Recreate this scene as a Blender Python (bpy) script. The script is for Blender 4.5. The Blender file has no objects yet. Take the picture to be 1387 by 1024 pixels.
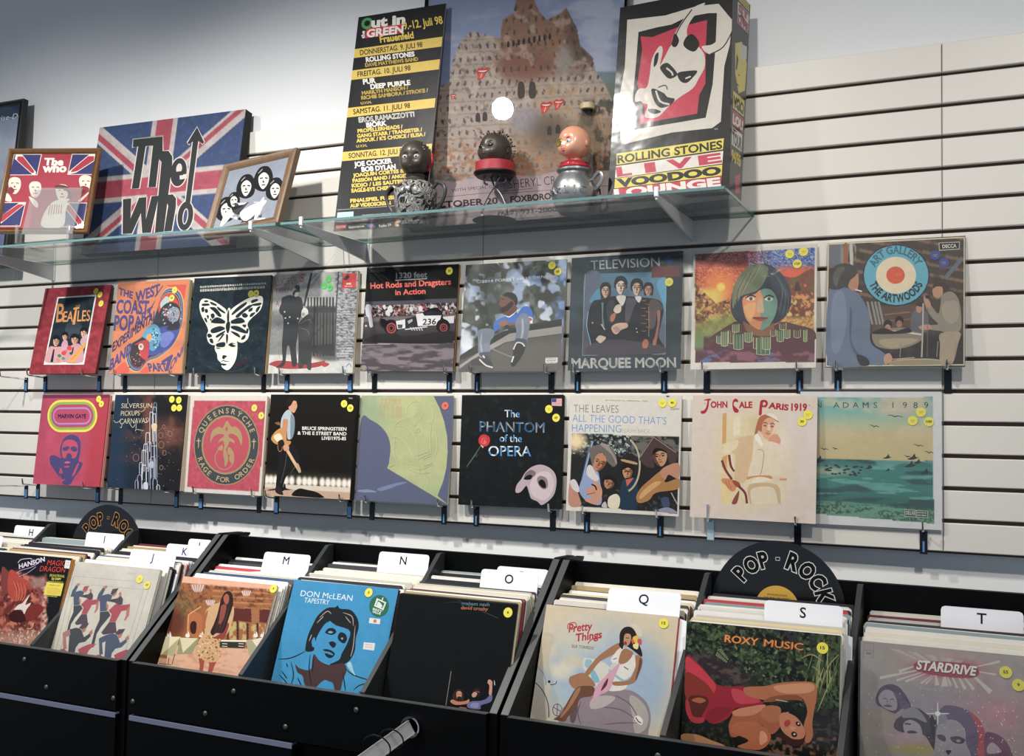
import bpy, bmesh, math, random
import numpy as np
from mathutils import Vector, Matrix
from mathutils.geometry import tessellate_polygon

random.seed(7)
SC = bpy.context.scene
COL = SC.collection
Z0 = 1.66            # height of the reference groove above the floor; everything is laid out from it and lifted at the end

# ------------------------------------------------------------------ camera, world, lights, exposure
def cam():
    yaw, pit, rol = -0.4303, 0.0449, 0.0154
    cy, sy, cp, sp = math.cos(yaw), math.sin(yaw), math.cos(pit), math.sin(pit)
    f = Vector((sy*cp, cy*cp, sp)); r = Vector((cy, -sy, 0)); u = r.cross(f)
    r2 = r*math.cos(rol)+u*math.sin(rol); u2 = -r*math.sin(rol)+u*math.cos(rol)
    d = bpy.data.cameras.new('camera'); o = bpy.data.objects.new('camera', d); COL.objects.link(o)
    m = Matrix((r2, u2, -f)).transposed().to_4x4(); m.translation = Vector((0.0927, -2.6463, -0.0939)); o.matrix_world = m
    d.sensor_fit = 'HORIZONTAL'; d.sensor_width = 36; d.lens = 1400.0*36/1387; d.clip_start = 0.05
    SC.camera = o
cam()
w = bpy.data.worlds.new('shop_air'); SC.world = w; w.use_nodes = True
w.node_tree.nodes['Background'].inputs[0].default_value = (0.72, 0.84, 1.0, 1)
w.node_tree.nodes['Background'].inputs[1].default_value = 0.42
SC.view_settings.view_transform = 'Standard'; SC.view_settings.look = 'None'
SC.view_settings.exposure = 0.0; SC.view_settings.gamma = 1.0; SC.view_settings.use_curve_mapping = False
def lamp(x, y, z, tx, ty, tz, power, cone=118, col=(1, .96, .90)):
    d = bpy.data.lights.new('spotlight_beam', 'SPOT'); d.shadow_soft_size = .045; d.energy = power; d.color = col
    d.spot_size = math.radians(cone); d.spot_blend = 1.0
    o = bpy.data.objects.new('spotlight_beam', d); COL.objects.link(o); o.location = (x, y, z)
    o.rotation_euler = (Vector((tx, ty, tz))-Vector((x, y, z))).to_track_quat('-Z', 'Y').to_euler()
LAMPS = [(-2.87, -1.60, 1.45, -2.85, -.45, -.60, 184), (-1.80, -1.35, 1.5, -1.80, -.30, -.60, 174), (-0.70, -1.45, 1.5, -.70, -.35, -.60, 92),
         (0.45, -1.75, 1.5, .25, -.40, -.60, 98)]
for i, l in enumerate(LAMPS): lamp(*l, col=(1, .965, .91) if i < 2 else (1, .945, .87))

# ------------------------------------------------------------------ materials
MATS = {}
def srgb(c):
    if isinstance(c, str): c = tuple(int(c[i:i+2], 16)/255 for i in (0, 2, 4))
    return tuple((x/12.92 if x <= .04045 else ((x+.055)/1.055)**2.4) for x in c)
def mat(name, color, rough=.5, metal=0., var=.06, scale=30., bump=0., coat=0., spec=.5):
    if name in MATS: return MATS[name]
    m = bpy.data.materials.new(name); m.use_nodes = True; nt = m.node_tree; b = nt.nodes['Principled BSDF']
    L = nt.links.new; c = srgb(color)
    tc = nt.nodes.new('ShaderNodeTexCoord'); nz = nt.nodes.new('ShaderNodeTexNoise'); nz.inputs['Scale'].default_value = scale; nz.inputs['Detail'].default_value = 5
    L(tc.outputs['Object'], nz.inputs['Vector'])
    mx = nt.nodes.new('ShaderNodeMix'); mx.data_type = 'RGBA'
    mx.inputs[6].default_value = tuple(x*(1-var) for x in c)+(1,); mx.inputs[7].default_value = tuple(min(1, x*(1+var)) for x in c)+(1,)
    L(nz.outputs['Fac'], mx.inputs[0]); L(mx.outputs[2], b.inputs['Base Color'])
    b.inputs['Roughness'].default_value = rough; b.inputs['Metallic'].default_value = metal; b.inputs['Coat Weight'].default_value = coat
    b.inputs['Coat Roughness'].default_value = .12; b.inputs['Specular IOR Level'].default_value = spec
    if bump:
        bp = nt.nodes.new('ShaderNodeBump'); bp.inputs['Strength'].default_value = bump; bp.inputs['Distance'].default_value = .002
        L(nz.outputs['Fac'], bp.inputs['Height']); L(bp.outputs['Normal'], b.inputs['Normal'])
    MATS[name] = m; return m
def print_mat(name, rough, coat, croughness=.1, bump=0., spec=.5):
    """ink on board: colour comes from the print's own corner colours, broken up by a faint paper grain"""
    if name in MATS: return MATS[name]
    m = bpy.data.materials.new(name); m.use_nodes = True; nt = m.node_tree; b = nt.nodes['Principled BSDF']; L = nt.links.new
    at = nt.nodes.new('ShaderNodeAttribute'); at.attribute_name = 'ink'
    nz = nt.nodes.new('ShaderNodeTexNoise'); nz.inputs['Scale'].default_value = 60; nz.inputs['Detail'].default_value = 6
    tc = nt.nodes.new('ShaderNodeTexCoord'); L(tc.outputs['Object'], nz.inputs['Vector'])
    mr = nt.nodes.new('ShaderNodeMapRange'); mr.inputs[3].default_value = .74; mr.inputs[4].default_value = .92; L(nz.outputs['Fac'], mr.inputs[0])
    mx = nt.nodes.new('ShaderNodeVectorMath'); mx.operation = 'SCALE'; L(at.outputs['Color'], mx.inputs[0]); L(mr.outputs[0], mx.inputs['Scale'])
    L(mx.outputs[0], b.inputs['Base Color']); b.inputs['Roughness'].default_value = rough
    b.inputs['Coat Weight'].default_value = coat; b.inputs['Coat Roughness'].default_value = croughness; b.inputs['Specular IOR Level'].default_value = spec
    if bump:
        n2 = nt.nodes.new('ShaderNodeTexNoise'); n2.inputs['Scale'].default_value = 14; L(tc.outputs['Object'], n2.inputs['Vector'])
        bp = nt.nodes.new('ShaderNodeBump'); bp.inputs['Strength'].default_value = bump; bp.inputs['Distance'].default_value = .01
        L(n2.outputs['Fac'], bp.inputs['Height']); L(bp.outputs['Normal'], b.inputs['Normal']); L(bp.outputs['Normal'], b.inputs['Coat Normal'])
    MATS[name] = m; return m
def clear_mat(name, tint=(1, 1, 1), gloss=.08, rough=.08, haze=.0, bump=.0, scale=9.):
    """thin clear sheet: mostly see-through, a fresnel gloss on top and a touch of milky haze"""
    if name in MATS: return MATS[name]
    m = bpy.data.materials.new(name); m.use_nodes = True; nt = m.node_tree; nt.nodes.clear(); L = nt.links.new
    out = nt.nodes.new('ShaderNodeOutputMaterial'); tr = nt.nodes.new('ShaderNodeBsdfTransparent'); tr.inputs[0].default_value = tint+(1,)
    gl = nt.nodes.new('ShaderNodeBsdfGlossy'); gl.inputs['Roughness'].default_value = rough
    df = nt.nodes.new('ShaderNodeBsdfDiffuse'); df.inputs[0].default_value = (.85, .87, .88, 1)
    lw = nt.nodes.new('ShaderNodeLayerWeight'); lw.inputs[0].default_value = .5
    fr = nt.nodes.new('ShaderNodeMath'); fr.operation = 'POWER'; fr.inputs[1].default_value = 4.5; L(lw.outputs['Facing'], fr.inputs[0])
    ad = nt.nodes.new('ShaderNodeMath'); ad.operation = 'MULTIPLY_ADD'; ad.inputs[1].default_value = .9; ad.inputs[2].default_value = gloss; ad.use_clamp = True
    m1 = nt.nodes.new('ShaderNodeMixShader'); m2 = nt.nodes.new('ShaderNodeMixShader'); m1.inputs[0].default_value = haze
    L(tr.outputs[0], m1.inputs[1]); L(df.outputs[0], m1.inputs[2]); L(fr.outputs[0], ad.inputs[0]); L(ad.outputs[0], m2.inputs[0])
    L(m1.outputs[0], m2.inputs[1]); L(gl.outputs[0], m2.inputs[2]); L(m2.outputs[0], out.inputs[0])
    if bump:
        tc = nt.nodes.new('ShaderNodeTexCoord'); nz = nt.nodes.new('ShaderNodeTexNoise'); nz.inputs['Scale'].default_value = scale; nz.inputs['Detail'].default_value = 3
        nz.inputs['Distortion'].default_value = 1.5
        L(tc.outputs['Object'], nz.inputs['Vector']); bp = nt.nodes.new('ShaderNodeBump'); bp.inputs['Strength'].default_value = bump; bp.inputs['Distance'].default_value = .02
        L(nz.outputs['Fac'], bp.inputs['Height']); L(bp.outputs['Normal'], gl.inputs['Normal'])
    MATS[name] = m; return m

M_PLASTER = mat('painted_plaster', 'd9dbdd', .7, var=.03, scale=3, bump=.05)
M_SLAT = mat('white_slat', 'd4d1ca', .42, var=.02, scale=8)
M_SLATB = mat('brown_groove_board', '4a3733', .7, var=.15)
M_BLACK = mat('black_laminate', '060708', .42, var=.2, scale=60, spec=.11)
M_BLACKEDGE = mat('grey_worn_edge', '393c3d', .45, var=.1, scale=60)
M_BRACK = mat('white_metal', 'c9ccce', .35, metal=.3)
M_CHROME = mat('chrome', 'd8d8dc', .12, metal=1., var=.03)
M_DARKMET = mat('dark_plated_metal', '2a2d33', .22, metal=.8)
M_BLUEGLINT = mat('painted_blue_reflection', '5f92c4', .25, metal=.3)  # blue reflection on the hook plates, put into a colour
M_WHITECARD = mat('white_plastic_card', 'e8eaf0', .35, var=.02)
M_PRINT = print_mat('printed_board', .5, .0, spec=.15)
M_PRINTG = print_mat('glossy_printed_board', .4, .22, .12, bump=.08, spec=.15)
M_POSTER = print_mat('poster_under_glass', .6, 1., .012, spec=.2)
M_VINYLBOX = print_mat('shiny_printed_vinyl', .4, .45, .14, bump=.16, spec=.3)
M_CLEAR = clear_mat('clear_sleeve', (.99, .99, .99), .05, .12, .035, .25)
M_CREASE = clear_mat('creased_clear_sleeve', (.98, .98, .98), .045, .16, .035, .35, 6)
M_GLASS = clear_mat('shelf_glass', (.972, .985, .983), .03, .02)
M_GLASSEDGE = mat('green_glass_edge', '3c746f', .15, var=.1)
M_ACRYL = clear_mat('clear_acrylic', (.93, .95, .96), .12, .05, .10)

# ------------------------------------------------------------------ mesh helpers
class MB:
    def __init__(s): s.v = []; s.f = []; s.m = []
    def add(s, vs, fs, mi=0):
        b = len(s.v); s.v += [tuple(v) for v in vs]; s.f += [tuple(i+b for i in f) for f in fs]; s.m += [mi]*len(fs); return s
    def box(s, x0, x1, y0, y1, z0, z1, mi=0, ch=0.0):
        if ch <= 0:
            vs = [(x, y, z) for z in (z0, z1) for y in (y0, y1) for x in (x0, x1)]
            return s.add(vs, [(0, 2, 3, 1), (4, 5, 7, 6), (0, 1, 5, 4), (2, 6, 7, 3), (0, 4, 6, 2), (1, 3, 7, 5)], mi)
        # chamfered front (y0) edges
        c = ch; o = [(x0, z0), (x1, z0), (x1, z1), (x0, z1)]; i = [(x0+c, z0+c), (x1-c, z0+c), (x1-c, z1-c), (x0+c, z1-c)]
        vs = [(x, y1, z) for x, z in o]+[(x, y0+c, z) for x, z in o]+[(x, y0, z) for x, z in i]
        fs = [(3, 2, 1, 0), (8, 9, 10, 11)]
        for k in range(4):
            n = (k+1) % 4; fs += [(k, n, 4+n, 4+k), (4+k, 4+n, 8+n, 8+k)]
        return s.add(vs, fs, mi)
    def prism(s, pts, a0, a1, axis='x', mi=0):
        """closed outline extruded along an axis; pts are (y,z) for x, (x,z) for y, (x,y) for z"""
        n = len(pts); P = {'x': lambda a, p: (a, p[0], p[1]), 'y': lambda a, p: (p[0], a, p[1]), 'z': lambda a, p: (p[0], p[1], a)}[axis]
        vs = [P(a0, p) for p in pts]+[P(a1, p) for p in pts]
        return s.add(vs, [tuple(range(n))[::-1], tuple(range(n, 2*n))]+[(i, (i+1) % n, n+(i+1) % n, n+i) for i in range(n)], mi)
    def lathe(s, prof, n=24, c=(0, 0, 0), mi=0, sx=1, sy=1):
        vs = []
        for r, z in prof:
            for k in range(n):
                a = 2*math.pi*k/n; vs.append((c[0]+r*math.cos(a)*sx, c[1]+r*math.sin(a)*sy, c[2]+z))
        fs = []
        for i in range(len(prof)-1):
            for k in range(n):
                a, b = i*n+k, i*n+(k+1) % n; fs.append((a, b, b+n, a+n))
        if prof[0][0] > 1e-6: fs.append(tuple(range(n))[::-1])
        if prof[-1][0] > 1e-6: fs.append(tuple(range((len(prof)-1)*n, len(prof)*n)))
        return s.add(vs, fs, mi)
    def tube(s, pts, r, n=8, mi=0, closed=False):
        pts = [Vector(p) for p in pts]; vs = []; N = len(pts); rr = r if isinstance(r, (list, tuple)) else [r]*N
        up = None
        for i, p in enumerate(pts):
            a = pts[(i-1) % N] if (closed or i) else p; b = pts[(i+1) % N] if (closed or i < N-1) else p
            t = (b-a).normalized()
            if up is None: up = t.orthogonal().normalized()
            up = (up-t*up.dot(t)).normalized(); q = t.cross(up)
            for k in range(n):
                an = 2*math.pi*k/n; vs.append(p+(up*math.cos(an)+q*math.sin(an))*rr[i])
        fs = []
        for i in range(N if closed else N-1):
            for k in range(n):
                a, b = i*n+k, i*n+(k+1) % n; c2, d = ((i+1) % N)*n+k, ((i+1) % N)*n+(k+1) % n; fs.append((a, b, d, c2))
        if not closed: fs += [tuple(range(n))[::-1], tuple(range((N-1)*n, N*n))]
        return s.add(vs, fs, mi)
    def ball(s, c, r, n=12, m=8, mi=0, sc=(1, 1, 1)):
        pr = [(r*math.sin(math.pi*i/m), -r*math.cos(math.pi*i/m)) for i in range(m+1)]
        vs = []
        b = len(s.v)
        for i in range(1, m):
            for k in range(n):
                a = 2*math.pi*k/n; vs.append((c[0]+pr[i][0]*math.cos(a)*sc[0], c[1]+pr[i][0]*math.sin(a)*sc[1], c[2]+pr[i][1]*sc[2]))
        vs += [(c[0], c[1], c[2]-r*sc[2]), (c[0], c[1], c[2]+r*sc[2])]; lo, hi = (m-1)*n, (m-1)*n+1; fs = []
        for i in range(m-2):
            for k in range(n): fs.append((i*n+k, i*n+(k+1) % n, (i+1)*n+(k+1) % n, (i+1)*n+k))
        for k in range(n): fs += [(lo, (k+1) % n, k), (hi, (m-2)*n+k, (m-2)*n+(k+1) % n)]
        return s.add(vs, fs, mi)
    def build(s, name, mats, parent=None, smooth=False, loc=None):
        me = bpy.data.meshes.new(name); me.from_pydata([tuple(v) for v in s.v], [], s.f); me.validate()
        for m in (mats if isinstance(mats, (list, tuple)) else [mats]): me.materials.append(m)
        if any(s.m) and len(me.polygons) == len(s.m): me.polygons.foreach_set('material_index', s.m)
        bm = bmesh.new(); bm.from_mesh(me); bmesh.ops.recalc_face_normals(bm, faces=bm.faces); bm.to_mesh(me); bm.free()
        if smooth:
            me.polygons.foreach_set('use_smooth', [True]*len(me.polygons)); me.set_sharp_from_angle(angle=math.radians(40))
        return link(name, me, parent, loc)
def link(name, me, parent=None, loc=None):
    o = bpy.data.objects.new(name, me); COL.objects.link(o)
    if parent: o.parent = parent
    if loc: o.location = loc
    return o
def tag(o, label=None, cat=None, group=None, kind=None):
    for k, v in (('label', label), ('category', cat), ('group', group), ('kind', kind)):
        if v: o[k] = v
    return o
def thing(name, label, cat, loc=(0, 0, 0), rot=(0, 0, 0), group=None):
    o = bpy.data.objects.new(name, None); COL.objects.link(o); o.location = loc; o.rotation_euler = rot; o.empty_display_size = .02
    return tag(o, label, cat, group)

# ------------------------------------------------------------------ flat print kit
def H(c): return np.array([int(c[i:i+2], 16)/255 for i in (0, 2, 4)]) if isinstance(c, str) else np.array(c, float)
def lin(a): a = np.clip(a, 0, 1); return np.where(a <= .04045, a/12.92, ((a+.055)/1.055)**2.4)
def vnoise(X, Y, seed=0):
    xi, yi = np.floor(X).astype(np.int64), np.floor(Y).astype(np.int64); fx, fy = X-xi, Y-yi
    fx, fy = fx*fx*(3-2*fx), fy*fy*(3-2*fy)
    def h(a, b):
        n = (a*374761393+b*668265263+seed*1442695041) & 0x7fffffff; n = ((n ^ (n >> 13))*1274126177) & 0x7fffffff; return ((n ^ (n >> 16)) & 0xffff)/65535.
    return (h(xi, yi)*(1-fx)+h(xi+1, yi)*fx)*(1-fy)+(h(xi, yi+1)*(1-fx)+h(xi+1, yi+1)*fx)*fy
def fbm(X, Y, s=10., seed=0, o=4, sx=1., sy=1.):
    t = 0; a = .5; X = X/s/sx; Y = Y/s/sy
    for i in range(o): t = t+a*vnoise(X, Y, seed+i*17); X = X*2.03; Y = Y*2.03; a *= .5
    return t/(1-.5**o)
def smooth(pts, closed=True, k=5):
    P = [np.array(p, float) for p in pts]; n = len(P); out = []
    for i in range(n if closed else n-1):
        p0, p1, p2, p3 = (P[(i-1) % n] if closed or i else P[i]), P[i], P[(i+1) % n], (P[(i+2) % n] if closed or i+2 < n else P[(i+1) % n])
        for j in range(k):
            t = j/k; out.append(.5*((2*p1)+(-p0+p2)*t+(2*p0-5*p1+4*p2-p3)*t*t+(-p0+3*p1-3*p2+p3)*t**3))
    if not closed: out.append(P[-1])
    return out
def ssx(a, b, x): t = np.clip((x-a)/(b-a+1e-9), 0, 1); return t*t*(3-2*t)
TXT = {}
def glyphs(s, bold=0.):
    k = (s, bold)
    if k in TXT: return TXT[k]
    if bold > 0 and 'M' in s:   # the font's M breaks when thickened: strike it four times slightly apart instead
        v, t = glyphs(s, 0.); n = len(v); sh = [(-bold, 0), (bold, 0), (0, -bold), (0, bold)]
        TXT[k] = (np.concatenate([v+np.array(d) for d in sh]), [tuple(i+j*n for i in f) for j in range(4) for f in t]); return TXT[k]
    cu = bpy.data.curves.new('lettering', 'FONT'); cu.body = s; cu.size = 1; cu.offset = bold; cu.resolution_u = 3
    ob = bpy.data.objects.new('lettering', cu); COL.objects.link(ob)
    dg = bpy.context.evaluated_depsgraph_get(); me = bpy.data.meshes.new_from_object(ob.evaluated_get(dg))
    v = np.array([x.co[:2] for x in me.vertices]) if len(me.vertices) else np.zeros((0, 2))
    me.calc_loop_triangles(); t = [tuple(x.vertices) for x in me.loop_triangles]
    bpy.data.objects.remove(ob); bpy.data.curves.remove(cu); bpy.data.meshes.remove(me)
    TXT[k] = (v, t); return TXT[k]
class Print:
    """flat printed picture: u runs 0..100 across, v 0..(100*h/w) down; layers lie microns apart"""
    def __init__(s, w=.3125, h=None): s.w = w; s.h = h or w; s.H = 100*s.h/s.w; s.items = []
    def _put(s, V, T, C, lev=None):
        V = np.array(V, float).reshape(-1, 2)
        if not len(V) or not len(T): return
        C = np.array(C, float); C = np.tile(C, (len(V), 1)) if C.ndim == 1 else C
        V[:, 0] = np.clip(V[:, 0], 0, 100); V[:, 1] = np.clip(V[:, 1], 0, s.H)
        bb = (V[:, 0].min(), V[:, 1].min(), V[:, 0].max(), V[:, 1].max())
        if lev is None:
            lev = 0
            for it in s.items:
                b = it[4]
                if b[0] < bb[2] and b[2] > bb[0] and b[1] < bb[3] and b[3] > bb[1]: lev = max(lev, it[3]+1)
        C = lin(C); C = C*.9+.1*(C@np.array([.21, .72, .07]))[:, None]
        s.items.append((V, T, C, lev, bb))
    def base(s, fn=None, n=2, col='ffffff'):
        nx = n; ny = max(2, int(round(n*s.H/100))); x = np.linspace(0, 100, nx); y = np.linspace(0, s.H, ny); X, Y = np.meshgrid(x, y)
        I = np.tile(H(col), (ny, nx, 1))
        if fn: I = fn(X, Y, I)
        T = []
        if fn: s.items = []
        for j in range(ny-1):
            for i in range(nx-1): a = j*nx+i; T.append((a, a+nx, a+nx+1, a+1))
        s._put(np.c_[X.ravel(), Y.ravel()], T, np.clip(I.reshape(-1, 3), 0, 1), 0); return s
    def poly(s, pts, c, sm=0, holes=()):
        P = smooth(pts, True, sm) if sm else [np.array(p, float) for p in pts]
        loops = [[Vector((p[0], p[1], 0)) for p in P]]+[[Vector((p[0], p[1], 0)) for p in (smooth(h, True, sm) if sm else h)] for h in holes]
        s._put([(v.x, v.y) for l in loops for v in l], tessellate_polygon(loops), H(c)); return s
    def gpoly(s, pts, cs):
        s._put(pts, [tuple(range(len(pts)))], np.array([H(c) for c in cs])); return s
    def rect(s, x0, y0, x1, y1, c): s._put([(x0, y0), (x1, y0), (x1, y1), (x0, y1)], [(0, 1, 2, 3)], H(c)); return s
    def ell(s, cx, cy, rx, ry, c, rot=0, n=28, a0=0, a1=360):
        r = math.radians(rot); P = []
        m = n if a1-a0 >= 360 else n+1
        for k in range(m):
            a = math.radians(a0+(a1-a0)*k/n); x, y = rx*math.cos(a), ry*math.sin(a); P.append((cx+x*math.cos(r)-y*math.sin(r), cy+x*math.sin(r)+y*math.cos(r)))
        s._put(P, [tuple(range(len(P)))], H(c)); return s
    def ring(s, cx, cy, rx, ry, t, c, n=40, a0=0, a1=360):
        P = [];
        for k in range(n+1):
            a = math.radians(a0+(a1-a0)*k/n); P += [(cx+rx*math.cos(a), cy+ry*math.sin(a)), (cx+(rx-t)*math.cos(a), cy+(ry-t)*math.sin(a))]
        s._put(P, [(2*k, 2*k+2, 2*k+3, 2*k+1) for k in range(n)], H(c)); return s
    def line(s, pts, wd, c, sm=0, taper=False):
        P = smooth(pts, False, sm) if sm else [np.array(p, float) for p in pts]; n = len(P); V = []
        for i, p in enumerate(P):
            t = P[min(i+1, n-1)]-P[max(i-1, 0)]; t = t/(np.linalg.norm(t)+1e-9); q = np.array([-t[1], t[0]])
            ww = wd/2*(math.sin(math.pi*(i+.35)/(n+.3))**.6 if taper else 1); V += [p+q*ww, p-q*ww]
        s._put(V, [(2*i, 2*i+1, 2*i+3, 2*i+2) for i in range(n-1)], H(c)); return s
    def text(s, t, x0, x1, y, h, c, bold=.0, shear=0., rot=0., arc=None, outline=None, ow=.03, wave=None, drop=0.):
        """lettering stretched between x0 and x1 on baseline y with cap height h; x1 None keeps natural width"""
        if outline:
            s.text(t, x0, x1, y, h, outline, bold+ow, shear, rot, arc, wave=wave, drop=drop)
        v, T = glyphs(t, bold)
        if not len(v): return s
        v0, _ = glyphs(t, 0.); a, b = v0[:, 0].min(), v0[:, 0].max(); k = h/.72
        kx = k if x1 is None else (x1-x0)/(b-a)
        X = (v[:, 0]-a)*kx; Y = v[:, 1]*k
        if drop: Y = Y-drop*X/((b-a)*kx)
        if wave: Y = Y*(1+wave[0]*np.sin(X/((b-a)*kx)*math.pi*wave[1]+wave[2]))
        X = X+Y*shear
        if arc:   # (cx, cy, r, centre angle in degrees from top, inside?) text runs around the circle
            cx, cy, r, deg, inn = arc; tot = (b-a)*kx; an = (X-tot/2)/r
            if inn: th = math.radians(deg)-an; R = r-Y+0*X; PX, PY = cx+np.sin(th)*R, cy-np.cos(th)*R
            else: th = math.radians(deg)+an; R = r+Y; PX, PY = cx+np.sin(th)*R, cy-np.cos(th)*R
        else:
            r = math.radians(rot); PX = x0+X*math.cos(r)+Y*math.sin(r); PY = y+X*math.sin(r)-Y*math.cos(r)
        s._put(np.c_[PX, PY], T, H(c)); return s
    def build(s, name, m, parent=None, y=0., z=0., x=0., dy=2.2e-5, quad=None):
        if quad: QA = [np.array(q, float) for q in quad]; QN = np.cross(QA[1]-QA[0], QA[2]-QA[0]); QN = -QN/np.linalg.norm(QN)
        V = []; F = []; C = []; b = 0
        for v, T, c, lev, _ in s.items:
            n = len(v); P = np.empty((n, 3)); P[:, 0] = x+(v[:, 0]/100-.5)*s.w; P[:, 2] = z+s.h-v[:, 1]/100*s.w; P[:, 1] = y-lev*dy
            if quad: uu, vv = v[:, :1]/100, v[:, 1:]/s.H; P = (QA[0]*(1-uu)+QA[1]*uu)*(1-vv)+(QA[2]*(1-uu)+QA[3]*uu)*vv+QN*(.0003+lev*dy)*(-1 if QN[1] > 0 and abs(QN[1]) > .5 else 1)
            V.append(P); C.append(c); F += [tuple(i+b for i in t) for t in T]; b += n
        V = np.concatenate(V); C = np.concatenate(C)
        me = bpy.data.meshes.new(name); me.from_pydata(V.tolist(), [], F); me.materials.append(m)
        at = me.color_attributes.new('ink', 'FLOAT_COLOR', 'POINT'); at.data.foreach_set('color', np.c_[C, np.ones(len(C))].astype(np.float32).ravel())
        return link(name, me, parent)
def mix(I, m, c): m = np.clip(m, 0, 1)[..., None]; return I*(1-m)+H(c)*m
def blob(X, Y, cx, cy, rx, ry, soft=.3, rot=0):
    r = math.radians(rot); dx, dy = X-cx, Y-cy; u = (dx*math.cos(r)+dy*math.sin(r))/rx; v = (-dx*math.sin(r)+dy*math.cos(r))/ry
    return 1-ssx(1-soft, 1+soft, np.sqrt(u*u+v*v))
def ramp(t, *cs):
    """cs: pos, colour, pos, colour ..."""
    ps = cs[0::2]; cc = np.array([H(c) for c in cs[1::2]]); return np.stack([np.interp(t, ps, cc[:, k]) for k in range(3)], -1)
# ------------------------------------------------------------------ the setting (heights are relative to the groove between the rows)
PITCH = .0762
wl = MB(); wl.box(-4.6, 1.9, .019, .12, .838, 1.75); wl.box(-4.6, 1.9, .0195, .119, -.383, .838)
wall = tag(wl.build('wall_back', M_PLASTER), kind='structure', label='pale painted shop wall above and below the white slatwall')
MB().box(-4.6, 1.9, .047, .12, -1.66, -.384).build('lower_wall_panel', mat('white_gloss_panel', 'eceded', .35, var=.02), wall)
bb = MB(); bb.box(-4.6, 1.9, .0125, .0194, -.3815, .8375); bb.build('groove_board', M_SLATB, wall)
SX = [-4.6, -3.66, -2.44, -1.22, 0, 1.22, 1.9]
for i in range(len(SX)-1):
    a, b = SX[i]+.0008, SX[i+1]-.0008
    top = MB().box(a, b, 0, .0124, .7663, .838, ch=.002).build('slat', M_SLAT, wall)
    me = None
    for k in range(15):
        z1 = -(k-10)*PITCH-.0047; z0 = z1-PITCH+.0094
        if me is None: me = MB().box(a, b, 0, .0124, 0, z1-z0, ch=.002).build('slat', M_SLAT, wall, loc=(0, 0, z0)).data
        else: link('slat', me, wall, (0, 0, z0))
fl = MB(); fl.box(-4.6, 1.9, -5.6, .12, -1.70, -1.66)
tag(fl.build('floor', mat('grey_floor', '55524e', .5, var=.15, scale=6)), kind='structure')
cl = MB(); cl.box(-4.6, 1.9, -5.6, .12, 1.75, 1.79)
tag(cl.build('ceiling', mat('ceiling_paint', 'b9bbbd', .8, var=.02)), kind='structure')
# the spotlights themselves, hung from the ceiling behind the beams
for i, l in enumerate(LAMPS):
    t = thing('spotlight', 'black ceiling spotlight aimed at the record wall, %s along the track' % ('first', 'second', 'third', 'fourth')[i], 'lamp', (l[0], l[1], l[2]),
              group='ceiling spotlights')
    d = (Vector(l[3:6])-Vector(l[:3])).normalized(); q = d.to_track_quat('-Z', 'Y').to_euler()
    c = MB().lathe([(.062, .16), (.062, .005), (.058, .005), (.058, .15), (.0, .15)], 20).build('lamp_can', M_BLACK, t, True); c.rotation_euler = q
    MB().tube([(0, 0, .02), (0, 0, .295)], .008).build('stem', M_BLACK, t)

# ------------------------------------------------------------------ glass shelves on brackets
def shelf(x0, x1, lab):
    t = thing('glass_shelf', lab, 'shelf', ((x0+x1)/2, -.166, .448)); h = (x1-x0)/2
    MB().box(-h+.001, h-.001, -.166, .163, 0, .008).build('glass_pane', M_GLASS, t)
    MB().box(-h, h, -.1672, -.1662, .0005, .0075).build('front_edge', mat('pale_glass_edge', '5f7f80', .2), t)
    e = MB(); e.box(-h, h, .1632, .1642, .0005, .0075); e.box(-h-.001, -h, -.167, .164, .0005, .0075); e.box(h, h+.001, -.167, .164, .0005, .0075)
    e.build('polished_edge', M_GLASSEDGE, t)
shelf(-1.682, -.446, 'glass shelf carrying the tall posters and the doll heads')
shelf(-3.60, -1.700, 'glass shelf carrying the flag canvas and the framed pictures')
def bracket(x, lab):
    t = thing('shelf_bracket', lab, 'bracket', (x, 0, .40), group='metal brackets under the glass shelves')
    m = MB(); m.prism([(-.001, -.008), (-.001, .047), (-.322, .047), (-.330, .054), (-.334, .054), (-.334, .036), (-.318, .033)], -.0025, .0025)
    m.box(-.009, .009, -.003, -.0005, -.008, .047); m.build('bracket_arm', M_BRACK, t)
    MB().box(-.005, .005, -.338, -.330, .042, .066, ch=.002).build('end_stop', M_WHITECARD, t)
for x, l in ((-.605, 'bracket under the devil-faced box at the shelf end'), (-1.613, 'right-hand one of the two brackets meeting where the shelves join'),
             (-1.785, 'left-hand one of the two brackets meeting where the shelves join'), (-2.925, 'bracket below the red framed flag picture')):
    bracket(x, l)

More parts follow.
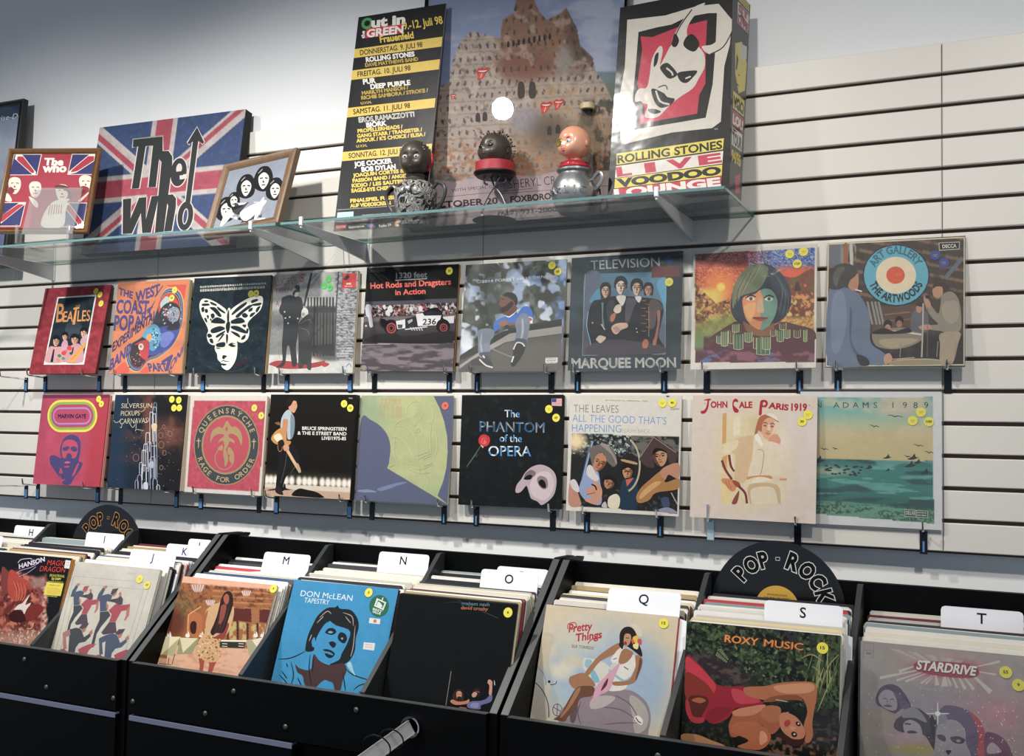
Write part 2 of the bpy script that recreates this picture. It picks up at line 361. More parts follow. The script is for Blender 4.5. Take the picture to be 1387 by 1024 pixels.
# ------------------------------------------------------------------ record bins
CB = [-2.97, -2.62, -2.27, -1.915, -1.56, -1.21, -.86, -.50, -.16, .20, .56, .92]
def bin_unit(x0, x1, divs, lab, strip):
    c = (x0+x1)/2; t = thing('record_bin', lab, 'record bin', (c, -.4, -1.66), group='black record bins in a row along the wall'); B = 1.66
    prof = [(-.20, B-1.1), (-.20, B-.455), (-.165, B-.43), (-.165, B-.425), (-.25, B-.422), (-.262, B-.426), (-.612, B-.716), (-.612, B-1.1)]
    prof = [(y+.4, z) for y, z in prof]
    for s in (-1, 1):
        xo = x0-c+.001 if s < 0 else x1-c-.001; xi = xo-s*.019
        MB().prism(prof, min(xo, xi), max(xo, xi)).build('side_panel', M_BLACK, t)
        e = MB(); y0, z0, y1, z1 = .138, B-.4255, -.212, B-.7155     # worn lighter edging along the slope
        e.add([(min(xo, xi)+.001, y0, z0), (max(xo, xi)-.001, y0, z0), (max(xo, xi)-.001, y1, z1), (min(xo, xi)+.001, y1, z1)]+
              [(min(xo, xi)+.001, y0, z0+.001), (max(xo, xi)-.001, y0, z0+.001), (max(xo, xi)-.001, y1, z1+.001), (min(xo, xi)+.001, y1, z1+.001)],
              [(0, 1, 2, 3), (7, 6, 5, 4), (0, 4, 5, 1), (1, 5, 6, 2), (2, 6, 7, 3), (3, 7, 4, 0)]); e.build('edge_band', M_BLACKEDGE, t)
    MB().box(x0-c+.021, x1-c-.021, .175, .193, B-1.1, B-.431).build('back_panel', M_BLACK, t)
    MB().prism([(-.205, B-.845), (.174, B-.812), (.174, B-.795), (-.205, B-.828)], x0-c+.021, x1-c-.021).build('bin_floor', M_BLACK, t)
    fp = MB().box(x0-c+.021, x1-c-.021, -.224, -.206, B-.842, B-.7165).build('front_board', M_BLACK, t)
    MB().box(x0-c+.022, x1-c-.022, -.2235, -.2065, B-.7163, B-.7153).build('edge_band', M_BLACKEDGE, t)
    for i, d in enumerate(divs):
        MB().prism([(.172, B-.827), (.172, B-.434), (.150, B-.434), (-.204, B-.712), (-.204, B-.827)], d-c-.006, d-c+.006).build('divider', mat('grey_divider', '2b2e31', .4, var=.15, spec=.4), t)
    # lower cabinet: carcass, a sliding door standing a little proud on the left, a flush one on the right
    MB().box(x0-c+.0, x1-c-.0, -.17, .19, .1, B-1.102).build('cabinet', M_BLACK, t)
    w2 = strip*(x1-x0)
    a = MB().box(x0-c+.02, x0-c+w2, -.224, -.206, .12, B-.852).build('door_panel', M_BLACK, t)
    MB().box(x0-c+.02, x0-c+w2, -.2255, -.2045, B-.8600, B-.8480).build('door_edge', mat('blue_grey_lit_edge', '6a7086', .4), t)  # light caught on the door's top edge, painted as paler blue-grey
    MB().box(x0-c+w2+.003, x1-c-.02, -.203, -.185, .12, B-.852).build('door_panel', M_BLACK, t)
    for bx in [x0-c+.03, -.36+.10, 0-.02, .26, x1-c-.03]:
        MB().lathe([(.0, .0035), (.004, .003), (.0065, 0)], 12).build('bolt', M_BLACKEDGE, t, True, (bx, -.2245, B-.812)).rotation_euler = (math.pi/2, 0, 0)
    for bx in (-.175, .175):
        MB().lathe([(.0, .0035), (.004, .003), (.0065, 0)], 12).build('bolt', M_BLACKEDGE, t, True, (bx, -.2245, B-.748)).rotation_euler = (math.pi/2, 0, 0)
    return t
bin_unit(-2.975, -1.918, CB[1:3], 'black record bin at the far end, holding the letters H to K', .98)
bin_unit(-1.912, -.863, CB[4:6], 'black record bin holding the letters M to P', .50)
bin_unit(-.857, .200, CB[7:9], 'black record bin holding the letters Q to T', .50)
# ------------------------------------------------------------------ printed pictures for the record covers
# Each picture is drawn in its own sketch units; corners() says where the cover's corners lie in them.
def homog(src, dst):
    A = []; b = []
    for (x, y), (u, v) in zip(src, dst):
        A += [[x, y, 1, 0, 0, 0, -u*x, -u*y], [0, 0, 0, x, y, 1, -v*x, -v*y]]; b += [u, v]
    h = np.linalg.solve(np.array(A, float), np.array(b, float)); return np.append(h, 1).reshape(3, 3)
def hap(M, V):
    V = np.c_[V, np.ones(len(V))]@M.T; return V[:, :2]/V[:, 2:]
class Art(Print):
    def __init__(s, tl, tr, bl, br, w=.3125, h=None):
        Print.__init__(s, w, h); s.M = homog([tl, tr, bl, br], [(0, 0), (100, 0), (0, s.H), (100, s.H)]); s.Mi = np.linalg.inv(s.M); s.on = True
    def _put(s, V, T, C, lev=None):
        V = np.array(V, float).reshape(-1, 2)
        if s.on and len(V): V = hap(s.M, V)
        Print._put(s, V, T, C, lev)
    def base(s, fn=None, n=2, col='ffffff'):
        g = fn
        if fn:
            def g(X, Y, I):
                q = hap(s.Mi, np.c_[X.ravel(), Y.ravel()]); return fn(q[:, 0].reshape(X.shape), q[:, 1].reshape(X.shape), I)
        o = s.on; s.on = False; Print.base(s, g, n, col); s.on = o; return s
    def T(s, t, a, b, h, c, bold=0., shear=0., **k):
        """lettering from a to b (baseline end points)"""
        a, b = np.array(a, float), np.array(b, float); d = b-a; L = np.linalg.norm(d)
        return s.text(t, a[0], a[0]+L, a[1], h, c, bold, shear, math.degrees(math.atan2(d[1], d[0])), **k)
    def P(s, pts, c, holes=()): return s.poly(pts, c, 4, holes)
    def p(s, pts, c, holes=()): return s.poly(pts, c, 0, holes)
    def L(s, pts, w, c, sm=4, tp=False): return s.line(pts, w, c, sm, tp)
    def E(s, cx, cy, rx, ry, c, rot=0): return s.ell(cx, cy, rx, ry, c, rot)
    def D(s, pts, r, c):
        for x, y in pts: s.ell(x, y, r, r, c, n=8)
        return s
def face(p, cx, cy, w, h, skin, shade, hair, rot=0, dark='2a1c18', eyes=1., lit=None, long=0., beard=None, side=1, fringe=.45, lips='a0524a'):
    """plain painted head; w,h half sizes; long = how far the hair hangs; side = which half is in shade"""
    r = math.radians(rot); cr, sr = math.cos(r), math.sin(r)
    def q(pts): return [(cx+(x*w*cr-y*h*sr), cy+(x*w*sr+y*h*cr)) for x, y in pts]
    if hair: p.P(q([(-.95, .3+long), (-1.2, .1), (-1.22, -.55), (-.8, -1.15), (0, -1.35), (.8, -1.15), (1.22, -.55), (1.2, .1), (.95, .3+long), (.5, .5+long*.6), (-.5, .5+long*.6)]), hair)
    p.P(q([(-.85, -.45), (-.6, -.95), (0, -1.08), (.6, -.95), (.85, -.45), (.84, .15), (.62, .65), (.3, .98), (0, 1.06), (-.3, .98), (-.62, .65), (-.84, .15)]), skin)
    s = side
    p.P(q([(s*.86, -.45), (s*.84, .15), (s*.62, .65), (s*.3, .98), (s*.1, 1.02), (s*.32, .6), (s*.5, .1), (s*.45, -.4)]), shade)
    if lit: p.P(q([(-s*.55, -.2), (-s*.3, -.1), (-s*.3, .3), (-s*.5, .35)]), lit)
    if beard: p.P(q([(-.72, .3), (-.35, .42), (0, .3), (.35, .42), (.72, .3), (.6, .75), (0, 1.12), (-.6, .75)]), beard)
    p.P(q([(-.06, -.15), (.08, -.15), (s*.24, .3), (s*.05, .36), (-.1, .32)]), shade)
    for k in (-1, 1):
        p.L(q([(k*.62, -.22), (k*.38, -.33), (k*.14, -.22)]), h*.11, dark, 3, True)
        if eyes: p.P(q([(k*.58, -.06), (k*.38, -.15), (k*.18, -.04), (k*.38, .02)]), dark)
    p.L(q([(-.13, .33), (0, .38), (.13, .33)]), h*.06, dark, 3, True)
    p.P(q([(-.3, .56), (-.08, .5), (0, .53), (.08, .5), (.3, .56), (.05, .67), (-.05, .67)]), lips)
    if hair and fringe: p.P(q([(-1.02, -.1), (-1.05, -.6), (-.6, -1.2), (0, -1.3), (.6, -1.2), (1.05, -.6), (1.02, -.1), (.8, -.1-fringe*.4), (.45, -.95+fringe), (0, -1.02+fringe*.9), (-.45, -.9+fringe), (-.8, -.1-fringe*.4)]), hair)
ART = {}
def art(f): ART[f.__name__[2:]] = f; return f
def brushed(X, Y, I, a=.06, s=60, seed=1): return I*(1+a*(fbm(X, Y, s, seed)-.5)[..., None]*2)

@art
def a_beat():
    p = Art((250, 112), (955, 68), (62, 985), (778, 968))
    p.base(lambda X, Y, I: mix(brushed(X, Y, mix(I, X*0+1, '9c3640'), .25, 40), ssx(.5, .7, fbm(X, Y, 9, 3, sx=6)), '8c2c36'), 40)
    p.p([(378, 200), (800, 168), (658, 880), (224, 888)], 'eeebe2'); p.p([(390, 212), (782, 186), (645, 856), (243, 862)], '22303a')
    p.P([(470, 480), (580, 450), (640, 500), (560, 620), (470, 600)], '3c4650')
    for x, y, w, h, hr in ((362, 648, 38, 50, 8), (456, 600, 30, 38, 4), (562, 630, 42, 48, 6), (660, 560, 36, 46, 6)):
        face(p, x, y, w, h, 'd9a891', 'a9705d', '191a20', hr, fringe=.55, long=-.1)
    p.P([(245, 862), (262, 750), (300, 700), (350, 705), (420, 705), (450, 760), (440, 858)], 'cf9fa0'); p.P([(415, 700), (440, 640), (480, 640), (488, 720), (450, 740)], 'cf9fb0')
    p.P([(480, 740), (520, 690), (600, 668), (650, 720), (640, 856), (450, 858)], 'c9969d'); p.P([(620, 660), (640, 610), (700, 570), (690, 640), (660, 700)], 'cfa3ae')
    p.p([(330, 728), (344, 730), (326, 860), (296, 861)], '1e2338'); p.p([(540, 705), (552, 706), (540, 770), (524, 765)], '1e2338')
    for x, y, r, c in ((505, 715, 30, 'd8424a'), (440, 768, 26, 'd8424a'), (468, 745, 16, 'e0666a'), (395, 795, 22, '3e7f5c'), (436, 822, 20, '4a9472'), (520, 770, 18, '2d5a45'), (380, 840, 22, 'c98b80')):
        p.P([(x-r, y), (x-r*.4, y-r*.8), (x+r*.5, y-r*.7), (x+r, y+r*.1), (x+r*.3, y+r*.8), (x-r*.5, y+r*.6)], c)
    p.p([(686, 640), (672, 700), (548, 856), (478, 858)], 'efa33c'); p.T('SPECIAL', (530, 842), (665, 690), 18, 'd9772a', .02)
    for t, a, b, h, c in (('B', (362, 452), (442, 446), 190, 'd58a4c'), ('EA', (434, 448), (540, 444), 108, 'e0944f'), ('LES', (588, 442), (722, 434), 112, 'e39a50')):
        p.T(t, a, b, h, c, .012, .17)
    p.p([(536, 478), (566, 474), (588, 318), (612, 314), (614, 296), (552, 304), (550, 326), (568, 322)], 'e39a50'); p.T('THE', (570, 305), (622, 292), 22, 'b5783f', .01, .2)
    return p
@art
def a_west():
    p = Art((150, 95), (880, 65), (55, 972), (790, 975))
    p.base(col='e2824a')
    p.p([(640, 120), (850, 118), (825, 262), (700, 150)], 'df4a3a'); p.P([(100, 962), (215, 860), (255, 965)], 'e8573c'); p.P([(370, 962), (440, 905), (465, 962)], 'e8573c')
    O = [(600, 215), (680, 162), (770, 200), (808, 330), (790, 520), (700, 700), (560, 810), (450, 850), (370, 935), (290, 925), (240, 830), (265, 700), (360, 640), (470, 540), (535, 380)]
    def sh(P, k):
        c = np.mean(P, 0); return [tuple(c+(np.array(q)-c)*k) for q in P]
    p.P(sh(O, 1.05), 'f5b060'); p.P(sh(O, 1.02), '2b2447'); p.P(sh(O, 1.0), '5a86b5'); p.P(sh(O, .955), '33294a'); p.P(sh(O, .93), 'e9a25a'); p.P(sh(O, .915), '262035')
    p.P([(560, 300), (620, 220), (700, 200), (770, 300), (780, 430), (740, 350), (660, 300), (590, 350), (565, 390)], 'd8392f'); p.P([(580, 300), (640, 230), (680, 270), (600, 350)], 'b9cdc9')
    p.E(680, 400, 105, 118, '211822', 35); p.P([(660, 360), (740, 335), (780, 380), (760, 460), (700, 480), (655, 440)], '8d99ad')
    for i in range(70):
        random.seed(i+5); x = random.gauss(690, 48); y = random.gauss(400, 36); p.E(x, y, random.uniform(4, 13), random.uniform(3, 9), random.choice(['d4dbe2', '5a6480', 'aab4c5', '3c3346', 'c9867c']), random.uniform(0, 180))
    p.P([(560, 540), (700, 520), (770, 560), (720, 680), (600, 770), (470, 800), (450, 740)], '3a4a9c'); p.P([(590, 600), (680, 570), (720, 620), (640, 720), (580, 700)], '6f7fca'); p.P([(640, 540), (760, 470), (775, 540), (700, 560)], '1d1626')
    p.P([(395, 610), (450, 530), (520, 498), (572, 545), (575, 660), (520, 750), (470, 740), (440, 650)], '4fa3c8')
    for i in range(45):
        random.seed(i+80); x = random.gauss(510, 36); y = random.gauss(620, 60); p.E(x, y, random.uniform(4, 12), random.uniform(3, 9), random.choice(['dfe8ea', '2c3a48', '97c4d6', '1e222c']), random.uniform(0, 180))
    p.P([(440, 610), (480, 590), (495, 640), (450, 655)], 'e9a25a')
    p.P([(285, 720), (370, 665), (460, 655), (465, 740), (440, 850), (360, 918), (300, 890), (272, 800)], 'c8323a'); p.P([(275, 720), (360, 700), (370, 800), (430, 860), (340, 915), (275, 850)], '2a1a22')
    for i in range(26):
        random.seed(i+200); x = random.gauss(340, 34); y = random.gauss(840, 42); p.E(x, y, random.uniform(5, 14), random.uniform(4, 10), random.choice(['c8323a', '2a1a22', 'b04a52', 'e0848a']), random.uniform(0, 180))
    p.E(382, 716, 27, 32, 'e8dcc0'); p.E(380, 712, 12, 14, '9a7a70')
    V = '4d3b82'
    for t, a, b, h, sh_, dr in (('THE', (155, 208), (300, 250), 68, .1, 0), ('WEST', (330, 285), (575, 205), 100, .0, 0), ('COAST', (130, 385), (455, 400), 130, .1, 0), ('POP', (105, 552), (300, 552), 145, .08, 0),
                             ('ART', (318, 530), (500, 410), 92, .0, 0), ('EXPERIMENTAL', (88, 762), (500, 445), 92, .1, 0), ('BAND', (60, 945), (262, 770), 110, .1, 0), ('PART', (470, 952), (655, 950), 78, -.3, 0), ('ONE', (672, 955), (785, 760), 95, .2, 0)):
        p.text(t, a[0], b[0], a[1], h, V, .036, sh_, drop=b[1]-a[1])
    p.p([(600, 130), (615, 125), (530, 240), (520, 232)], V); p.p([(440, 395), (520, 280), (532, 268), (470, 385)], V); p.p([(590, 855), (700, 790), (710, 800), (655, 950), (630, 948), (650, 850), (600, 880)], V)
    p.T('STEREO  RECORDS', (430, 108), (565, 103), 9, 'b5552c')
    return p
@art
def a_butt():
    p = Art((143, 88), (893, 60), (22, 985), (818, 990))
    p.base(lambda X, Y, I: brushed(X, Y, mix(mix(I, X*0+1, '1d2a33'), ssx(.62, .8, fbm(X, Y, 12, 4)), '2f3d46'), .3, 60, 2), 60)
    random.seed(3); Wt = 'e9e7da'; K = '1d2a33'
    for row, (y, h, n) in enumerate(((172, 16, 46), (208, 24, 34))):
        x = 195
        while x < 830 - row*10:
            w = random.uniform(7, 16); yy = y-(x-195)*.05; p.p([(x, yy+random.uniform(0, 6)), (x+w*.7, yy), (x+w*.6, yy-h*random.uniform(.5, 1)), (x+w*.1, yy-h)], Wt if x < 600 else '9aa3a8'); x += w+3
    p.ring(470, 560, 420, 455, 3, '33424b', a0=235, a1=300); p.ring(450, 520, 430, 455, 4, '3b4a52', a0=60, a1=120)
    W = [(455, 600), (430, 500), (452, 395), (400, 340), (300, 285), (215, 275), (182, 330), (195, 420), (240, 510), (262, 570), (245, 620), (265, 690), (330, 712), (390, 665)]
    Rw = [(462, 600), (482, 500), (480, 395), (570, 320), (690, 260), (785, 248), (808, 290), (780, 380), (700, 450), (655, 510), (672, 580), (655, 650), (600, 688), (545, 670), (500, 620)]
    p.P(W, Wt); p.P(Rw, Wt)
    cells = [[(430, 480), (350, 445), (292, 495), (420, 505)], [(435, 400), (400, 372), (358, 345), (365, 375), (425, 410)], [(300, 350), (345, 360), (398, 430), (370, 440), (320, 390), (282, 358)], [(290, 420), (320, 410), (330, 440), (305, 460)],
             [(210, 320), (270, 318), (280, 335), (215, 340)], [(200, 360), (225, 350), (228, 390), (205, 395)], [(250, 430), (272, 430), (265, 465)], [(280, 470), (292, 455), (300, 480)], [(225, 455), (245, 455), (255, 490), (240, 490)],
             [(290, 560), (370, 530), (420, 540), (425, 560), (350, 590), (295, 595)], [(340, 620), (420, 575), (425, 590), (350, 640)], [(352, 680), (400, 610), (424, 605), (390, 650)], [(290, 300), (345, 322), (350, 340), (300, 325)],
             [(232, 292), (262, 288), (270, 302), (235, 306)], [(250, 610), (275, 600), (300, 625), (262, 640)], [(270, 655), (300, 650), (310, 690), (285, 690)], [(235, 370), (262, 372), (262, 400), (238, 402)],
             [(490, 480), (580, 448), (630, 485), (580, 505), (495, 505)], [(500, 410), (560, 350), (640, 305), (640, 330), (545, 400), (505, 425)], [(540, 430), (650, 345), (690, 330), (700, 345), (620, 400), (560, 450)], [(600, 420), (630, 405), (660, 430), (640, 450), (610, 445)],
             [(695, 290), (745, 275), (760, 290), (700, 315)], [(700, 325), (790, 310), (780, 335), (710, 340)], [(755, 350), (785, 345), (750, 400), (735, 385)], [(670, 370), (705, 355), (700, 385), (665, 395)], [(690, 410), (735, 400), (700, 440), (675, 440)],
             [(490, 530), (560, 530), (640, 575), (650, 600), (590, 590), (500, 555)], [(485, 575), (560, 600), (580, 640), (520, 610)], [(478, 600), (530, 640), (540, 670), (500, 630)], [(600, 520), (640, 515), (630, 545)], [(650, 550), (665, 560), (655, 600), (640, 580)], [(600, 630), (635, 610), (625, 650), (590, 660)]]
    for c in cells: p.P(c, K)
    p.P([(455, 605), (428, 545), (440, 450), (462, 370), (476, 358), (488, 375), (490, 450), (486, 550), (470, 600)], Wt)
    p.P([(455, 600), (438, 550), (446, 500), (480, 490), (476, 560)], K); p.P([(456, 500), (452, 430), (470, 375), (474, 430), (470, 490)], '3a2038')
    p.P([(328, 715), (390, 650), (440, 600), (520, 625), (550, 690), (545, 800), (520, 880), (470, 945), (430, 955), (390, 925), (385, 890), (350, 850), (345, 800), (325, 760)], Wt)
    p.P([(440, 610), (458, 612), (458, 660), (443, 700), (438, 660)], '3a2038'); p.P([(340, 700), (400, 682), (430, 690), (418, 728), (345, 728)], K); p.P([(338, 735), (385, 742), (350, 748)], K)
    p.P([(460, 708), (495, 688), (530, 700), (500, 700), (536, 722), (500, 730), (478, 722)], K); p.P([(400, 815), (415, 808), (448, 820), (430, 832), (412, 850), (395, 838)], K)
    p.L([(380, 880), (405, 862), (425, 868), (468, 872)], 9, K, 4, True); p.P([(385, 890), (440, 898), (420, 912), (392, 908)], K)
    p.P([(520, 905), (600, 860), (690, 832), (680, 850), (600, 895), (530, 925)], '3a2230')
    return p
@art
def a_luci():
    p = Art((115, 88), (930, 60), (48, 990), (858, 990))
    def f(X, Y, I):
        n = fbm(X, Y, 40, 5); I = mix(I, X*0+1, 'a9a8a5'); I = mix(I, (X < 400)*ssx(400, 430, Y)*1., '8d8c8a'); I = mix(I, (X < 430)*ssx(.45, .7, fbm(X, Y, 8, 2))*.35*(Y > 400), '5f5f5e')
        I = mix(I, ssx(400, 430, X)*ssx(760, 700, X)*(Y > 380), '55544f'); I = mix(I, ssx(400, 430, X)*ssx(760, 720, X)*(Y <= 380), 'b6b5b2')
        br = ssx(690, 720, X); I = mix(I, br, 'b5b4b6'); I = mix(I, br*ssx(.5, .6, fbm(X, Y, 9, 6, sx=2.5))*.8, '4a4a50'); I = mix(I, br*(np.abs((Y % 24)-12) < 3.2)*(Y > 420)*.6, '55555c')
        I = mix(I, ssx(815, 828, Y-(X-430)*.0)*(X < 330)+ssx(820, 880, Y-.28*(X-480))*(X >= 330), 'cfcdc6'); I = mix(I, ssx(860, 900, Y)*(X > 600), 'c9c9c6'); return I*(.9+.2*n)[..., None]
    p.base(f, 120)
    for i in range(9):
        x = 435+i*29+(i*37 % 9); p.p([(x, 300), (x+15, 300), (x+8, 840), (x-12, 835)], ['2b2a29', '3a3835', '1f1e1e'][i % 3])
    p.p([(430, 392), (715, 398), (712, 440), (428, 440)], '2f2d2b'); p.p([(420, 740), (700, 725), (690, 840), (410, 790)], '24221f')
    p.L([(480, 60), (440, 220), (400, 380)], 22, '2e2c2b'); p.L([(500, 640), (560, 580), (600, 520)], 10, '2a2927'); p.L([(740, 60), (712, 400), (690, 830)], 12, '3b3a3a')
    p.P([(60, 905), (130, 875), (260, 880), (400, 905), (520, 890), (600, 880), (560, 925), (440, 945), (300, 950), (180, 945), (90, 920)], 'a82222'); p.P([(540, 885), (640, 905), (590, 935)], 'b32a28'); p.p([(495, 835), (530, 830), (520, 850)], 'b32a28')
    Bk = '15151a'
    p.P([(190, 300), (260, 275), (300, 285), (350, 290), (385, 325), (390, 430), (350, 520), (340, 640), (320, 760), (330, 900), (285, 920), (260, 760), (235, 750), (215, 900), (165, 940), (130, 932), (188, 880), (185, 740), (200, 500), (165, 440), (160, 400), (180, 350)], Bk)
    p.E(325, 258, 24, 36, 'c9c6c0'); p.P([(292, 252), (330, 222), (362, 228), (358, 250), (330, 240), (300, 290)], Bk); p.P([(318, 188), (355, 188), (358, 225), (316, 215)], Bk); p.p([(305, 240), (352, 236), (350, 250), (306, 252)], '111111')
    p.D([(212, 430), (262, 478), (220, 487), (246, 535), (340, 492)], 8, 'd8d5ce')
    p.P([(400, 395), (435, 410), (440, 450), (410, 485), (380, 480), (376, 430)], 'dedad2'); p.P([(380, 440), (410, 445), (400, 470), (382, 465)], 'a5a19a')
    p.P([(345, 560), (380, 500), (440, 455), (480, 480), (500, 560), (480, 700), (470, 860), (465, 955), (430, 950), (415, 880), (385, 935), (345, 932), (345, 750)], '2d2c2b')
    p.L([(362, 540), (420, 510), (470, 500)], 7, '6d6b66', 3, True); p.L([(360, 580), (430, 600), (450, 650)], 6, '6d6b66', 3, True); p.L([(440, 500), (480, 540)], 5, '6d6b66', 3, True)
    p.P([(352, 720), (400, 700), (460, 730), (440, 900), (360, 880)], '1d1c1c')
    p.T('LUCIFER', (130, 192), (345, 168), 66, 'a84a42', -.01, -.1); p.T('S', (368, 158), (402, 148), 70, 'cc4a40', .02, .3); p.T('FRIEN', (130, 252), (285, 246), 42, '9c4640', 0, .0); p.T('A', (122, 380), (160, 375), 56, '9c4640', 0, .2)
    p.p([(778, 85), (912, 85), (905, 215), (765, 225)], 'e0362f'); p.P([(785, 130), (830, 95), (840, 125), (800, 150)], '3a2a2c'); p.p([(812, 172), (856, 172), (856, 188), (812, 190)], 'f2dcd8'); p.p([(795, 200), (870, 198), (870, 206), (795, 208)], 'f0b9b0')
    p.L([(800, 935), (830, 905), (845, 925), (850, 940)], 7, '3c5fa8')
    return p
@art
def a_hotr():
    p = Art((78, 108), (868, 62), (33, 990), (820, 985))
    def f(X, Y, I):
        Z = Y+(X-60)*.05; I = mix(I, X*0+1, '10120f'); I = mix(I, (Z > 415)*1., '352c31'); I = mix(I, (Z > 425)*(Z < 530)*ssx(.5, .58, fbm(X, Y, 17, 3))*1., 'b9a9a8'); I = mix(I, (Z > 425)*(Z < 520)*ssx(.6, .66, fbm(X, Y, 22, 13))*1., '9c4a46')
        I = mix(I, (Z > 425)*(Z < 540)*ssx(.58, .66, fbm(X, Y, 14, 23))*1., '15131a'); I = mix(I, (Z > 400)*(Z < 435)*1., '4e4b55'); I = mix(I, ssx(525, 545, Z)*(Z < 780), '4a4044'); I = mix(I, ssx(525, 545, Z)*ssx(585, 560, Z), '776a6e')
        I = mix(I, ssx(620, 700, Z), '3b3638'); I = mix(I, (Z > 768)*1., '7e7378'); I = mix(I, (Z > 768)*ssx(.42, .62, fbm(X, Y, 26, 8, sx=5))*.75, '3f3a3e'); I = mix(I, (np.abs(Z-766) < 5)*1., 'a59a9c'); return I
    p.base(f, 130)
    p.P([(72, 430), (100, 420), (125, 440), (120, 480), (130, 560), (135, 610), (108, 612), (95, 540), (78, 520), (68, 470)], 'c9c9d6'); p.D([(76, 605)], 10, 'b9b9c0')
    for x, y, r in ((280, 455, 22), (262, 490, 20), (460, 455, 16), (540, 450, 18), (640, 440, 20), (230, 440, 14), (760, 440, 14)): p.P([(x-r, y), (x-r*.3, y-r*1.2), (x+r*.6, y-r), (x+r, y+r), (x, y+r*1.5)], 'cfc9cc')
    p.P([(560, 500), (580, 470), (680, 440), (730, 500), (720, 560), (620, 560)], '17161a')
    p.ring(290, 610, 68, 62, 12, '2a2326'); p.E(290, 612, 60, 54, '1a1518'); p.ring(293, 622, 42, 46, 13, 'a8474c'); p.ring(293, 622, 22, 24, 7, 'a8474c'); p.E(220, 580, 34, 38, '191418'); p.ring(240, 575, 52, 60, 10, '3b3034', a0=100, a1=280)
    p.p([(330, 562), (410, 545), (412, 620), (345, 630)], 'dcdada'); p.p([(345, 590), (390, 590), (385, 622), (350, 624)], '4a4a55'); p.p([(410, 540), (510, 515), (515, 615), (412, 630)], '2e2c30')
    p.p([(430, 560), (470, 540), (475, 560), (440, 585)], 'a9a9ae'); p.p([(500, 500), (560, 490), (575, 512), (720, 505), (700, 590), (520, 602), (512, 560)], 'dddbdb'); p.p([(575, 490), (640, 470), (720, 480), (718, 508), (575, 512)], '26242a')
    p.p([(730, 520), (830, 510), (825, 572), (780, 575), (745, 545)], 'd0cfd0'); p.E(735, 600, 60, 62, '19171b'); p.ring(740, 612, 34, 36, 10, 'a04048'); p.ring(740, 612, 16, 17, 5, 'a04048')
    p.T('236', (560, 590), (672, 585), 52, '1b1a22', .02, .12)
    for i in range(5): p.L([(455+i*22, 612), (472+i*22, 640)], 7, 'c9c9cc', 1)
    p.L([(410, 632), (600, 606)], 10, 'c4c4c8', 1); p.P([(160, 680), (330, 668), (420, 690), (820, 640), (815, 740), (100, 745)], '2a2628')
    p.T('1320 feet', (330, 194), (596, 180), 50, '9fa3a5', .02); p.L([(322, 211), (595, 192)], 9, 'c9cbcb', 1)
    p.T('Hot Rods and Dragsters', (112, 286), (800, 240), 52, 'ee6a5c', .025); p.T('in Action', (326, 338), (582, 322), 48, 'ee6a5c', .025)
    p.p([(90, 112), (228, 106), (228, 136), (92, 144)], '6a6f63'); p.p([(94, 116), (224, 110), (224, 132), (96, 140)], '171a17'); p.T('RIVERSIDE', (102, 135), (218, 128), 13, '858a7d')
    p.P([(45, 945), (80, 945), (82, 975), (60, 985), (42, 970)], '8e8878')
    return p
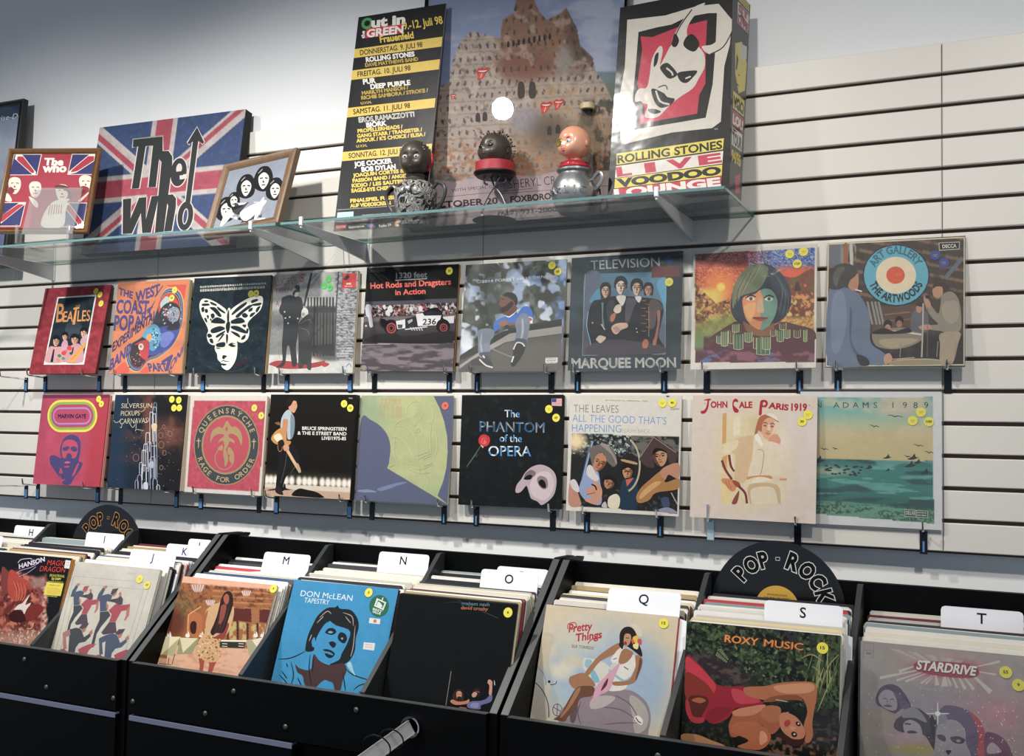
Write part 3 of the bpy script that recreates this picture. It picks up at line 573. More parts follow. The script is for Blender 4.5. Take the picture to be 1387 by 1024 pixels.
@art
def a_cole():
    p = Art((82, 95), (935, 55), (30, 985), (890, 975))
    def f(X, Y, I):
        I = mix(I, X*0+1, '4d5148'); I = mix(I, ssx(.42, .7, fbm(X, Y, 170, 5)), '6b7268'); I = mix(I, ssx(.5, .68, fbm(X, Y, 120, 15))*.9, '2c2f27')
        I = mix(I, ssx(.56, .66, fbm(X, Y, 75, 9, 2)+.06*ssx(450, 900, X))*.85, '9fb1d4'); I = mix(I, ssx(.66, .76, fbm(X, Y, 60, 29, 2))*.9, 'd3d9e8'); I = mix(I, ssx(500, 900, X)*ssx(.5, .7, fbm(X, Y, 110, 44))*.5, '5b80cc')
        I = mix(I, blob(X, Y, 90, 740, 60, 90, .5), 'dfe5ec'); I = mix(I, blob(X, Y, 300, 280, 100, 250, .5)*.6, '23251f'); I = mix(I, blob(X, Y, 115, 340, 40, 60, .5)*.7, 'b9c4d6'); return I
    p.base(f, 110)
    p.p([(895, 548), (900, 980), (30, 985), (40, 850), (190, 755), (330, 690), (520, 620), (640, 590)], '55534f'); p.p([(895, 548), (897, 600), (660, 650), (500, 690), (300, 780), (40, 890), (42, 848), (200, 752), (400, 650), (640, 590)], '34332f')
    p.p([(897, 608), (896, 668), (640, 700), (420, 740), (150, 880), (36, 960), (38, 930), (250, 790), (460, 668), (660, 640)], 'a19a95'); p.p([(895, 675), (890, 975), (330, 975), (300, 830), (440, 745), (640, 705)], '605d58'); p.L([(300, 790), (420, 840), (500, 870)], 8, '8b867f', 3)
    p.P([(325, 640), (322, 590), (345, 560), (420, 525), (510, 510), (560, 455), (610, 442), (645, 480), (655, 550), (645, 585), (590, 580), (520, 590), (420, 600), (365, 635), (340, 650)], '3f72c4')
    p.L([(425, 500), (432, 522), (462, 528), (520, 475)], 10, 'e4e4ec', 3); p.p([(615, 525), (652, 540), (650, 588), (630, 585)], 'e8e6e6'); p.p([(628, 535), (648, 548), (640, 566), (624, 560)], 'c5404a')
    p.P([(400, 490), (470, 440), (510, 440), (515, 480), (460, 520), (430, 520)], '6b4334'); p.P([(385, 370), (410, 345), (470, 345), (505, 390), (500, 440), (440, 480), (400, 492), (378, 470), (380, 440), (366, 425), (376, 400)], '7a4f3e')
    p.P([(395, 350), (440, 325), (500, 340), (525, 390), (512, 440), (490, 400), (455, 375), (420, 360)], '221c1a'); p.P([(380, 455), (420, 440), (470, 400), (490, 430), (440, 480), (400, 495), (382, 480)], '2c1d18'); p.L([(385, 385), (410, 380)], 6, '1f1512', 1)
    p.P([(372, 590), (395, 560), (440, 562), (440, 590), (400, 610), (372, 615)], '9b6a55'); p.P([(440, 585), (500, 578), (505, 596), (450, 602)], '8a5a46')
    J = '7d8696'
    p.P([(190, 660), (215, 630), (290, 625), (330, 650), (320, 700), (295, 740), (290, 860), (240, 870), (200, 850), (192, 740)], J); p.P([(505, 580), (550, 510), (590, 502), (625, 540), (628, 600), (610, 700), (600, 770), (520, 760), (500, 740), (515, 650)], J)
    p.L([(225, 660), (215, 750), (230, 840)], 16, 'a4abb5', 3, True); p.L([(565, 540), (570, 640), (555, 720)], 20, 'aab0b8', 3, True); p.P([(500, 740), (520, 710), (600, 720), (600, 790), (560, 770), (505, 765)], '4d5668'); p.P([(205, 830), (290, 820), (290, 862), (240, 870)], '4d5668')
    p.P([(128, 900), (160, 880), (230, 870), (260, 850), (290, 880), (325, 945), (290, 945), (220, 930), (150, 935)], '43403f'); p.L([(205, 880), (260, 930), (320, 948)], 12, 'd8d6d2', 3); p.L([(235, 850), (250, 870)], 12, 'e0e0dd', 1)
    p.P([(488, 790), (520, 740), (575, 750), (590, 800), (560, 860), (500, 940), (470, 920), (490, 850)], '2c2b2b'); p.L([(492, 800), (520, 745), (565, 750), (585, 775)], 10, 'dcdad6', 3); p.L([(478, 905), (495, 855)], 10, 'e6e6e2', 1)
    p.T('2014 FOREST HILLS DRIVE', (220, 246), (782, 208), 22, 'cdd3d8', .01); p.ring(195, 235, 22, 12, 4, 'a9aea8'); 
    p.p([(762, 868), (862, 865), (862, 905), (760, 908)], 'e2e0da'); p.T('PARENTAL', (768, 880), (856, 877), 11, '26262a', .01); p.T('ADVISORY', (768, 900), (856, 897), 16, '26262a', .02); p.T('EXPLICIT CONTENT', (768, 918), (856, 915), 9, 'e8e4dc', .01)
    return p
@art
def a_tele():
    p = Art((68, 98), (972, 40), (32, 985), (942, 970))
    p.base(lambda X, Y, I: brushed(X, Y, mix(I, X*0+1, '2c3a40'), .3, 90, 4), 40)
    def f(t): return t
    p.gpoly([(175, 225), (832, 205), (822, 857), (150, 867)], ['4a6c80', '5a8aa4', '5e5c66', '4e4450'])
    p.P([(176, 228), (300, 224), (240, 420), (190, 560), (160, 560)], '5a6478'); p.P([(760, 300), (832, 260), (826, 520), (800, 440)], '5aa0bd'); p.P([(230, 400), (300, 330), (400, 340), (300, 420), (215, 450)], '4d8aa5')
    p.L([(175, 225), (150, 867), (822, 857), (833, 205)], 3, 'a9b3b8', 0)
    p.P([(300, 425), (400, 400), (520, 400), (650, 410), (770, 430), (812, 500), (790, 620), (770, 720), (790, 850), (215, 862), (222, 780), (190, 650), (205, 520), (240, 440)], '1e1d23')
    p.L([(200, 520), (188, 640), (218, 770), (215, 862)], 5, '7cc0d8', 4)
    p.P([(215, 862), (225, 780), (400, 740), (620, 760), (790, 790), (790, 850)], '403c42')
    for x, y, w, h, c in ((342, 358, 37, 52, 'c7a58c'), (466, 322, 44, 62, 'cfc0b0'), (596, 335, 42, 58, 'cfae9c'), (690, 350, 34, 46, 'c08a72')):
        face(p, x, y, w, h, c, '6b5348', '191a1e', 0, long={342: .9, 466: .0, 596: .1, 690: .7}[x], fringe=.35)
    p.P([(430, 400), (505, 400), (480, 475), (450, 450)], 'd9d2cc'); p.P([(580, 405), (632, 405), (612, 452)], 'd3c9c4'); p.p([(308, 450), (325, 452), (320, 560), (330, 640), (314, 636)], '5d7f8c')
    p.P([(510, 430), (560, 415), (590, 440), (560, 520), (530, 600), (500, 600)], '4f4a52'); p.P([(350, 470), (400, 430), (420, 480), (390, 560), (400, 620), (360, 580)], '3a3a42')
    p.P([(700, 440), (770, 440), (812, 500), (760, 520), (740, 640), (690, 640)], '594c4c'); p.P([(758, 520), (785, 515), (780, 600), (765, 700), (745, 780), (725, 775), (745, 690), (762, 600)], '9a6650')
    p.P([(405, 510), (430, 470), (465, 470), (465, 520), (430, 535)], 'd8c7b5'); p.P([(390, 545), (425, 530), (410, 590), (385, 600), (378, 570)], 'b06f50')
    p.P([(388, 645), (430, 615), (510, 612), (518, 645), (470, 665), (430, 700), (400, 685)], 'd3ad94')
    for i in range(4): p.L([(398+i*8, 655+i*10), (440+i*8, 640+i*9)], 4, '5a4036', 2)
    p.P([(262, 740), (290, 710), (335, 720), (340, 735), (300, 770), (275, 755)], 'cdb7a4'); p.P([(640, 760), (665, 738), (688, 760), (675, 808), (640, 805)], 'b0674c'); p.P([(725, 745), (750, 740), (748, 780), (725, 785)], 'a8684f')
    for i in range(9): p.L([(625+(i % 2)*35, 430+i*30), (655+(i % 2)*40, 437+i*30), (668+(i % 2)*34, 428+i*30)], 5, 'a86a52', 2, True)
    p.L([(690, 480), (692, 600), (690, 720)], 5, 'a97a66', 3); p.D([(235, 610), (590, 655), (595, 683)], 6, 'b9b4ac'); p.L([(305, 620), (335, 665)], 8, 'd0c0b0', 2)
    p.T('TELEVISION', (222, 190), (784, 162), 74, '9fa4a5', .0); p.T('MARQUEE MOON', (66, 966), (906, 958), 78, 'e6e4dc', .022)
    p.p([(715, 165), (942, 160), (944, 245), (716, 255)], '6b3a3a')
    p.E(858, 110, 29, 29, '23408e')
    return p
@art
def a_neil():
    p = Art((55, 115), (995, 45), (32, 1000), (990, 985))
    p.base(col='d9d3c8')
    q = Art((55, 115), (995, 45), (32, 1000), (990, 985))
    def f(X, Y, I):
        ww = fbm(X, Y, 90, 3); n = fbm(X+ww*80, Y+ww*60, 38, 7, 3, sx=2.2); I = mix(I, X*0+1, 'c24a34'); d = (X-60)/900
        I = mix(I, ssx(.35, .65, d), 'b03c38'); I = mix(I, ssx(.45, .7, d)*(Y < 260), '3558a8'); I = mix(I, (d < .45)*ssx(230, 150, Y), '703440')
        k = np.abs(np.sin((n*9+Y/70)*math.pi)); I = mix(I, ssx(.75, .98, k)*.85, 'e89a58'); I = mix(I, ssx(.75, .98, k)*(d > .45)*(Y < 240), '9fb4d8'); I = mix(I, ssx(.8, .98, k)*(d < .45)*(Y < 230), 'a06a68')
        I = mix(I, blob(X, Y, 262, 378, 110, 110, .6)*.8, 'f08a3a'); I = mix(I, blob(X, Y, 262, 378, 32, 32, .3), 'f2cf4a'); I = mix(I, ssx(180, 260, Y)*ssx(560, 800, X)*(Y < 330), 'e05a3a')
        I = mix(I, (Y > 380+.9*np.maximum(0, X-140)*.6)*(X < 260)*.0, 'e8c44a'); I = mix(I, ssx(360, 430, Y)*ssx(360, 200, X), 'e2c552')
        h1 = Y > 340+np.abs(X-60)*1.0; h2 = Y > 500-(X-230)*.35
        m = (X < 330)*(np.maximum(h1, h2)); rk = fbm(X, Y, 30, 12); I = mix(I, m*1., '8e5a34'); I = mix(I, m*ssx(.5, .62, rk), 'd99a52'); I = mix(I, m*ssx(.62, .7, fbm(X, Y, 22, 31)), 'cfc25a'); I = mix(I, m*ssx(.6, .68, fbm(X, Y, 26, 42)), '5a2f28')
        g = (X > 720)*(Y > 300-(X-720)*.18+20*np.sin(X/40)); I = mix(I, g*1., '7e3f2c'); I = mix(I, g*ssx(.5, .6, fbm(X, Y, 30, 51))*ssx(330, 380, Y), 'd98f4e'); I = mix(I, g*ssx(.55, .62, fbm(X, Y, 34, 61))*ssx(420, 500, Y), 'd9c063'); I = mix(I, g*ssx(.56, .64, fbm(X, Y, 24, 71)), '6a5a30')
        I = mix(I, g*ssx(580, 640, Y), 'd2b45c'); I = mix(I, g*ssx(580, 640, Y)*ssx(.5, .6, fbm(X+Y, Y, 16, 81, sx=.5)), 'b96c3c')
        e = ssx(610, 700, Y+.35*(X-80))*(X < 400); I = mix(I, e*.8, '8f9c50'); I = mix(I, ssx(690, 800, Y-.0*X)*(X < 330)*(Y > 700)*.9, '67885c')
        s = (Y > 760+np.abs(X-560)*-.0)*1.; I = mix(I, (Y > 745-np.minimum(60, np.abs(X-560)*.0))*(X > 130)*ssx(740, 770, Y), '5a3038'); I = mix(I, ssx(820, 880, Y), '5d3238'); I = mix(I, ssx(800, 860, Y)*ssx(.52, .62, fbm(X+ww*60, Y, 40, 91, sx=2.5)), '8a5560'); I = mix(I, ssx(840, 880, Y)*ssx(.58, .66, fbm(X+ww*60, Y, 34, 99, sx=2.5)), '5a6a98')
        inn = (X > 66+0*Y)*(X < 978)*(Y > 132-(X-80)*.062)*(Y < 947+(X-80)*-.004); I = mix(I, 1-inn, 'd9d3c8'); return I
    p.base(f, 150)
    p.P([(130, 800), (210, 735), (330, 660), (400, 640), (560, 720), (720, 640), (840, 660), (972, 700), (970, 780), (700, 760), (560, 800), (400, 760), (200, 800)], '5a3a34')
    p.P([(340, 560), (345, 430), (400, 300), (470, 225), (560, 205), (640, 212), (730, 280), (790, 390), (795, 500), (760, 590), (700, 640), (640, 660), (480, 660), (390, 640)], '333a46')
    p.P([(350, 400), (400, 300), (470, 225), (560, 205), (620, 230), (600, 320), (540, 400), (430, 440), (380, 470), (352, 540)], '6f7a5c')
    for i in range(9): p.L([(560-i*14, 215+i*8), (520-i*18, 300+i*14), (440-i*8, 400+i*14)], 5, ['9ca070', '4a6a60', 'a87a60'][i % 3], 4, True)
    for i in range(8): p.L([(640+i*14, 235+i*16), (720+i*8, 380+i*12), (690+i*10, 560+i*6)], 4, ['1e222c', '6d7078', '4f6a6c'][i % 3], 4, True)
    p.P([(425, 500), (440, 450), (520, 430), (560, 400), (640, 400), (690, 470), (685, 560), (650, 640), (600, 690), (555, 698), (500, 670), (450, 610)], 'dd8f5c')
    p.P([(565, 400), (640, 395), (690, 470), (685, 560), (650, 640), (600, 690), (560, 698), (575, 640), (560, 560), (585, 470)], '6f9a86'); p.P([(440, 520), (520, 490), (520, 560), (490, 640), (455, 590)], 'e8a86c')
    p.P([(545, 470), (575, 475), (590, 560), (560, 570), (535, 558)], 'cfa880'); p.P([(430, 640), (460, 650), (560, 705), (640, 660), (668, 650), (660, 730), (570, 748), (470, 720)], '8a5f44')
    for k in (490, 628): p.L([(k-44, 462), (k-4, 440), (k+40, 452)], 11, '2e2620', 4, True); p.P([(k-34, 468), (k, 452), (k+32, 468), (k, 482)], 'd8d4c4'); p.E(k, 466, 13, 13, '35524e')
    p.P([(500, 608), (545, 600), (590, 602), (620, 612), (560, 634)], 'a8543c'); p.L([(500, 609), (560, 612), (622, 610)], 5, '50281e', 3)
    for i, (x, y, w, h) in enumerate(((230, 745, 40, 60), (265, 715, 50, 110), (320, 705, 45, 100), (360, 735, 70, 115), (445, 720, 55, 75), (510, 755, 60, 90), (535, 760, 100, 130), (580, 755, 60, 95), (640, 700, 40, 50), (690, 705, 50, 85), (740, 700, 50, 65), (820, 700, 50, 60), (895, 700, 25, 90), (350, 660, 50, 60), (710, 650, 50, 50))):
        p.p([(x, y), (x+w, y-4), (x+w, y+h-6), (x+w*.5, y+h), (x, y+h-6)], ['4f6a52', '6a7a58', '5d4038'][i % 3]); p.L([(x, y), (x, y+h-6), (x+w*.5, y+h), (x+w, y+h-6), (x+w, y-4)], 4, 'd0cf9c', 0)
        for j in (1, 2): p.L([(x+w*j/3, y+4), (x+w*j/3, y+h-6)], 3, 'a9b184', 0)
    p.P([(820, 400), (845, 330), (870, 400)], '4a2a26'); p.L([(915, 140), (940, 138), (940, 170), (918, 172)], 4, '26305a', 0)
    return p
@art
def a_artg():
    # sketch frame: the right-hand close view of the wall
    p = Art((170, 140), (985, 85), (160, 840), (985, 850))
    def f(X, Y, I):
        I = mix(I, X*0+1, '463831'); n = fbm(X, Y, 34, 3); t = X*.28-Y; I = mix(I, ((np.abs((Y-X*.18+400) % 62-18)) < 9)*(X > 320)*(Y < 460)*.8, '8a6c50'); I = mix(I, ssx(.5, .7, n)*.5, '2b211e')
        I = mix(I, (X > 430)*(X < 760)*(Y > 490)*(Y < 640)*.6, '6d4f38'); I = mix(I, (X > 240)*(X < 330)*(Y < 270)*ssx(.4, .6, fbm(X, Y, 14, 6, sx=.5, sy=4)), '8a8580'); I = mix(I, (X < 250)*(Y < 280)*.8, '6f7680'); I = mix(I, ssx(650, 680, Y)*(X > 400)*.8, '1f191a'); I = mix(I, ssx(400, 480, X)*ssx(800, 600, X)*ssx(650, 690, Y)*ssx(.5, .7, n), '3c3430'); return I
    p.base(f, 110, 'cabf9f')
    p.L([(172, 145), (166, 832), (978, 838), (978, 95), (172, 145)], 10, 'cfc3a2', 0)
    p.p([(850, 330), (960, 205), (975, 225), (870, 345)], '5d6c74'); p.P([(262, 150), (285, 150), (285, 268), (262, 262)], '9a5a3c'); p.P([(296, 150), (312, 150), (314, 262), (300, 262)], 'bcb8a8')
    for x in (400, 425, 445, 465): p.L([(x, 470), (x+30, 600)], 12, '8b8984', 0)
    p.L([(500, 545), (650, 530)], 8, '8a6a48', 0); p.L([(500, 580), (660, 570)], 8, '7c5c3e', 0)
    p.P([(430, 650), (500, 625), (620, 620), (720, 640), (722, 690), (640, 730), (540, 742), (450, 720)], '8b7f6c'); p.L([(440, 650), (560, 640), (720, 660)], 9, 'd2cfc4', 4); p.P([(470, 690), (600, 680), (700, 690), (600, 730), (520, 735)], 'a89878')
    for x, y, c in ((520, 612, 'b98467'), (588, 590, 'a0705a')): p.E(x, y-12, 26, 26, '191518'); p.E(x, y+8, 17, 20, c); p.E(x-6, y+4, 3, 2, '2a1a18'); p.E(x+6, y+4, 3, 2, '2a1a18')
    p.P([(440, 640), (500, 620), (560, 640), (640, 620), (650, 650), (450, 655)], '1f2024'); p.P([(655, 620), (665, 540), (690, 520), (750, 530), (760, 640), (690, 645)], '5e6068'); p.E(705, 510, 18, 26, 'b58463'); p.P([(683, 490), (700, 470), (730, 480), (726, 500)], '332821')
    p.P([(178, 410), (230, 390), (300, 395), (370, 455), (415, 560), (420, 700), (480, 750), (512, 780), (500, 830), (400, 830), (178, 830)], '66748c'); p.P([(300, 500), (312, 560), (310, 700), (380, 800), (340, 780), (300, 690)], '4b5870'); p.P([(200, 450), (260, 420), (280, 600), (230, 760), (190, 700)], '77849c'); p.P([(340, 770), (400, 790), (412, 830), (360, 830)], '23262e')
    p.P([(183, 395), (185, 330), (205, 275), (250, 255), (310, 262), (342, 300), (345, 340), (325, 400), (270, 390), (230, 402)], '3f3a36'); p.P([(200, 330), (230, 280), (270, 280), (240, 330), (220, 390)], '5d5853'); p.P([(325, 330), (345, 310), (348, 370), (335, 410), (290, 390), (300, 350)], 'b98260'); p.L([(330, 402), (368, 412)], 7, 'e3e0d8', 0)
    p.P([(500, 780), (530, 765), (548, 800), (515, 828), (500, 820)], 'c39374'); p.L([(540, 800), (680, 792)], 5, 'c9a678', 0)
    p.P([(530, 815), (600, 800), (760, 798), (850, 812), (840, 832), (560, 834)], '9a8c70'); p.ring(690, 815, 160, 16, 5, 'c0b08c', a0=180, a1=360)
    p.P([(845, 430), (900, 412), (945, 460), (960, 560), (952, 640), (880, 652), (835, 640), (775, 632), (770, 608), (820, 600), (780, 560), (745, 500), (770, 485), (820, 540), (835, 480)], '8f8575'); p.P([(850, 480), (930, 470), (945, 560), (900, 600), (850, 560)], 'a09682')
    p.P([(786, 400), (810, 372), (850, 378), (845, 430), (820, 450), (795, 440), (788, 425)], 'b98b6e'); p.P([(790, 392), (800, 368), (850, 358), (890, 385), (880, 412), (850, 412), (845, 392)], '3a2c24'); p.P([(732, 455), (742, 438), (770, 470), (775, 500), (750, 505)], 'b98b6e'); p.P([(705, 612), (770, 602), (775, 630), (720, 632)], 'b98b6e')
    p.P([(835, 655), (952, 648), (940, 720), (905, 835), (835, 830), (832, 720)], 'a8977a'); p.P([(800, 400), (804, 384), (840, 384), (842, 400)], 'b98b6e')
    p.L([(730, 480), (728, 620), (722, 790)], 9, 'b3aca0', 0); p.E(757, 443, 16, 11, '2a2624'); p.L([(757, 500), (755, 790)], 4, '6a6258', 0)
    for x in (600, 820, 930): p.L([(x, 700), (x-8, 790)], 5, '8e877c', 0)
    p.E(570, 319, 198, 178, '1c2630'); p.E(570, 319, 191, 171, '58a9bd'); p.E(568, 319, 119, 106, 'e0cfae'); p.E(565, 319, 55, 50, 'd9562e')
    p.text('ART GALLERY', 0, 300, 0, 46, '2e6a7e', .03, arc=(570, 330, 136, -3, False)); p.text('THE ARTWOODS', 0, 400, 0, 46, '141e28', .035, arc=(568, 302, 172, 180, True))
    p.p([(822, 128), (952, 120), (950, 165), (824, 176)], 'b9b2a0'); p.p([(827, 132), (947, 125), (945, 161), (829, 170)], '16181a'); p.T('DECCA', (846, 160), (930, 154), 21, 'd8d3c6', .03)
    return p
@art
def a_marv():
    p = Art((165, 62), (852, 66), (55, 945), (762, 985))
    p.base(lambda X, Y, I: mix(brushed(X, Y, mix(I, X*0+1, 'bd4c66'), .1, 120), ssx(640, 760, X+(Y-66)*.12), 'b83f50'), 40)
    p.p([(168, 64), (850, 68), (846, 100), (162, 98)], '7a3050')  # shadow of the cover above, painted into the print as a dark band
    def st(x0, x1, y0, y1, c): r = (y1-y0)/2; sc = .88; p.poly([(x0+r*sc+r*sc*math.cos(math.radians(a)), (y0+y1)/2+r*math.sin(math.radians(a))) for a in range(90, 271, 10)]+[(x1-r*sc+r*sc*math.cos(math.radians(a)), (y0+y1)/2+r*math.sin(math.radians(a))) for a in range(-90, 91, 10)], c)
    st(212, 730, 115, 432, 'f2dc3c'); st(230, 712, 135, 410, '8fb54e'); st(252, 692, 160, 385, 'bd4c66'); st(270, 668, 188, 357, 'b48ad0'); st(282, 655, 205, 340, 'bd4c66')
    p.T('MARVIN GAYE', (322, 294), (612, 296), 42, '3a3a6a', .045, .1)
    V = '51497c'
    p.P([(355, 690), (342, 620), (358, 540), (400, 480), (465, 455), (530, 480), (560, 540), (555, 640), (540, 720), (580, 740), (560, 800), (500, 880), (450, 955), (380, 955), (350, 900), (290, 820), (240, 740), (240, 670), (290, 662)], V)
    p.P([(362, 590), (380, 530), (430, 505), (500, 520), (530, 570), (525, 640), (500, 690), (460, 690), (380, 690), (365, 650)], 'c6506c')
    p.P([(370, 590), (420, 572), (442, 580), (425, 610), (385, 618)], V); p.P([(458, 580), (500, 575), (525, 600), (505, 628), (462, 612)], V); p.P([(410, 665), (430, 640), (458, 650), (470, 680), (440, 700), (410, 690)], V)
    p.P([(365, 700), (400, 690), (440, 690), (500, 700), (480, 780), (430, 800), (385, 770)], V); p.P([(388, 738), (420, 722), (455, 735), (420, 742)], 'd86a84'); p.P([(385, 772), (440, 768), (430, 784), (392, 782)], 'c6506c')
    p.P([(335, 830), (350, 785), (372, 840), (345, 845)], 'bd4c66'); p.P([(340, 850), (360, 900), (400, 905), (370, 925), (350, 945)], 'bd4c66'); p.P([(520, 760), (545, 745), (500, 850), (470, 870)], 'c6506c')
    p.T('STEREO   RECORDS', (380, 108), (636, 108), 11, 'a03850')
    return p
@art
def a_silv():
    p = Art((150, 66), (868, 74), (48, 948), (775, 985))
    def f(X, Y, I):
        I = mix(I, X*0+1, '1d2c3c'); I = mix(I, ssx(200, 700, X+(Y-300)*-.1)*.9, '1f1c1e'); n = fbm(X, Y, 120, 5); I = mix(I, ssx(.45, .7, n)*blob(X, Y, 560, 300, 300, 330, .7), '6a4238'); I = mix(I, blob(X, Y, 650, 440, 160, 130, .8)*.7, '7a4c3e'); I = mix(I, blob(X, Y, 330, 670, 170, 60, .8)*.6, '4c3440'); I = mix(I, ssx(0, 120, 300-X)*.5, '29425c'); return I
    p.base(f, 70)
    random.seed(11)
    for c, n in (('cfc8b8', 40), ('c99a80', 30)):
        p.D([(random.gauss(560, 170), random.uniform(380, 900)) for _ in range(n)], 2.5, c)
    for x, y, w, h in ((548, 145, 26, 80), (540, 190, 36, 240), (510, 240, 34, 300), (535, 255, 30, 260), (548, 430, 22, 150), (470, 430, 36, 180), (450, 540, 40, 260), (485, 520, 34, 260), (520, 560, 36, 300), (545, 560, 28, 300), (400, 712, 30, 110), (430, 600, 36, 280), (520, 660, 50, 210), (500, 690, 40, 240), (430, 740, 44, 240), (470, 768, 40, 200), (385, 830, 38, 130), (540, 865, 42, 120), (355, 880, 30, 90), (440, 905, 40, 70), (570, 925, 30, 60)):
        c = random.choice(['c8d4de', 'a9bccc', 'e0e4ea', '7c93a8', 'b9a8c8']); p.L([(x-w/2, min(972, y+h)), (x-w/2, y+w/2), (x, y), (x+w/2, y+w/2), (x+w/2, min(975, y+h))], 5, c, 4)
    p.P([(510, 350), (560, 345), (560, 400), (540, 420), (515, 400)], 'd9bd9a'); p.P([(430, 905), (465, 905), (466, 968), (428, 966)], 'c3cdd8'); p.P([(480, 720), (520, 700), (525, 760), (485, 760)], 'a8b4c4')
    for x, y, r in ((632, 375, 16), (605, 545, 28), (635, 622, 20), (604, 762, 19), (695, 442, 22), (600, 455, 24), (350, 665, 30)): p.ring(x, y, r, r*1.2, 3, 'b58a70')
    for i, (t, a, b, h) in enumerate((('SILVERSUN', (205, 192), (512, 194), 46), ('PICKUPS', (200, 266), (390, 264), 48), ('CARNAVAS', (188, 344), (468, 336), 52))): p.T(t, a, b, h, 'd6cdb2', -.008, .12)
    for L in ([(133, 308), (150, 330), (185, 318), (200, 300)], [(272, 100), (275, 150)], [(215, 340), (205, 380), (195, 370)], [(290, 340), (320, 378), (345, 350)], [(355, 330), (352, 400), (342, 410)], [(400, 230), (430, 220), (445, 200)], [(440, 330), (480, 320), (480, 290)], [(360, 395), (430, 410)]): p.L(L, 4, 'd6cdb2', 4)
    return p
@art
def a_quee():
    p = Art((100, 38), (862, 38), (50, 960), (835, 982))
    p.base(col='dcd6cc')
    def f(X, Y, I):
        n = fbm(X, Y, 30, 3, sx=.6); I = mix(I, X*0+1, 'c2344a'); I = mix(I, ssx(.5, .75, n)*.5, 'd4667a'); I = mix(I, ssx(.62, .8, fbm(X, Y, 50, 8))*.6, '98203a'); inn = (X > 140-(Y-80)*.058)*(X < 850-(Y-80)*.04)*(Y > 80)*(Y < 918+(X-90)*.034); return mix(I, 1-inn, 'dcd6cc')
    p.base(f, 90)
    p.E(475, 505, 325, 383, 'a88a50'); p.E(475, 505, 317, 374, '1e2c36'); p.E(472, 502, 245, 283, 'a88a50'); p.E(472, 502, 228, 265, 'c23a50')
    p.text('QUEENSRŸCHE', 0, 640, 0, 52, 'c9a76a', .01, arc=(475, 545, 315, 0, False)) if False else None
    def ringtext(t, deg0, deg1, rx, ry, h, inn):
        n = len(t)
        for i, ch in enumerate(t):
            if ch == ' ': continue
            a = math.radians(deg0+(deg1-deg0)*i/(n-1)); x, y = 475+rx*math.sin(a), 505-ry*math.cos(a); tg = math.degrees(math.atan2(ry*math.sin(a), rx*math.cos(a)))
            if inn: tg += 180
            v, T = glyphs(ch, .012); k = h/.72; X = (v[:, 0]-(v[:, 0].min()+v[:, 0].max())/2)*k; Y = (v[:, 1]-.36)*k; r = math.radians(tg)
            p._put(np.c_[x+X*math.cos(r)+Y*math.sin(r), y+X*math.sin(r)-Y*math.cos(r)], T, H('c9a76a'))
    ringtext('QUEENSRŸCHE', -64, 64, 281, 328, 50, False); ringtext('RAGE FOR ORDER', 245, 115, 281, 328, 50, True)
    for x in (197, 747): p.p([(x-4, 440), (x+4, 440), (x+5, 460), (x+23, 462), (x+23, 468), (x+5, 470), (x+3, 535), (x-3, 535), (x-5, 470), (x-23, 468), (x-23, 462), (x-5, 460)], 'c9a76a')
    G = 'b0925a'
    p.P([(475, 270), (520, 330), (560, 325), (610, 370), (632, 440), (622, 500), (590, 430), (540, 395), (500, 400), (500, 430), (540, 445), (558, 485), (510, 465), (495, 500), (470, 540), (455, 500), (440, 460), (392, 480), (420, 440), (450, 420), (440, 400), (390, 400), (340, 430), (318, 485), (320, 400), (350, 350), (400, 330), (435, 340)], G)
    p.P([(474, 325), (486, 350), (474, 375), (462, 350)], 'c23a50'); p.ring(462, 630, 98, 110, 7, G, a0=-70, a1=250); p.P([(500, 520), (545, 560), (555, 620), (520, 600), (490, 580)], G); p.P([(455, 520), (478, 560), (500, 640), (470, 710), (462, 650), (450, 600)], G); p.P([(395, 530), (440, 500), (440, 550), (400, 550)], G); p.P([(520, 600), (555, 640), (540, 680), (510, 640)], G)
    return p
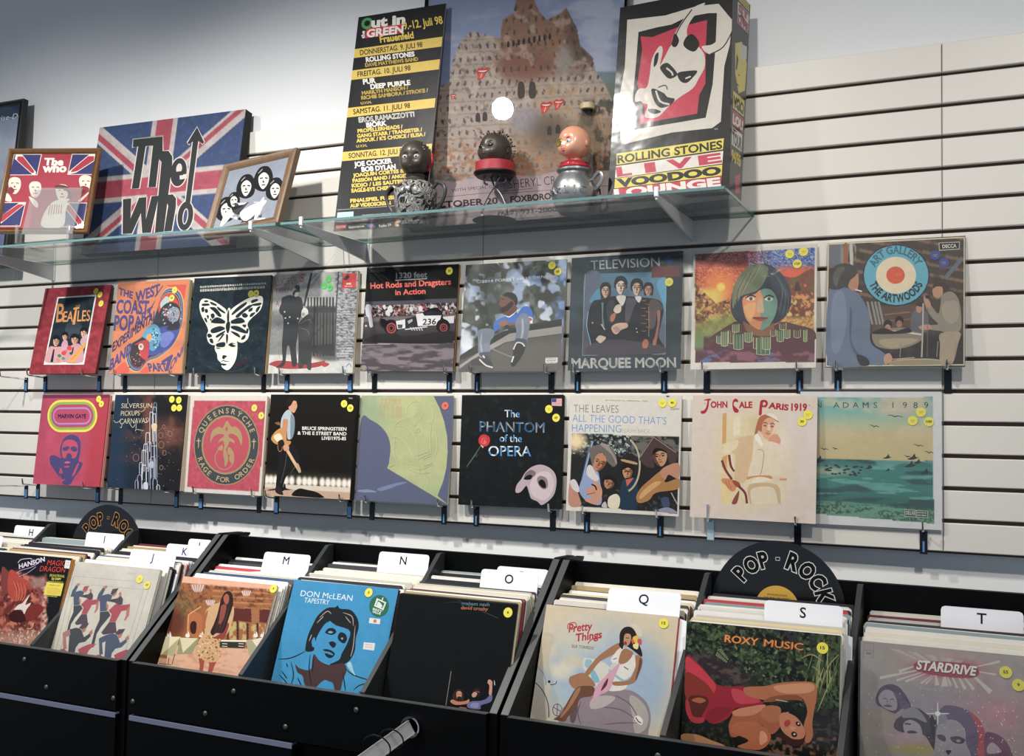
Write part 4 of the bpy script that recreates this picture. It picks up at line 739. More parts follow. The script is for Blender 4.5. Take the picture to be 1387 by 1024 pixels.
@art
def a_bruc():
    p = Art((75, 55), (848, 58), (42, 958), (835, 995))
    def f(X, Y, I):
        I = mix(I, X*0+1, '16130f'); Z = Y-(X-50)*.045
        I = mix(I, ssx(700, 820, Z)*(Z < 840)*.9, '4a443a')
        for cx in (60, 100, 143, 200, 240, 293, 360, 412, 458, 508, 575, 628, 677, 728, 780, 828): I = mix(I, blob(X, Z, cx, 818-2, 25, 42, .5), 'efe6d8')
        I = mix(I, (Z > 848)*1., 'd3c9b8'); I = mix(I, (Z > 890)*1., 'c0a088'); return I
    p.base(f, 110)
    p.P([(300, 960), (320, 920), (370, 895), (430, 905), (520, 925), (575, 955), (588, 980), (400, 970)], '171412'); p.P([(70, 910), (140, 898), (140, 912), (80, 916)], '2a221c')
    p.P([(165, 480), (250, 460), (300, 510), (355, 600), (350, 650), (290, 740), (240, 790), (215, 880), (240, 900), (190, 930), (150, 900), (152, 780), (165, 620)], '1c1a1b'); p.L([(240, 560), (225, 700), (190, 850)], 5, '54504c', 4); p.L([(330, 680), (280, 760)], 5, '54504c', 3)
    p.P([(145, 885), (175, 880), (215, 935), (212, 955), (170, 945), (145, 925)], '2b2422'); p.P([(220, 860), (235, 858), (245, 895), (300, 905), (225, 908)], '171412')
    p.P([(172, 350), (178, 270), (205, 215), (240, 190), (275, 225), (300, 280), (298, 400), (270, 450), (240, 445), (230, 350), (190, 350)], 'aebdc6'); p.P([(265, 230), (300, 280), (298, 400), (270, 450), (262, 330)], '7b8d9a')
    p.P([(190, 290), (215, 272), (240, 290), (232, 400), (235, 480), (252, 520), (240, 548), (215, 545), (208, 500), (198, 440)], 'c98a5c')
    p.P([(243, 150), (262, 110), (300, 105), (316, 140), (318, 165), (305, 200), (290, 218), (260, 205), (245, 190)], 'd09a78'); p.P([(222, 130), (235, 85), (270, 75), (310, 92), (314, 118), (285, 110), (262, 150), (240, 165), (235, 190), (222, 170)], '211a16'); p.E(300, 142, 4, 3, '2a1a14'); p.L([(306, 180), (296, 184)], 4, '8a4a3c', 1)
    p.P([(90, 440), (130, 380), (190, 352), (205, 420), (215, 460), (270, 470), (262, 500), (210, 520), (175, 480), (150, 500), (110, 480)], 'c98f4e'); p.P([(112, 430), (165, 400), (195, 450), (160, 485)], 'e6d8ba'); p.P([(150, 480), (195, 455), (215, 505), (185, 525)], '2a2018'); p.ring(175, 520, 24, 45, 6, 'b07a48', a0=0, a1=200)
    p.L([(238, 545), (285, 620), (350, 720)], 26, 'd9b28a', 3); p.P([(330, 670), (350, 675), (376, 740), (355, 752), (335, 710)], 'b9a084'); p.P([(120, 305), (160, 300), (168, 328), (140, 322)], '8c5a38')
    p.P([(205, 510), (250, 505), (255, 550), (215, 555)], 'd09a78')
    for t, a, b in (('BRUCE SPRINGSTEEN', (372, 368), (776, 375)), ('& THE E STREET BAND', (332, 410), (778, 418)), ('LIVE/1975-85', (556, 456), (776, 460))): p.T(t, a, b, 30, 'e6e2dc', .025)
    p.L([(786, 88), (820, 90)], 9, '9a968e', 0)
    return p
@art
def a_gree():
    p = Art((100, 45), (915, 40), (38, 975), (855, 1000))
    def f(X, Y, I):
        I = mix(I, X*0+1, 'b3b87c'); I = mix(I, ssx(450, 150, X)*.7, '93ab86'); I = mix(I, ssx(700, 900, Y)*.5, '9cb07a'); return brushed(X, Y, I, .07, 90)
    p.base(f, 40)
    B = '4d5578'
    p.P([(98, 252), (180, 262), (270, 320), (330, 400), (355, 500), (345, 610), (322, 690), (180, 900), (60, 700)], B); p.p([(322, 688), (760, 945), (855, 1000), (38, 975), (62, 620), (200, 640)], B)
    p.poly([(740, 48), (790, 150), (830, 270), (855, 400), (858, 530), (845, 680), (815, 800), (765, 925), (852, 998), (880, 700), (915, 60), (910, 44)], B)
    for L in ([(525, 250), (500, 200), (520, 130), (580, 95), (640, 110)], [(560, 240), (600, 200), (640, 190), (625, 250), (580, 280)], [(640, 110), (700, 130), (740, 200), (720, 290), (670, 270)], [(540, 260), (580, 300), (560, 320)], [(515, 250), (440, 270), (390, 320)], [(390, 320), (500, 330), (580, 420), (605, 560)],
              [(395, 410), (420, 560), (500, 640), (580, 660)], [(430, 470), (520, 520), (575, 620)], [(360, 410), (470, 440), (550, 560)], [(580, 580), (640, 560), (700, 535)], [(600, 610), (660, 580), (710, 560)], [(640, 610), (715, 575)], [(490, 640), (600, 700), (740, 650)], [(520, 700), (610, 730), (700, 725)], [(690, 600), (720, 640), (650, 670)],
              [(720, 300), (710, 420), (715, 560)], [(760, 330), (770, 500), (740, 600)], [(400, 430), (390, 560), (430, 680)], [(610, 680), (612, 728)], [(680, 740), (690, 840)], [(620, 750), (640, 860)], [(740, 680), (790, 760)], [(345, 680), (390, 660)]):
        p.L(L, 6, '9aa36c', 4, True); p.L([(x-4, y-5) for x, y in L], 4, 'cdd09a', 4, True)
    p.ring(607, 352, 32, 36, 5, 'cdd09a', a0=200, a1=480); p.ring(603, 358, 20, 22, 4, '98a068')
    R = 'd08058'
    for r, (y, hh) in enumerate(((82, 20), (108, 20))):
        for i in range(6): p.T('RECORDS'[i], (278+i*30, y+12), (300+i*30, y+11), hh, R, .0)
    for x in (270, 305, 340, 380, 412, 450): p.L([(x, 120), (x-4, 240)], 3, R, 0)
    for i in range(5): p.T('SONG', (276, 150+i*20), (296, 149+i*20), 8, R); p.T('BAND', (418, 150+i*20), (440, 149+i*20), 9, R, .02)
    p.P([(240, 870), (420, 815), (500, 812), (420, 840), (280, 890)], '6f7ea8'); p.P([(60, 890), (150, 880), (230, 900), (100, 905)], '7d8cb0')
    return p
@art
def a_phan():
    p = Art((97, 48), (928, 42), (45, 948), (890, 998))
    p.base(lambda X, Y, I: brushed(X, Y, mix(mix(I, X*0+1, '14181a'), ssx(.62, .8, fbm(X, Y, 40, 2))*.5, '2c3231'), .2, 60), 50)
    W, Bl = 'e2e4e6', '3f8fd0'
    for t, a, b, h in (('The', (440, 228), (564, 230), 62), ('PHANTOM', (234, 345), (766, 356), 86), ('of the', (396, 430), (578, 434), 62), ('OPERA', (302, 546), (652, 552), 86)):
        p.T(t, a, b, h, W, .005)
    random.seed(4)
    for x, y in ((485, 205), (540, 215), (250, 320), (325, 300), (420, 300), (500, 310), (565, 305), (655, 310), (745, 310), (420, 410), (500, 405), (560, 420), (325, 500), (395, 490), (470, 520), (545, 500), (625, 520)):
        pass
    # blue half of the two-tone letters: the same words again, cut by brush-like strokes
    for t, a, b, h in (('The', (440, 228), (564, 230), 62), ('PHANTOM', (234, 345), (766, 356), 86), ('of the', (396, 430), (578, 434), 62), ('OPERA', (302, 546), (652, 552), 86)):
        v, T = glyphs(t, .005); v0, _ = glyphs(t, 0.); a0, b0 = v0[:, 0].min(), v0[:, 0].max(); kx = (b[0]-a[0])/(b0-a0); k = h/.72
        X = (v[:, 0]-a0)*kx; Y = v[:, 1]*k; tri = [t_ for t_ in T if math.sin(np.mean(X[list(t_)])*.115+np.mean(Y[list(t_)])*.05) > -.1]
        PX = a[0]+X; PY = a[1]+(b[1]-a[1])*X/(b[0]-a[0])-Y; used = sorted({i for t_ in tri for i in t_}); mp = {i: j for j, i in enumerate(used)}
        if used: p._put(np.c_[PX[used], PY[used]], [tuple(mp[i] for i in t_) for t_ in tri], H(Bl))
    p.P([(222, 430), (235, 385), (270, 370), (310, 390), (315, 430), (290, 465), (250, 465)], 'c8323a'); p.P([(240, 430), (262, 395), (290, 410), (285, 445), (258, 450)], 'e05a5a'); p.L([(255, 440), (270, 405), (292, 425)], 5, '8e1f28', 3)
    p.P([(238, 455), (262, 470), (258, 482), (244, 468)], 'c9b98c'); p.L([(240, 462), (190, 540), (120, 638)], 7, '56785c', 4, True); p.P([(190, 545), (215, 530), (205, 558)], '2c4034')
    p.P([(520, 850), (530, 790), (570, 740), (600, 690), (650, 645), (720, 622), (790, 640), (845, 690), (862, 760), (845, 860), (800, 920), (735, 960), (700, 930), (650, 905), (635, 870), (615, 802), (600, 805), (560, 850)], 'b9a6ac')
    p.P([(640, 780), (700, 700), (790, 680), (840, 760), (820, 860), (760, 920), (690, 900), (650, 860)], 'cdbcc0'); p.P([(600, 700), (650, 665), (690, 690), (660, 730), (600, 740)], '7c6a70'); p.P([(700, 740), (730, 715), (780, 740), (790, 800), (760, 830), (715, 800)], '8c7a80')
    p.P([(590, 735), (625, 708), (660, 712), (645, 745), (600, 746)], '14181a'); p.P([(712, 765), (740, 745), (768, 772), (772, 812), (750, 818), (722, 795)], '14181a')
    p.p([(832, 74), (916, 72), (914, 136), (830, 134)], 'e8cfd0')
    for i in range(5): p.p([(832, 74+i*13), (916, 72+i*13.2), (916, 78.5+i*13.2), (832, 80+i*13)], 'd2606c')
    p.p([(834, 76), (870, 75), (869, 106), (833, 106)], '33508e')
    return p
@art
def a_leav():
    p = Art((72, 45), (965, 52), (32, 938), (940, 985))
    p.base(col='d3cfc4')
    p.p([(84, 338), (948, 368), (930, 962), (58, 900)], '1e1f20')
    def f(X, Y, I):
        I = mix(I, X*0+1, 'd3cfc4'); Z = (Y > 338+(X-84)*.035)*(Y < 900+(X-58)*.071)*(X > 84-(Y-338)*.046)*(X < 948-(Y-368)*.03)
        J = mix(I, X*0+1, '232424'); J = mix(J, ssx(.5, .62, fbm(X, Y, 22, 3))*(Y < 520)*.9, '56625e'); J = mix(J, ssx(.6, .68, fbm(X, Y, 15, 9))*(X < 560)*(Y < 500), 'b2bdb9'); J = mix(J, blob(X, Y, 118, 400, 75, 70, .7), 'e8cfa0'); J = mix(J, (X > 560)*(Y < 520)*ssx(.48, .6, fbm(X, Y, 40, 6, sx=3)), '6a6660')
        J = mix(J, ssx(.6, .7, fbm(X, Y, 20, 14))*(Y > 780)*.6, '54565c'); m = Z.astype(float)[..., None]; return I*(1-m)+J*m
    p.base(f, 120)
    for t, a, b, h, c in (('THE LEAVES', (98, 176), (460, 182), 62, '6f7f6a'), ("ALL THE GOOD THAT'S", (88, 248), (842, 274), 60, '5f8fd0'), ('HAPPENING', (84, 326), (480, 334), 62, '5f8fd0'), ('FLASH BACK', (486, 334), (714, 342), 34, '9aa494')): p.T(t, a, b, h, c, -.010)
    p.p([(335, 72), (712, 82), (712, 102), (335, 94)], 'dedacf'); p.T('NEW IMPROVED FULL DIMENSIONAL STEREO', (350, 90), (700, 99), 12, '6d8a74', .01); p.E(853, 52, 14, 10, '2a2a2a'); p.T('Capitol', (872, 160), (942, 160), 18, '35332f', .0, .3)
    p.p([(160, 690), (215, 470), (248, 395), (262, 400), (240, 480), (176, 700)], '5a6e90'); p.L([(250, 400), (168, 695)], 6, 'a8bcd8', 0)
    p.P([(60, 740), (90, 700), (140, 760), (130, 800), (155, 900), (58, 898)], 'b98470'); p.P([(68, 710), (110, 700), (145, 780), (120, 795), (80, 760)], 'cfc3c8')
    p.P([(200, 620), (240, 590), (290, 630), (310, 720), (320, 880), (250, 890), (180, 850), (140, 780), (160, 700)], '8c9cc0'); p.P([(205, 600), (235, 585), (270, 640), (300, 690), (270, 710), (220, 680), (200, 650)], 'ccc6c4')
    face(p, 303, 568, 58, 66, 'b9805f', '7c4c38', None, 25, long=0); p.P([(232, 530), (225, 470), (250, 440), (350, 425), (420, 470), (445, 560), (420, 600), (370, 560), (340, 500), (280, 505), (250, 590)], '6c6360'); p.P([(310, 425), (370, 430), (440, 540), (438, 580), (400, 500)], '968a84')
    p.P([(195, 780), (240, 750), (250, 735), (275, 710), (320, 760), (322, 830), (280, 890), (200, 870), (190, 850), (240, 840), (200, 800)], 'c48e74'); p.L([(240, 735), (270, 750), (280, 780)], 12, '23202a', 3); p.L([(200, 815), (270, 800)], 6, '7c4c38', 2)
    face(p, 382, 725, 48, 44, 'b27c60', '74483a', '1d1b1c', 20, long=-.2)
    face(p, 530, 640, 46, 56, 'bd8a62', '7c5238', '241c18', 0, long=.2, beard=None); p.P([(485, 545), (500, 510), (560, 495), (605, 530), (600, 580), (560, 572), (490, 560)], '2b2522'); p.P([(488, 556), (490, 540), (600, 565), (598, 582)], 'b09468'); p.L([(505, 640), (530, 630), (545, 642)], 7, '2b1c16', 3)
    p.P([(470, 780), (505, 690), (590, 690), (610, 740), (600, 920), (465, 915)], '22384a'); p.p([(515, 700), (580, 685), (545, 730), (525, 752)], 'c4604a')
    p.ring(505, 585, 130, 215, 7, 'd9b070', a0=-68, a1=75); p.ring(505, 585, 122, 206, 6, '8ab0b8', a0=-68, a1=75)
    face(p, 790, 520, 66, 72, 'b98a68', '5e4030', '1c1716', -8, long=-.3, side=-1); p.P([(632, 520), (740, 368), (800, 400), (925, 490), (905, 580), (860, 560), (840, 480), (760, 455), (730, 500), (745, 600), (690, 600), (640, 560)], '4a3a3a'); p.L([(634, 520), (740, 370), (920, 490)], 6, 'a08484', 0)
    p.P([(600, 830), (640, 760), (720, 690), (800, 630), (850, 640), (830, 720), (942, 690), (938, 770), (760, 800), (700, 860), (620, 880)], 'a87844'); p.P([(640, 800), (740, 720), (800, 720), (700, 800), (630, 850)], 'c99a60'); p.P([(790, 640), (850, 590), (942, 575), (938, 690), (860, 660), (830, 700)], 'b98268')
    p.P([(385, 830), (440, 810), (470, 850), (450, 925), (380, 915), (370, 870)], 'd8cdb4'); p.P([(325, 890), (350, 870), (365, 915), (325, 912)], 'bdb4b0'); p.P([(800, 850), (850, 835), (870, 900), (820, 920)], '3d4c68'); p.P([(780, 930), (860, 915), (930, 958), (800, 950)], '8d8aa4'); p.L([(880, 800), (935, 900)], 8, 'a8a29a', 0)
    return p
@art
def a_cale():
    p = Art((48, 45), (995, 42), (38, 932), (990, 990))
    def f(X, Y, I):
        I = mix(I, X*0+1, 'd6c6b8'); I = mix(I, ssx(.4, .8, fbm(X, Y, 260, 3)), 'd9cdc6'); v = (X > 275)*(X < 760)*ssx(170, 230, Y)*(Y < 832)
        I = mix(I, blob(X, Y, 500, 500, 290, 370, .35)*.8, 'ddc9a4'); I = mix(I, v*ssx(720, 560, X)*.8, 'd9c89c'); I = mix(I, v*(X > 350)*(X < 410)*(Y < 340)*.6, 'e8dfc8'); I = mix(I, v*(X > 470)*(X < 560)*(Y < 320)*.5, 'c9b88a')
        I = mix(I, blob(X, Y, 690, 430, 80, 110, .8)*.7, 'e6ddd0'); return I
    p.base(f, 70)
    p.p([(272, 180), (302, 170), (302, 390), (272, 400)], 'cfa05e'); p.p([(272, 500), (312, 480), (310, 580), (272, 570)], 'cf9f5a'); p.p([(272, 830), (340, 832), (338, 740), (300, 640), (270, 600)], 'dfc88e')
    p.P([(275, 450), (290, 410), (360, 370), (440, 345), (520, 345), (500, 480), (490, 600), (440, 680), (370, 660), (370, 480)], 'd3b48c'); p.P([(275, 450), (300, 400), (390, 370), (380, 430), (300, 480)], 'e0cfa8')
    p.P([(512, 350), (540, 330), (580, 400), (640, 430), (720, 500), (720, 620), (640, 640), (560, 640), (470, 640), (500, 500)], 'decfb4'); p.P([(470, 640), (630, 630), (650, 660), (560, 650), (480, 668)], 'c98c60'); p.L([(540, 440), (585, 455), (580, 560), (560, 640)], 5, 'b8885c', 4)
    p.P([(440, 690), (560, 640), (700, 690), (750, 730), (755, 800), (720, 835), (470, 832)], 'dccbb0'); p.P([(480, 700), (690, 700), (720, 830), (700, 830), (660, 720), (500, 730), (500, 830), (486, 830)], 'c9ac84'); p.P([(560, 640), (720, 680), (650, 665), (500, 690)], 'e6d8bc')
    face(p, 622, 272, 74, 88, 'd9a684', 'e2c8b0', None, 6, long=0, side=1, dark='9a5a40', lips='c27a60'); p.P([(515, 335), (535, 240), (560, 195), (620, 178), (670, 200), (700, 240), (640, 205), (600, 215), (575, 250), (568, 310), (545, 300), (530, 340)], 'b26a4c'); p.P([(600, 180), (660, 175), (700, 230), (640, 200)], 'e2d6c8')
    p.P([(620, 370), (650, 330), (690, 330), (715, 370), (700, 410), (640, 395)], 'd99a78'); p.P([(590, 400), (640, 380), (740, 420), (740, 480), (640, 440)], 'e0d0bc'); p.P([(515, 350), (540, 325), (580, 400), (565, 415)], 'ece2d2')
    p.P([(275, 655), (330, 655), (380, 690), (375, 740), (340, 745), (300, 700), (275, 680)], 'd08a5c'); p.P([(350, 665), (400, 680), (415, 715), (380, 712)], '9a5038')
    for L in ([(272, 520), (300, 590), (350, 660)], [(325, 480), (340, 560), (368, 600)], [(400, 710), (450, 760), (465, 836)]): p.L(L, 18, '7c3c3c', 4)
    p.L([(345, 480), (355, 560), (372, 590)], 7, 'e8ddd0', 3); p.P([(350, 832), (405, 740), (390, 832)], '8c4c44'); p.p([(710, 652), (765, 652), (765, 668), (710, 668)], 'd49a70')
    for L in ([(300, 670), (330, 730)], [(320, 665), (350, 735)]): p.L(L, 5, 'b06a48', 0)
    R = 'b0283a'
    for t, a, b, h in (('OHN', (184, 134), (306, 132), 46), ('ALE', (398, 134), (494, 132), 46), ('ARIS', (622, 134), (768, 150), 44), ('1919', (796, 150), (912, 150), 52)): p.T(t, a, b, h, R, .045)
    p.P([(135, 75), (178, 68), (182, 80), (170, 84), (165, 130), (145, 172), (115, 180), (108, 160), (130, 155), (148, 130), (155, 84), (135, 84)], R); p.P([(385, 75), (388, 92), (362, 90), (356, 115), (392, 150), (388, 168), (360, 165), (345, 120), (350, 80), (368, 66)], R)
    p.P([(560, 80), (600, 76), (615, 100), (600, 128), (572, 130), (568, 180), (548, 186), (550, 140)], R, [[(578, 92), (594, 92), (596, 108), (578, 115)]] ); p.D([(138, 103), (932, 112)], 4, R)
    return p
@art
def a_1989():
    # sketch frame: close view of the right end of the lower row
    p = Art((195, 108), (872, 112), (190, 842), (868, 848))
    def f(X, Y, I):
        I = mix(I, X*0+1, 'd9dadb'); t = Y-(X-200)*.0
        J = ramp(np.clip((Y-140)/(480-140), 0, 1), 0, '5fa8ae', .25, '82b7ac', .45, 'b9bf98', .6, 'cdb98a', 1, 'c9ba80'); J = mix(J, ssx(.5, .7, fbm(X, Y, 90, 3, sx=2))*ssx(420, 250, Y)*.8, 'd6c6a2'); J = mix(J, blob(X, Y, 690, 190, 150, 55, .7)*.8, 'd2bfa0')
        S = ramp(np.clip((Y-480)/(810-480), 0, 1), 0, '2a6a66', .15, '2f8078', .5, '2b7a70', .8, '1c5a50', 1, '24604e'); S = mix(S, ssx(.52, .62, fbm(X, Y, 26, 5, sx=6))*.7, '15403f'); S = mix(S, ssx(.6, .68, fbm(X, Y, 22, 15, sx=7))*.7, '6ab3a4'); S = mix(S, blob(X, Y, 320, 550, 120, 22, .8)*.8, 'b9bd96'); S = mix(S, ssx(700, 720, Y+(X-200)*-.05)*ssx(.5, .6, fbm(X, Y, 8, 25)), '6f9a70')
        m = (Y > 482)[..., None]*1.; J = J*(1-m)+S*m; inn = ((X > 232)*(X < 832)*(Y > 140)*(Y < 788+(X-240)*.045))[..., None]*1.; return I*(1-inn)+J*inn
    p.base(f, 130)
    K = '20282a'
    for x, y, w in ((655, 243, 38), (556, 298, 24), (312, 427, 22), (366, 424, 15), (763, 400, 24), (812, 436, 22), (712, 460, 16)): p.L([(x-w, y-6), (x-w*.3, y-2), (x, y+4), (x+w*.4, y-1), (x+w, y+6)], 5, K, 3, True)
    for x, y, s in ((618, 465, 20), (738, 465, 26), (760, 488, 20), (725, 505, 28), (795, 540, 22), (620, 535, 14), (530, 525, 18), (285, 490, 32), (262, 600, 28), (248, 550, 12)): p.P([(x-s, y+s*.4), (x-s*.2, y-s*.1), (x+s*.3, y-s*.8), (x+s*.5, y-s*.1), (x+s, y), (x+s*.4, y+s*.35), (x-s*.3, y+s*.5)], K)
    random.seed(9)
    for i in range(34): x = random.uniform(320, 560); y = 530+random.uniform(-14, 42); p.P([(x-9, y), (x, y-6), (x+9, y-1), (x+2, y+5)], K)
    for i, ch in enumerate('RYAN'):
        pass
    for ch, x in (('N', 278), ('A', 365), ('D', 412), ('A', 459), ('M', 508), ('S', 560), ('1', 650), ('9', 699), ('8', 748), ('9', 798)): p.text(ch, x-6, None, 199, 32, '2f4f50', .005)
    p.p([(697, 745), (806, 748), (805, 788), (697, 783)], 'b9c4b8'); p.p([(700, 748), (803, 751), (802, 785), (700, 780)], '24403c'); p.T('DELUXE', (704, 772), (746, 773), 20, 'd0d8cc', .02); p.T('EDITION', (756, 763), (798, 764), 8, 'd0d8cc', .02); p.T('RECORDS', (756, 777), (798, 778), 8, 'd0d8cc', .02); p.L([(751, 750), (751, 783)], 3, 'd0d8cc', 0)
    return p
@art
def a_hans():
    p = Art((-64, 10), (716, 83), (-352, 1107), (438, 1231))
    def f(X, Y, I):
        I = mix(I, X*0+1, '15161c'); m = ((X < 458)*(Y > 270)*(X < 300+ (Y-270)*2.5+60)*1.); m = ssx(475, 450, X+8*np.sin(Y/30))*ssx(255, 300, Y+np.abs(X-360)*.3); m = np.maximum(m*(X > 200), ssx(200, 260, Y+.2*X)*(X <= 200))
        n = fbm(X, Y, 60, 3); J = mix(I, X*0+1, '6b2a26'); J = mix(J, ssx(.45, .6, n), '93443a'); J = mix(J, ssx(.55, .7, fbm(X, Y, 34, 8)), 'c0705a'); J = mix(J, ssx(.6, .7, fbm(X, Y, 26, 18))*.8, '3a1a1c'); J = mix(J, ssx(760, 900, Y)*.7, 'c9a08a'); J = mix(J, ssx(.6, .7, fbm(X, Y, 18, 28))*ssx(700, 900, Y), 'e6d0bc')
        J = mix(J, ssx(380, 440, X)*ssx(.45, .6, fbm(X, Y, 30, 38)), 'c8b0a0'); J = mix(J, blob(X, Y, 370, 330, 80, 60, .5)*.9, '9c7c74'); m = m[..., None]; return I*(1-m)+J*m
    p.base(f, 110)
    p.P([(0, 180), (60, 210), (90, 300), (80, 420), (0, 440)], '7c3a34'); p.P([(70, 240), (110, 200), (180, 260), (290, 340), (250, 420), (190, 500), (130, 520), (60, 420)], 'b04438')
    for i in range(14): p.L([(90+i*12, 300+i*4), (130+i*10, 400+(i*37 % 60)), (120+i*8, 520)], 6, ['c85a44', '8c2f2a', 'd87858'][i % 3], 3, True)
    p.P([(130, 610), (170, 560), (215, 540), (290, 450), (240, 560), (300, 540), (250, 620), (228, 655), (205, 610)], 'ddd2cc'); p.P([(240, 640), (300, 560), (400, 560), (420, 620), (340, 700), (260, 720)], '7c2a26'); p.L([(250, 800), (300, 800), (330, 740)], 8, 'f0a868', 4, True)
    p.P([(70, 660), (150, 610), (220, 640), (240, 720), (160, 740), (90, 720)], '3c1618')
    p.T('HANSON', (178, 190), (440, 112), 46, 'd8cfe0', .035, .25); p.L([(165, 130), (200, 95), (290, 85), (310, 95)], 6, 'd8cfe0', 4); p.L([(150, 235), (200, 205), (300, 175), (380, 130)], 6, 'b9a4d0', 4); p.L([(175, 270), (260, 235), (350, 170)], 5, 'b9a4d0', 4)
    p.T('MAGIC', (462, 152), (650, 162), 56, 'd8402c', .0, .2); p.T('DRAGON', (386, 214), (642, 228), 56, 'd8402c', .0, .2)
    p.p([(655, 100), (708, 108), (690, 190), (638, 182)], 'dfe0e4'); p.L([(665, 125), (690, 128)], 5, '8a8a90', 0); p.L([(660, 150), (684, 153)], 4, '8a8a90', 0)
    p.T('PROMOTIONAL', (490, 270), (640, 280), 26, 'd8d23c', .04, .15); p.T('DJ COPY', (510, 302), (604, 308), 22, 'd8d23c', .04, .15); p.L([(475, 318), (630, 328)], 5, 'b9b43c', 0)
    p.p([(462, 325), (634, 340), (602, 470), (428, 456)], 'e4d23e'); p.T('PROMO COPY', (490, 362), (600, 370), 12, 'c0602c', .02)
    for i in range(5): p.L([(462, 388+i*14), (600, 399+i*14)], 4, 'c89a34', 0)
    p.T('NOT FOR SALE', (460, 474), (564, 482), 12, 'c9c43a', .03)
    return p
@art
def a_esch():
    p = Art((300, 105), (1045, 172), (52, 1100), (821, 1222))
    p.base(lambda X, Y, I: brushed(X, Y, mix(mix(I, X*0+1, 'cbc6ba'), blob(X, Y, 300, 600, 500, 300, .9)*.4, 'd6cfb8'), .06, 120), 30)
    for a, b, c, d in (((285, 232), (962, 290), (730, 1200), (110, 1100)), ((318, 298), (905, 350), (690, 1200), (150, 1100))): p.L([d, a, b, c], 2.2, '55555a', 0)
    # plain geometric dancers, two tall pairs and two cut by the lower edge
    R, Bk, Bl, Pl, Sk = 'ad3a4a', '2a3036', '3a4a66', '44303e', 'b96e60'
    def pair(dx, dy, k=1., top=Bl, low=Bk):
        def q(*P): return [(dx+x*k, dy+y*k) for x, y in P]
        p.p(q((20, 60), (60, 0), (80, 20), (55, 75), (110, 60), (150, 75), (140, 110), (100, 130), (105, 220), (40, 225), (35, 130), (0, 130)), top)
        p.p(q((60, -5), (92, -20), (100, 0), (78, 18)), Sk); p.p(q((130, 62), (150, 15), (205, 8), (192, 30), (165, 80)), R if dx < 400 else Pl); p.p(q((150, 75), (192, 34), (186, 62), (160, 88)), Sk)
        p.p(q((100, 128), (140, 112), (160, 140), (200, 100), (225, 70), (250, 110), (245, 160), (210, 165), (170, 140)), Pl); p.p(q((205, 60), (222, 38), (235, 60), (222, 90)), Sk)
        p.p(q((120, 215), (180, 155), (235, 165), (320, 155), (300, 210), (240, 220), (190, 320), (130, 320), (150, 250)), R); p.p(q((285, 205), (318, 170), (312, 260), (280, 310), (268, 300), (285, 260)), Sk)
        p.p(q((40, 228), (120, 222), (140, 260), (60, 360), (20, 430), (-5, 560), (-30, 540), (0, 400), (40, 300)), low); p.p(q((130, 322), (190, 322), (205, 420), (80, 440), (60, 420)), Pl)
        p.p(q((95, 140), (118, 165), (112, 218), (95, 180)), Sk)
    pair(490, 330, .95); pair(262, 310, .8)
    for dx, dy in ((268, 640), (590, 690)):
        def q(*P): return [(dx+x, dy+y) for x, y in P]
        p.p(q((80, 50), (110, 10), (170, 5), (150, 40), (110, 60)), Pl); p.p(q((105, 62), (150, 42), (135, 80), (112, 90)), Sk); p.p(q((0, 60), (60, 45), (100, 60), (130, 130), (180, 95), (190, 120), (140, 170), (90, 180), (60, 220), (50, 290), (-5, 270)), Bk if dx < 400 else Bl)
        p.p(q((-60, 90), (0, 60), (10, 110), (-30, 130), (-20, 230), (-50, 235)), 'b0706a' if dx < 400 else Bl); p.p(q((170, 90), (200, 60), (205, 90), (190, 110)), Sk); p.p(q((80, 240), (110, 220), (180, 190), (240, 190), (180, 240), (150, 300), (100, 290)), R); p.p(q((-80, 240), (-40, 230), (-20, 255), (-70, 262)), R)
    p.T('FLEET', (760, 212), (830, 218), 14, 'c9a0a0')
    return p
